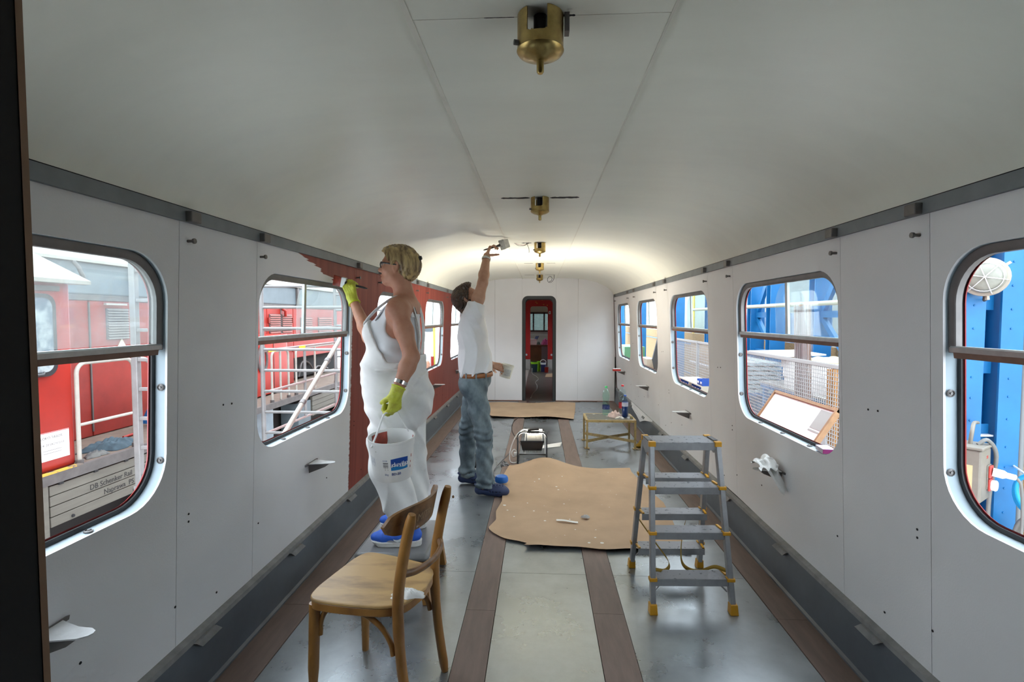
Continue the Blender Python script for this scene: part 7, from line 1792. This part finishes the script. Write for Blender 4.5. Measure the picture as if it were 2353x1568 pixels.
# lattice columns along the hall
LC = ['blue lattice column seen behind the leaning white board', 'blue lattice column with diagonal braces in the second window', 'blue column between the second and third windows', 'blue lattice column seen in the third and fourth windows', 'blue column far along, seen in the fourth window', 'farthest blue column, seen in the fifth window']
for k, (y, x) in enumerate(((7.25, 4.2), (9.6, 4.2), (12.2, 4.2), (15.2, 4.0), (19.0, 3.7), (26.5, 4.2))):
    c_ = thing('steel_column', LC[k], 'column', (x, y, GZ), 0, 'blue hall columns')
    for dy in (-0.42, 0.42):
        MB().box(x - 0.13, x + 0.13, y + dy - 0.09, y + dy - 0.075, GZ, 4.5).build('flange', M_blueb, c_); MB().box(x - 0.13, x + 0.13, y + dy + 0.075, y + dy + 0.09, GZ, 4.5).build('flange', M_blueb, c_)
        MB().box(x - 0.012, x + 0.012, y + dy - 0.075, y + dy + 0.075, GZ, 4.5).build('web', M_blueb, c_)
    for i, z in enumerate((-0.2, 0.85, 1.55, 2.6)):
        MB().box(x - 0.04, x + 0.04, y - 0.34, y + 0.34, z - 0.05, z + 0.05).build('strut', M_blueb, c_)
    MB().bar((x, y - 0.34, 0.9), (x, y + 0.34, 1.5), 0.06, 0.08).build('diagonal', M_blueb, c_); MB().bar((x, y + 0.34, 1.6), (x, y - 0.34, 2.5), 0.06, 0.10).build('diagonal', M_blueb, c_)
pp = MB().tube([(3.95, 4.0, 1.70), (3.95, 13.5, 1.70)], 0.035, 10).build('cream_pipe', mat('pipe_cream', (0.40, 0.37, 0.28), rough=0.5), smooth=60)
tag(pp, 'long cream pipe running level along the blue columns', 'pipe')
# plastic sheeting and pale panels above the boards
ps_ = thing('plastic_curtain', 'pale blue plastic sheeting hung between the blue columns', 'sheeting', (4.5, 9.5, 1.0))
MB().sheet(lambda u, v: (4.635 + 0.012 * sin(u * 60), 8.4 + 4.5 * u, 1.031 + 0.55 * v), 90, 6, 0.004).build('sheet', mat('blue_film', (0.22, 0.31, 0.44), rough=0.35, var=0.25, scale=3), ps_, smooth=60)
hp_ = thing('pale_door', 'tall pale green-grey door panel seen in the third window', 'door', (5.4, 15.5, GZ))
MB().box(5.3, 5.36, 15.9, 17.6, GZ, 2.6).build('leaf', mat('pale_green_grey', (0.30, 0.34, 0.31), rough=0.6, var=0.06, scale=1), hp_)
MB().box(5.27, 5.3, 17.62, 17.80, GZ, 2.6).build('yellow_edge', mat('edge_yellow', (0.75, 0.55, 0.03), rough=0.5), hp_)
# ---- wire mesh fence
fn = thing('mesh_fence', 'white wire mesh fence panels in front of the workshop', 'fence', (3.0, 8, GZ))
M_fw = mat('fence_white', (0.34, 0.34, 0.33), rough=0.5)
def fence(y0, y1, ztop, step, posts):
    for y in posts: MB().box(2.98, 3.02, y - 0.02, y + 0.02, GZ, ztop).build('post', M_fw, fn)
    for z in (ztop - 0.02, GZ + 0.1): MB().box(2.985, 3.015, y0, y1, z - 0.018, z + 0.018).build('rail', M_fw, fn)
    m = MB(); r_ = 0.0032
    n = int((y1 - y0) / step)
    for i in range(n + 1):
        y = y0 + (y1 - y0) * i / n; m.box(3 - r_, 3 + r_, y - r_, y + r_, -0.35, ztop)
    zz = ztop
    while zz > -0.35:
        m.box(3 - r_, 3 + r_, y0, y1, zz - r_, zz + r_); zz -= step
    o = m.build('wire_mesh', M_fw, fn); o['kind'] = 'stuff'
fence(4.6, 7.55, 1.02, 0.042, (4.6, 7.55)); fence(8.6, 11.6, 1.05, 0.05, (8.6, 9.75, 11.6))
# behind it: table with white boards, wrapped profiles
tt = thing('trestle_table', 'blue steel trestle table loaded with white foam boards', 'table', (3.6, 6.9, GZ))
for y in (6.0, 7.8):
    for x in (3.3, 4.0): MB().box(x - .03, x + .03, y - .03, y + .03, GZ, 0.42).build('leg', M_blueb, tt)
for x in (3.3, 4.0): MB().box(x - .03, x + .03, 5.9, 7.9, 0.42, 0.50).build('beam', M_blueb, tt)
MB().box(3.3, 3.36, 5.9, 7.9, -0.35, -0.28).build('lower_beam', M_blueb, tt)
MB().box(3.25, 4.05, 5.9, 7.9, 0.50, 0.53).build('top', mat('table_grey', (0.35, 0.35, 0.33), rough=0.6), tt)
for k in range(3):
    MB().box(3.32 + .03 * k, 4.0, 6.15 + .1 * k, 7.25 + .12 * k, 0.531 + 0.13 * k, 0.655 + 0.13 * k)
    tag(MB().box(3.32 + .03 * k, 4.0, 6.15 + .1 * k, 7.25 + .12 * k, 0.531 + 0.13 * k, 0.656 + 0.13 * k).build('foam_board', mat('foam_white', (0.62, 0.62, 0.61), rough=0.7), bevel=0.004),
        ['bottom', 'middle', 'top'][k] + ' white foam block of the stack on the blue trestle table', 'foam block', 'foam blocks on the trestle table')
tag(MB().prism([(3.25, 7.2), (4.0, 7.45), (3.9, 8.1), (3.1, 7.95)], lambda x, y: (x, y, 0.94 + (y - 7.2) * .04), lambda x, y: (x, y, 0.96 + (y - 7.2) * .04)).build('pointed_foam_sheet', MATS['foam_white'], fix=True), 'pointed white panel jutting out beside the foam blocks', 'foam sheet')
crumple('cream_cushion', 3.7, 6.75, 0.918, 0.26, 0.40, 0.07, 0.4, mat('cream_foam', (0.42, 0.36, 0.20), rough=0.8), 'cream padded cushion on top of the foam blocks', 'cushion')
def bundle(name, label, x, y, z0, z1, lean, n, w, material, wrap):
    t = thing(name, label, 'profiles', (x, y, z0))
    for i in range(n):
        dx, dy = (i % 2) * 0.05, (i // 2) * 0.055
        MB().bar((x + dx, y + dy + lean, z0), (x + dx + 0.02, y + dy, z1 - 0.07 * hsh(i, n)), 0.045, 0.04, (0, 1, 0)).build('profile', material[i % len(material)], t)
    if wrap:
        MB().sheet(lambda u, v: (x + 0.025 + 0.075 * cos(2 * pi * u) + 0.01 * sin(9 * v + 13 * u) + 0.02 * v, y + 0.055 + lean * (1 - v) + 0.13 * sin(2 * pi * u) + 0.012 * sin(23 * v + 5 * u), z0 + 0.3 + (z1 - z0 - 0.28) * v), 24, 30).build('film_wrap', glass('clear_film', (0.93, 0.93, 0.95), refl=0.10, dirt=0.22, dirt_rgb=(0.45, 0.45, 0.47), rough=0.15, dscale=16), t, smooth=60)
    return t
M_pbrown = mat('profile_brown', (0.17, 0.075, 0.035), rough=0.4); M_ptaupe = mat('profile_taupe', (0.22, 0.165, 0.145), rough=0.4); M_pam = mat('profile_amber', (0.34, 0.14, 0.02), rough=0.4)
bundle('profile_bundle', 'bundle of brown profiles wrapped in clear film, leaning behind the fence', 3.15, 6.20, GZ, 1.66, -0.24, 8, 0.04, [M_ptaupe, M_pbrown, M_ptaupe, M_pam], True)
bundle('profile_bundle', 'row of loose orange-brown wooden profiles behind the fence', 3.2, 5.58, GZ, 0.95, -0.1, 6, 0.04, [M_pam, M_pbrown], False)
crumple('film_heap', 2.66, 4.72, GZ, 0.2, 0.33, 1.7, 2.9, mat('crumpled_film', (0.38, 0.39, 0.40), rough=0.4, rgb2=(0.40, 0.38, 0.36), lo=0.4, hi=0.6, scale=10), 'crumpled white film piled against the fence', 'film')
# ---- white board leaning close outside the second window
wbt = thing('white_board', 'white framed board leaning close outside the second window of the white wall', 'board', (2.0, 4.2, 0.1))
M_pine = mat('pine_frame', (0.30, 0.165, 0.075), rough=0.5, var=0.2, scale=12)
def wb_pt(u, v, t=0.0):   # u along Y, v down from the top edge
    return Vector((2.20 - 0.54 * 0.85 * v, 3.72 + 1.02 * u, 0.82 - 0.84 * 0.85 * v)) + Vector((-0.84, 0, 0.54)) * t
def slab_(u0, u1, v0, v1, t0, t1): return MB().hexa([wb_pt(u0, v1, t0), wb_pt(u1, v1, t0), wb_pt(u1, v0, t0), wb_pt(u0, v0, t0)], [wb_pt(u0, v1, t1), wb_pt(u1, v1, t1), wb_pt(u1, v0, t1), wb_pt(u0, v0, t1)])
slab_(0.02, 0.555, 0.02, 0.98, 0, 0.012).build('panel', mat('board_white', (0.82, 0.82, 0.82), rough=0.5), wbt, fix=True); slab_(0.56, 0.98, 0.02, 0.98, 0, 0.012).build('panel', MATS['board_white'], wbt, fix=True)
slab_(0.0, 1.0, 0.0, 0.03, -0.01, 0.025).build('frame_rail', M_pine, wbt, fix=True); slab_(0.0, 1.0, 0.97, 1.0, -0.01, 0.025).build('frame_rail', M_pine, wbt, fix=True)
slab_(0.0, 0.022, 0.0, 1.0, -0.01, 0.03).build('frame_rail', M_pine, wbt, fix=True); slab_(0.978, 1.0, 0.0, 1.0, -0.01, 0.025).build('frame_rail', M_pine, wbt, fix=True)
slab_(0.04, 0.20, 0.05, 0.24, 0.012, 0.014).build('grey_patch', mat('grey_patch', (0.36, 0.37, 0.35), rough=0.6), wbt, fix=True)
slab_(0.04, 0.20, 0.255, 0.27, 0.012, 0.014).build('grey_line', MATS['grey_patch'], wbt, fix=True)
crt = thing('packing_case', 'plywood packing case under the leaning white board', 'case', (2.0, 4.2, GZ))
MB().box(1.66, 2.35, 3.6, 4.9, GZ, 0.085).build('body', M_osb, crt); MB().box(1.65, 2.36, 3.58, 3.66, GZ, 0.08).build('batten', M_pine, crt); MB().box(1.65, 2.36, 4.84, 4.92, GZ, 0.08).build('batten', M_pine, crt)
# ---- third to fifth window
pnl = thing('chip_board', 'upright sheet of pale strand board behind the far fence', 'board', (3.35, 10.8, GZ))
MB().box(3.32, 3.36, 9.95, 11.3, GZ, 0.98).build('sheet', mat('pale_chipboard', (0.34, 0.235, 0.13), rough=0.75, var=0.12, scale=12), pnl)
for z in (0.55, -0.3): MB().box(3.30, 3.32, 9.95, 11.3, z - .015, z + .015).build('batten', M_steel, pnl)
MB().box(3.30, 3.319, 10.55, 10.75, -0.40, -0.05).build('label', M_paper, pnl)
pst = thing('sheet_stack', 'stack of pale blue corrugated sheets on a blue rack behind the far fence', 'sheets', (3.6, 9.2, GZ))
for k in range(7): MB().hexa([(3.35, 8.5, 0.25 + .075 * k), (4.0, 8.5, 0.25 + .075 * k), (4.0, 9.9 - .06 * (k % 3), 0.25 + .075 * k), (3.35, 9.9 - .06 * (k % 3), 0.25 + .075 * k)], [(3.35, 8.5, 0.30 + .075 * k), (4.0, 8.5, 0.30 + .075 * k), (4.0, 9.9 - .06 * (k % 3), 0.30 + .075 * k), (3.35, 9.9 - .06 * (k % 3), 0.30 + .075 * k)]).build('sheet', mat('pale_blue_sheet', (0.32, 0.42, 0.46), rough=0.5, var=0.1, scale=6), pst)
for y in (8.55, 9.85):
    MB().box(3.33, 3.39, y - .03, y + .03, GZ, 0.25).build('rack_leg', M_blueb, pst); MB().box(3.95, 4.01, y - .03, y + .03, GZ, 0.25).build('rack_leg', M_blueb, pst)
MB().box(3.33, 4.01, 8.5, 9.9, 0.20, 0.25).build('rack_top', M_blueb, pst)
shf = thing('bin_shelf', 'cream shelf unit holding rows of blue storage bins', 'shelf', (2.6, 8.6, GZ))
M_cream = mat('shelf_cream', (0.42, 0.39, 0.31), rough=0.6)
for z in (0.20, 0.32, 0.44): MB().box(2.45, 2.80, 7.75, 9.05, z, z + 0.015).build('shelf_board', M_cream, shf)
for y in (7.75, 8.40, 9.05): MB().box(2.45, 2.80, y - .012, y + .012, GZ, 0.44).build('side', M_cream, shf)
MB().box(2.45, 2.80, 7.75, 9.05, GZ + .02, GZ + .05).build('shelf_board', M_cream, shf)
M_bin = mat('bin_blue', (0.015, 0.07, 0.33), rough=0.4)
b0 = None
for r_ in range(3):
    for k in range(8):
        y = 7.83 + 0.140 * k if k < 4 else 8.48 + 0.14 * (k - 4); z = (0.215, 0.335, 0.455)[r_]
        if r_ == 2 and k > 1: continue
        lab = '%s blue storage bin from the near end of the %s shelf' % (['first', 'second', 'third', 'fourth', 'fifth', 'sixth', 'seventh', 'eighth'][k], ['lower', 'upper', 'top'][r_])
        if b0 is None:
            b0 = thing('storage_bin', lab, 'bin', (2.62, y, z + .001), 0, 'blue storage bins on the cream shelf')
            m = MB(); m.box(-0.15, 0.15, -0.056, -0.05, 0, 0.09).box(-0.15, 0.15, 0.05, 0.056, 0, 0.09).box(-0.15, 0.15, -0.056, 0.056, 0, 0.006).box(0.144, 0.15, -0.056, 0.056, 0, 0.09).box(-0.15, -0.144, -0.056, 0.056, 0, 0.06)
            m.build('bin_body', M_bin, b0, local=True); MB().box(-0.152, -0.150, -0.03, 0.03, 0.03, 0.06).build('card', M_paper, b0, local=True)
        else: dup(b0, (2.62, y, z + .001), 0, lab)
cbx = thing('cardboard_box', 'brown box with a grey sheet on top seen through the fourth window', 'box', (3.3, 13.6, GZ))
MB().box(2.75, 3.3, 12.6, 14.2, GZ, 0.18).build('box_body', mat('dark_osb', (0.30, 0.18, 0.07), rough=0.8, var=0.2, scale=10), cbx); MB().box(2.78, 3.0, 13.3, 14.1, 0.18, 0.42).build('carton', mat('carton_tan', (0.5, 0.42, 0.32), rough=0.8), cbx)
MB().bar((2.85, 12.7, 0.18), (3.1, 13.2, 0.75), 0.9, 0.02, (1, 0, 0.4)).build('grey_sheet', mat('dark_sheet', (0.06, 0.06, 0.06), rough=0.6), cbx)
gcr = thing('green_crate', 'green plastic crate with rows of holes seen through the fifth window', 'crate', (3.0, 18.0, GZ))
M_gr = mat('crate_green', (0.09, 0.23, 0.11), rough=0.5)
MB().box(2.75, 3.4, 16.6, 18.2, GZ, 0.55).build('crate_body', M_gr, gcr)
for r_ in range(7):
    for k in range(6): MB().box(2.742, 2.75, 16.75 + 0.23 * k, 16.85 + 0.23 * k, -0.6 + 0.15 * r_, -0.53 + 0.15 * r_).build('hole', mat('pale_hole', (0.45, 0.52, 0.42), rough=0.6), gcr)

# ================================================================== BEYOND THE END DOORWAY
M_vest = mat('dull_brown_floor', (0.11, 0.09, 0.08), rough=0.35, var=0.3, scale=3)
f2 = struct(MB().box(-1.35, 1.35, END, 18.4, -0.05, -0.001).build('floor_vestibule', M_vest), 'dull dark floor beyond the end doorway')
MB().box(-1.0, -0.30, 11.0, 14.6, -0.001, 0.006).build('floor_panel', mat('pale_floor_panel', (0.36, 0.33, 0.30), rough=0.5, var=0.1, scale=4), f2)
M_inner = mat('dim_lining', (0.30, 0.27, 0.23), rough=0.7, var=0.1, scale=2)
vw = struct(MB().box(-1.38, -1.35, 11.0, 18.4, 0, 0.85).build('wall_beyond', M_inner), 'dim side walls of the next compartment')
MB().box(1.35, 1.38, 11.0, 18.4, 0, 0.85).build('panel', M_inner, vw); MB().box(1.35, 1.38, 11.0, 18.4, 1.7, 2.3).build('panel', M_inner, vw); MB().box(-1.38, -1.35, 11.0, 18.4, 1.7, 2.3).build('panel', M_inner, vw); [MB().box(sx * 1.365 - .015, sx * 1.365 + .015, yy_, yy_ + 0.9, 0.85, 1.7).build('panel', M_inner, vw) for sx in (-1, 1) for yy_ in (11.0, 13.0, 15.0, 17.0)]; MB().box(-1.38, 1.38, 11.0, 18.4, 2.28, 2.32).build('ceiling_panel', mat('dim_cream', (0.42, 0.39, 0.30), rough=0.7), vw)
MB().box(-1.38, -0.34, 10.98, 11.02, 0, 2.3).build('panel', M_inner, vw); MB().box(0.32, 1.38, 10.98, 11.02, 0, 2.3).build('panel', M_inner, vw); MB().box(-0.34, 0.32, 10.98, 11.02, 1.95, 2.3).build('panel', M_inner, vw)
# red partition with its own doorway
RY = 14.72
M_pred = mat('partition_red', (0.40, 0.012, 0.010), rough=0.45, var=0.08, scale=3)
rp = struct(MB().box(-1.35, -0.265, RY, RY + 0.03, 0.30, 2.28).build('wall_partition', M_pred), 'red partition with a rounded doorway beyond the gangway')
MB().box(0.232, 1.35, RY, RY + 0.03, 0.30, 2.28).build('panel', M_pred, rp)
hd_ = [(-0.265, 1.75)] + [(-0.265 + 0.07 - 0.07 * cos(t), 1.75 + 0.07 * sin(t)) for t in [pi / 2 * i / 5 for i in range(1, 6)]] + [(0.232 - 0.07 + 0.07 * sin(t), 1.75 + 0.07 * cos(t)) for t in [pi / 2 * i / 5 for i in range(6)]] + [(0.232, 2.28), (-0.265, 2.28)]
MB().prism(hd_, lambda x, z: (x, RY, z), lambda x, z: (x, RY + 0.03, z)).build('panel', M_pred, rp, fix=True)
M_lowp = mat('bare_lower_panel', (0.42, 0.39, 0.36), rough=0.6, var=0.15, scale=5)
MB().box(-1.35, -0.265, RY, RY + 0.03, 0, 0.30).build('lower_panel', M_lowp, rp); MB().box(0.232, 1.35, RY, RY + 0.03, 0, 0.30).build('lower_panel', M_lowp, rp)
MB().box(0.26, 0.31, RY - .01, RY, 1.60, 1.68).build('switch_plate', M_steel, rp); MB().box(0.275, 0.295, RY - .014, RY - .01, 1.615, 1.665).build('switch', M_black, rp)
for x in (-0.375, 0.345): MB().lathe([(0.0, 0), (0.03, 0.001), (0.028, 0.012), (0.012, 0.012), (0.012, 0.004), (0, 0.004)], 12, (x, RY, 0.43), (0, -1, 0), caps=False).build('socket_hole', M_steel, rp, smooth=40)
for (x, z) in ((-0.12, 1.93), (-0.09, 1.90), (0.06, 1.99), (0.10, 1.86), (0.20, 1.84)): MB().box(x, x + 0.03, RY - .002, RY, z, z + 0.02).build('chipped_spot', mat('chip_yellow', (0.55, 0.30, 0.04), rough=0.6), rp)
# window wall at the far end
fw_ = empty('window_11', (0, 18.3, 1.0)); struct(fw_, 'dim framed windows at the far end of the next compartment')
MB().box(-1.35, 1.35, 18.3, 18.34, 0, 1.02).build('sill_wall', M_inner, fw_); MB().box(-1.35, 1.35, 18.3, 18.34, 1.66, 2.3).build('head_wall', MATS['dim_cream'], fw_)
for x in (-1.3, -0.50, -0.22, 0.16, 0.5, 1.3): MB().box(x - 0.025, x + 0.025, 18.27, 18.34, 1.0, 1.68).build('mullion', mat('dark_brown_frame', (0.05, 0.025, 0.02), rough=0.5), fw_)
for z in (1.02, 1.66): MB().box(-1.35, 1.35, 18.27, 18.34, z - .03, z + .03).build('frame_rail', MATS['dark_brown_frame'], fw_)
for x0, x1 in ((-1.3, -0.5), (-0.5, -0.22), (-0.22, 0.16), (0.16, 0.5), (0.5, 1.3)): MB().box(x0, x1, 18.31, 18.316, 1.02, 1.66).build('pane', glass('dull_far_pane', (0.16, 0.19, 0.18), refl=0.03, dirt=0.1), fw_)
MB().box(-1.3, 1.3, 17.9, 17.94, 0.88, 0.91).build('light_rail', M_lwhite, fw_)
bn = thing('work_bench', 'brown wooden bench seen through the red doorway', 'bench', (0, 15.9, 0))
MB().box(-0.8, 0.8, 15.7, 16.3, 0.62, 0.66).build('bench_top', mat('bench_brown', (0.14, 0.08, 0.04), rough=0.5), bn); MB().box(-0.75, 0.06, 15.75, 15.78, 0.02, 0.62).build('front_panel', mat('bench_panel', (0.16, 0.09, 0.04), rough=0.5, var=0.2, scale=5), bn); MB().box(0.06, 0.75, 15.75, 15.78, 0.02, 0.62).build('front_panel', mat('bench_grey', (0.20, 0.19, 0.19), rough=0.5), bn)
for x in (-0.77, 0.75): MB().box(x, x + .04, 15.72, 16.28, 0, 0.62).build('leg', MATS['bench_brown'], bn)
wx_ = thing('white_box', 'open white box of tools on the far bench', 'box', (-0.2, 15.85, 0.66)); MB().box(-0.31, -0.09, 15.75, 15.95, 0.661, 0.84).build('carton', M_whitep, wx_, bevel=0.004)
for k in range(3): MB().tube([(-0.16 + .03 * k, 15.85, 0.8), (-0.10 + .035 * k, 15.85, 0.93)], 0.014, 8).build('tool_handle', mat('tool_blue', (0.03, 0.06, 0.2), rough=0.4), wx_, smooth=50)
crumple('pink_bag', 0.17, 15.9, 0.661, 0.13, 0.10, 0.20, 1.1, mat('pink_cloth', (0.42, 0.06, 0.20), rough=0.7, var=0.2, scale=12), 'pink bag on the far bench', 'bag')
crumple('dark_bundle', -0.03, 16.05, 0.661, 0.06, 0.08, 0.10, 3.1, mat('dark_green_bundle', (0.05, 0.07, 0.05), rough=0.7), 'small dark bundle between the white box and the pink bag', 'bundle', n=12)
def pail(name, label, x, y, r_, h, m1, m2, handle=False, cat='bucket'):
    t = thing(name, label, cat, (x, y, 0))
    MB().lathe([(0, 0.001), (r_ * 0.85, 0.001), (r_, h), (r_ + .006, h), (r_ + .006, h - .015), (r_ - .006, h - .004), (r_ * .82, .01), (0, .01)], 24, caps=False).build('body', m1, t, smooth=40, local=True)
    if m2: MB().lathe([(r_ * 0.96 + .004, h * 0.78), (r_ + .007, h * 0.99)], 24, caps=False).build('rim_band', m2, t, smooth=60, local=True)
    if handle: MB().tube(arc((0, 0, h), r_ + .004, 0, pi, 14, (1, 0, 0), (0, -0.2, 0.95)), 0.008, 6).build('handle', M_whitep, t, smooth=60, local=True)
    return t
M_lime = mat('lime_plastic', (0.30, 0.62, 0.02), rough=0.4)
pail('dark_bin', 'dark blue-green bin with a lime green rim beyond the doorway', -0.145, 14.1, 0.095, 0.29, mat('dark_teal', (0.012, 0.035, 0.045), rough=0.3), M_lime, cat='bin')
pail('lime_bin', 'narrow lime green bin behind the dark bin', -0.02, 14.3, 0.055, 0.28, M_lime, None, cat='bin')
pail('paint_can', 'white and blue paint can with a raised wire handle beyond the doorway', 0.10, 14.2, 0.075, 0.26, mat('can_blue', (0.03, 0.04, 0.14), rough=0.35), M_whitep, True, 'can')
pail('red_tub', 'small red tub in front of the paint can', 0.19, 14.0, 0.055, 0.14, M_lred, None, cat='tub')
cd = MB().sheet(lambda u, v: (0.14 + 0.20 * u + 0.04 * v, 12.9 + 0.75 * v, 0.004 + 0.02 * u * v), 6, 6, 0.004).build('cardboard_piece', M_kraft, smooth=60); tag(cd, 'flat piece of cardboard on the dark floor beyond the doorway', 'cardboard')
wc = MB().tube(spline([(-0.20, 13.9, 0.12), (-0.19, 13.6, 0.01), (-0.08, 13.0, 0.008), (-0.03, 12.4, 0.008), (-0.09, 11.8, 0.008), (-0.05, 11.2, 0.008), (-0.06, 10.6, 0.008), (-0.13, 10.0, 0.008), (-0.16, 9.5, 0.008)], 8), 0.009, 8).build('extension_cable', M_lwhite, smooth=60); tag(wc, 'white cord snaking over the dark floor through the doorway', 'cable')

# ---- the things outside, seated on the sight lines of the windows
for nm_, dy_ in (('locomotive', -0.23), ('paper_notice', -0.22), ('work_clothes', -0.22), ('work_glove', -0.22), ('red_tool', -0.22), ('aluminium_ladder', -0.18), ('scaffold_tower', -0.16), ('diagonal_brace', -0.12), ('blue_tarpaulin', -0.24), ('machine_post', -0.14), ('person.002', -0.14),
                 ('steel_column', 0.16), ('bulkhead_lamp', 0.155), ('socket_box', 0.15), ('blue_hose', 0.16), ('cable_coil', 0.155), ('yellow_machine', 0.27), ('steel_column.001', 0.225), ('steel_column.002', 0.225), ('steel_column.003', 0.225), ('steel_column.004', 0.21), ('steel_column.005', 0.2), ('steel_column.006', 0.22),
                 ('pale_door', 0.29), ('mesh_fence', 0.16), ('trestle_table', 0.19), ('foam_board', 0.19), ('foam_board.001', 0.19), ('foam_board.002', 0.19), ('pointed_foam_sheet', 0.19), ('cream_cushion', 0.19), ('profile_bundle', 0.175), ('profile_bundle.001', 0.175), ('film_heap', 0.15), ('white_board', 0.12), ('packing_case', 0.12),
                 ('chip_board', 0.18), ('sheet_stack', 0.19), ('bin_shelf', 0.14), ('cardboard_box', 0.16), ('green_crate', 0.16)) + tuple(('storage_bin' + ('' if i == 0 else '.%03d' % i), 0.14) for i in range(18)):
    bpy.data.objects[nm_].location.y += dy_
for nm_ in ('trestle_table', 'foam_board', 'foam_board.001', 'foam_board.002', 'pointed_foam_sheet', 'cream_cushion'):
    bpy.data.objects[nm_].location.x += 0.14
bpy.data.objects['steel_column.001'].location.x += 0.14
bpy.data.objects['steel_column.001'].location.y += 0.32
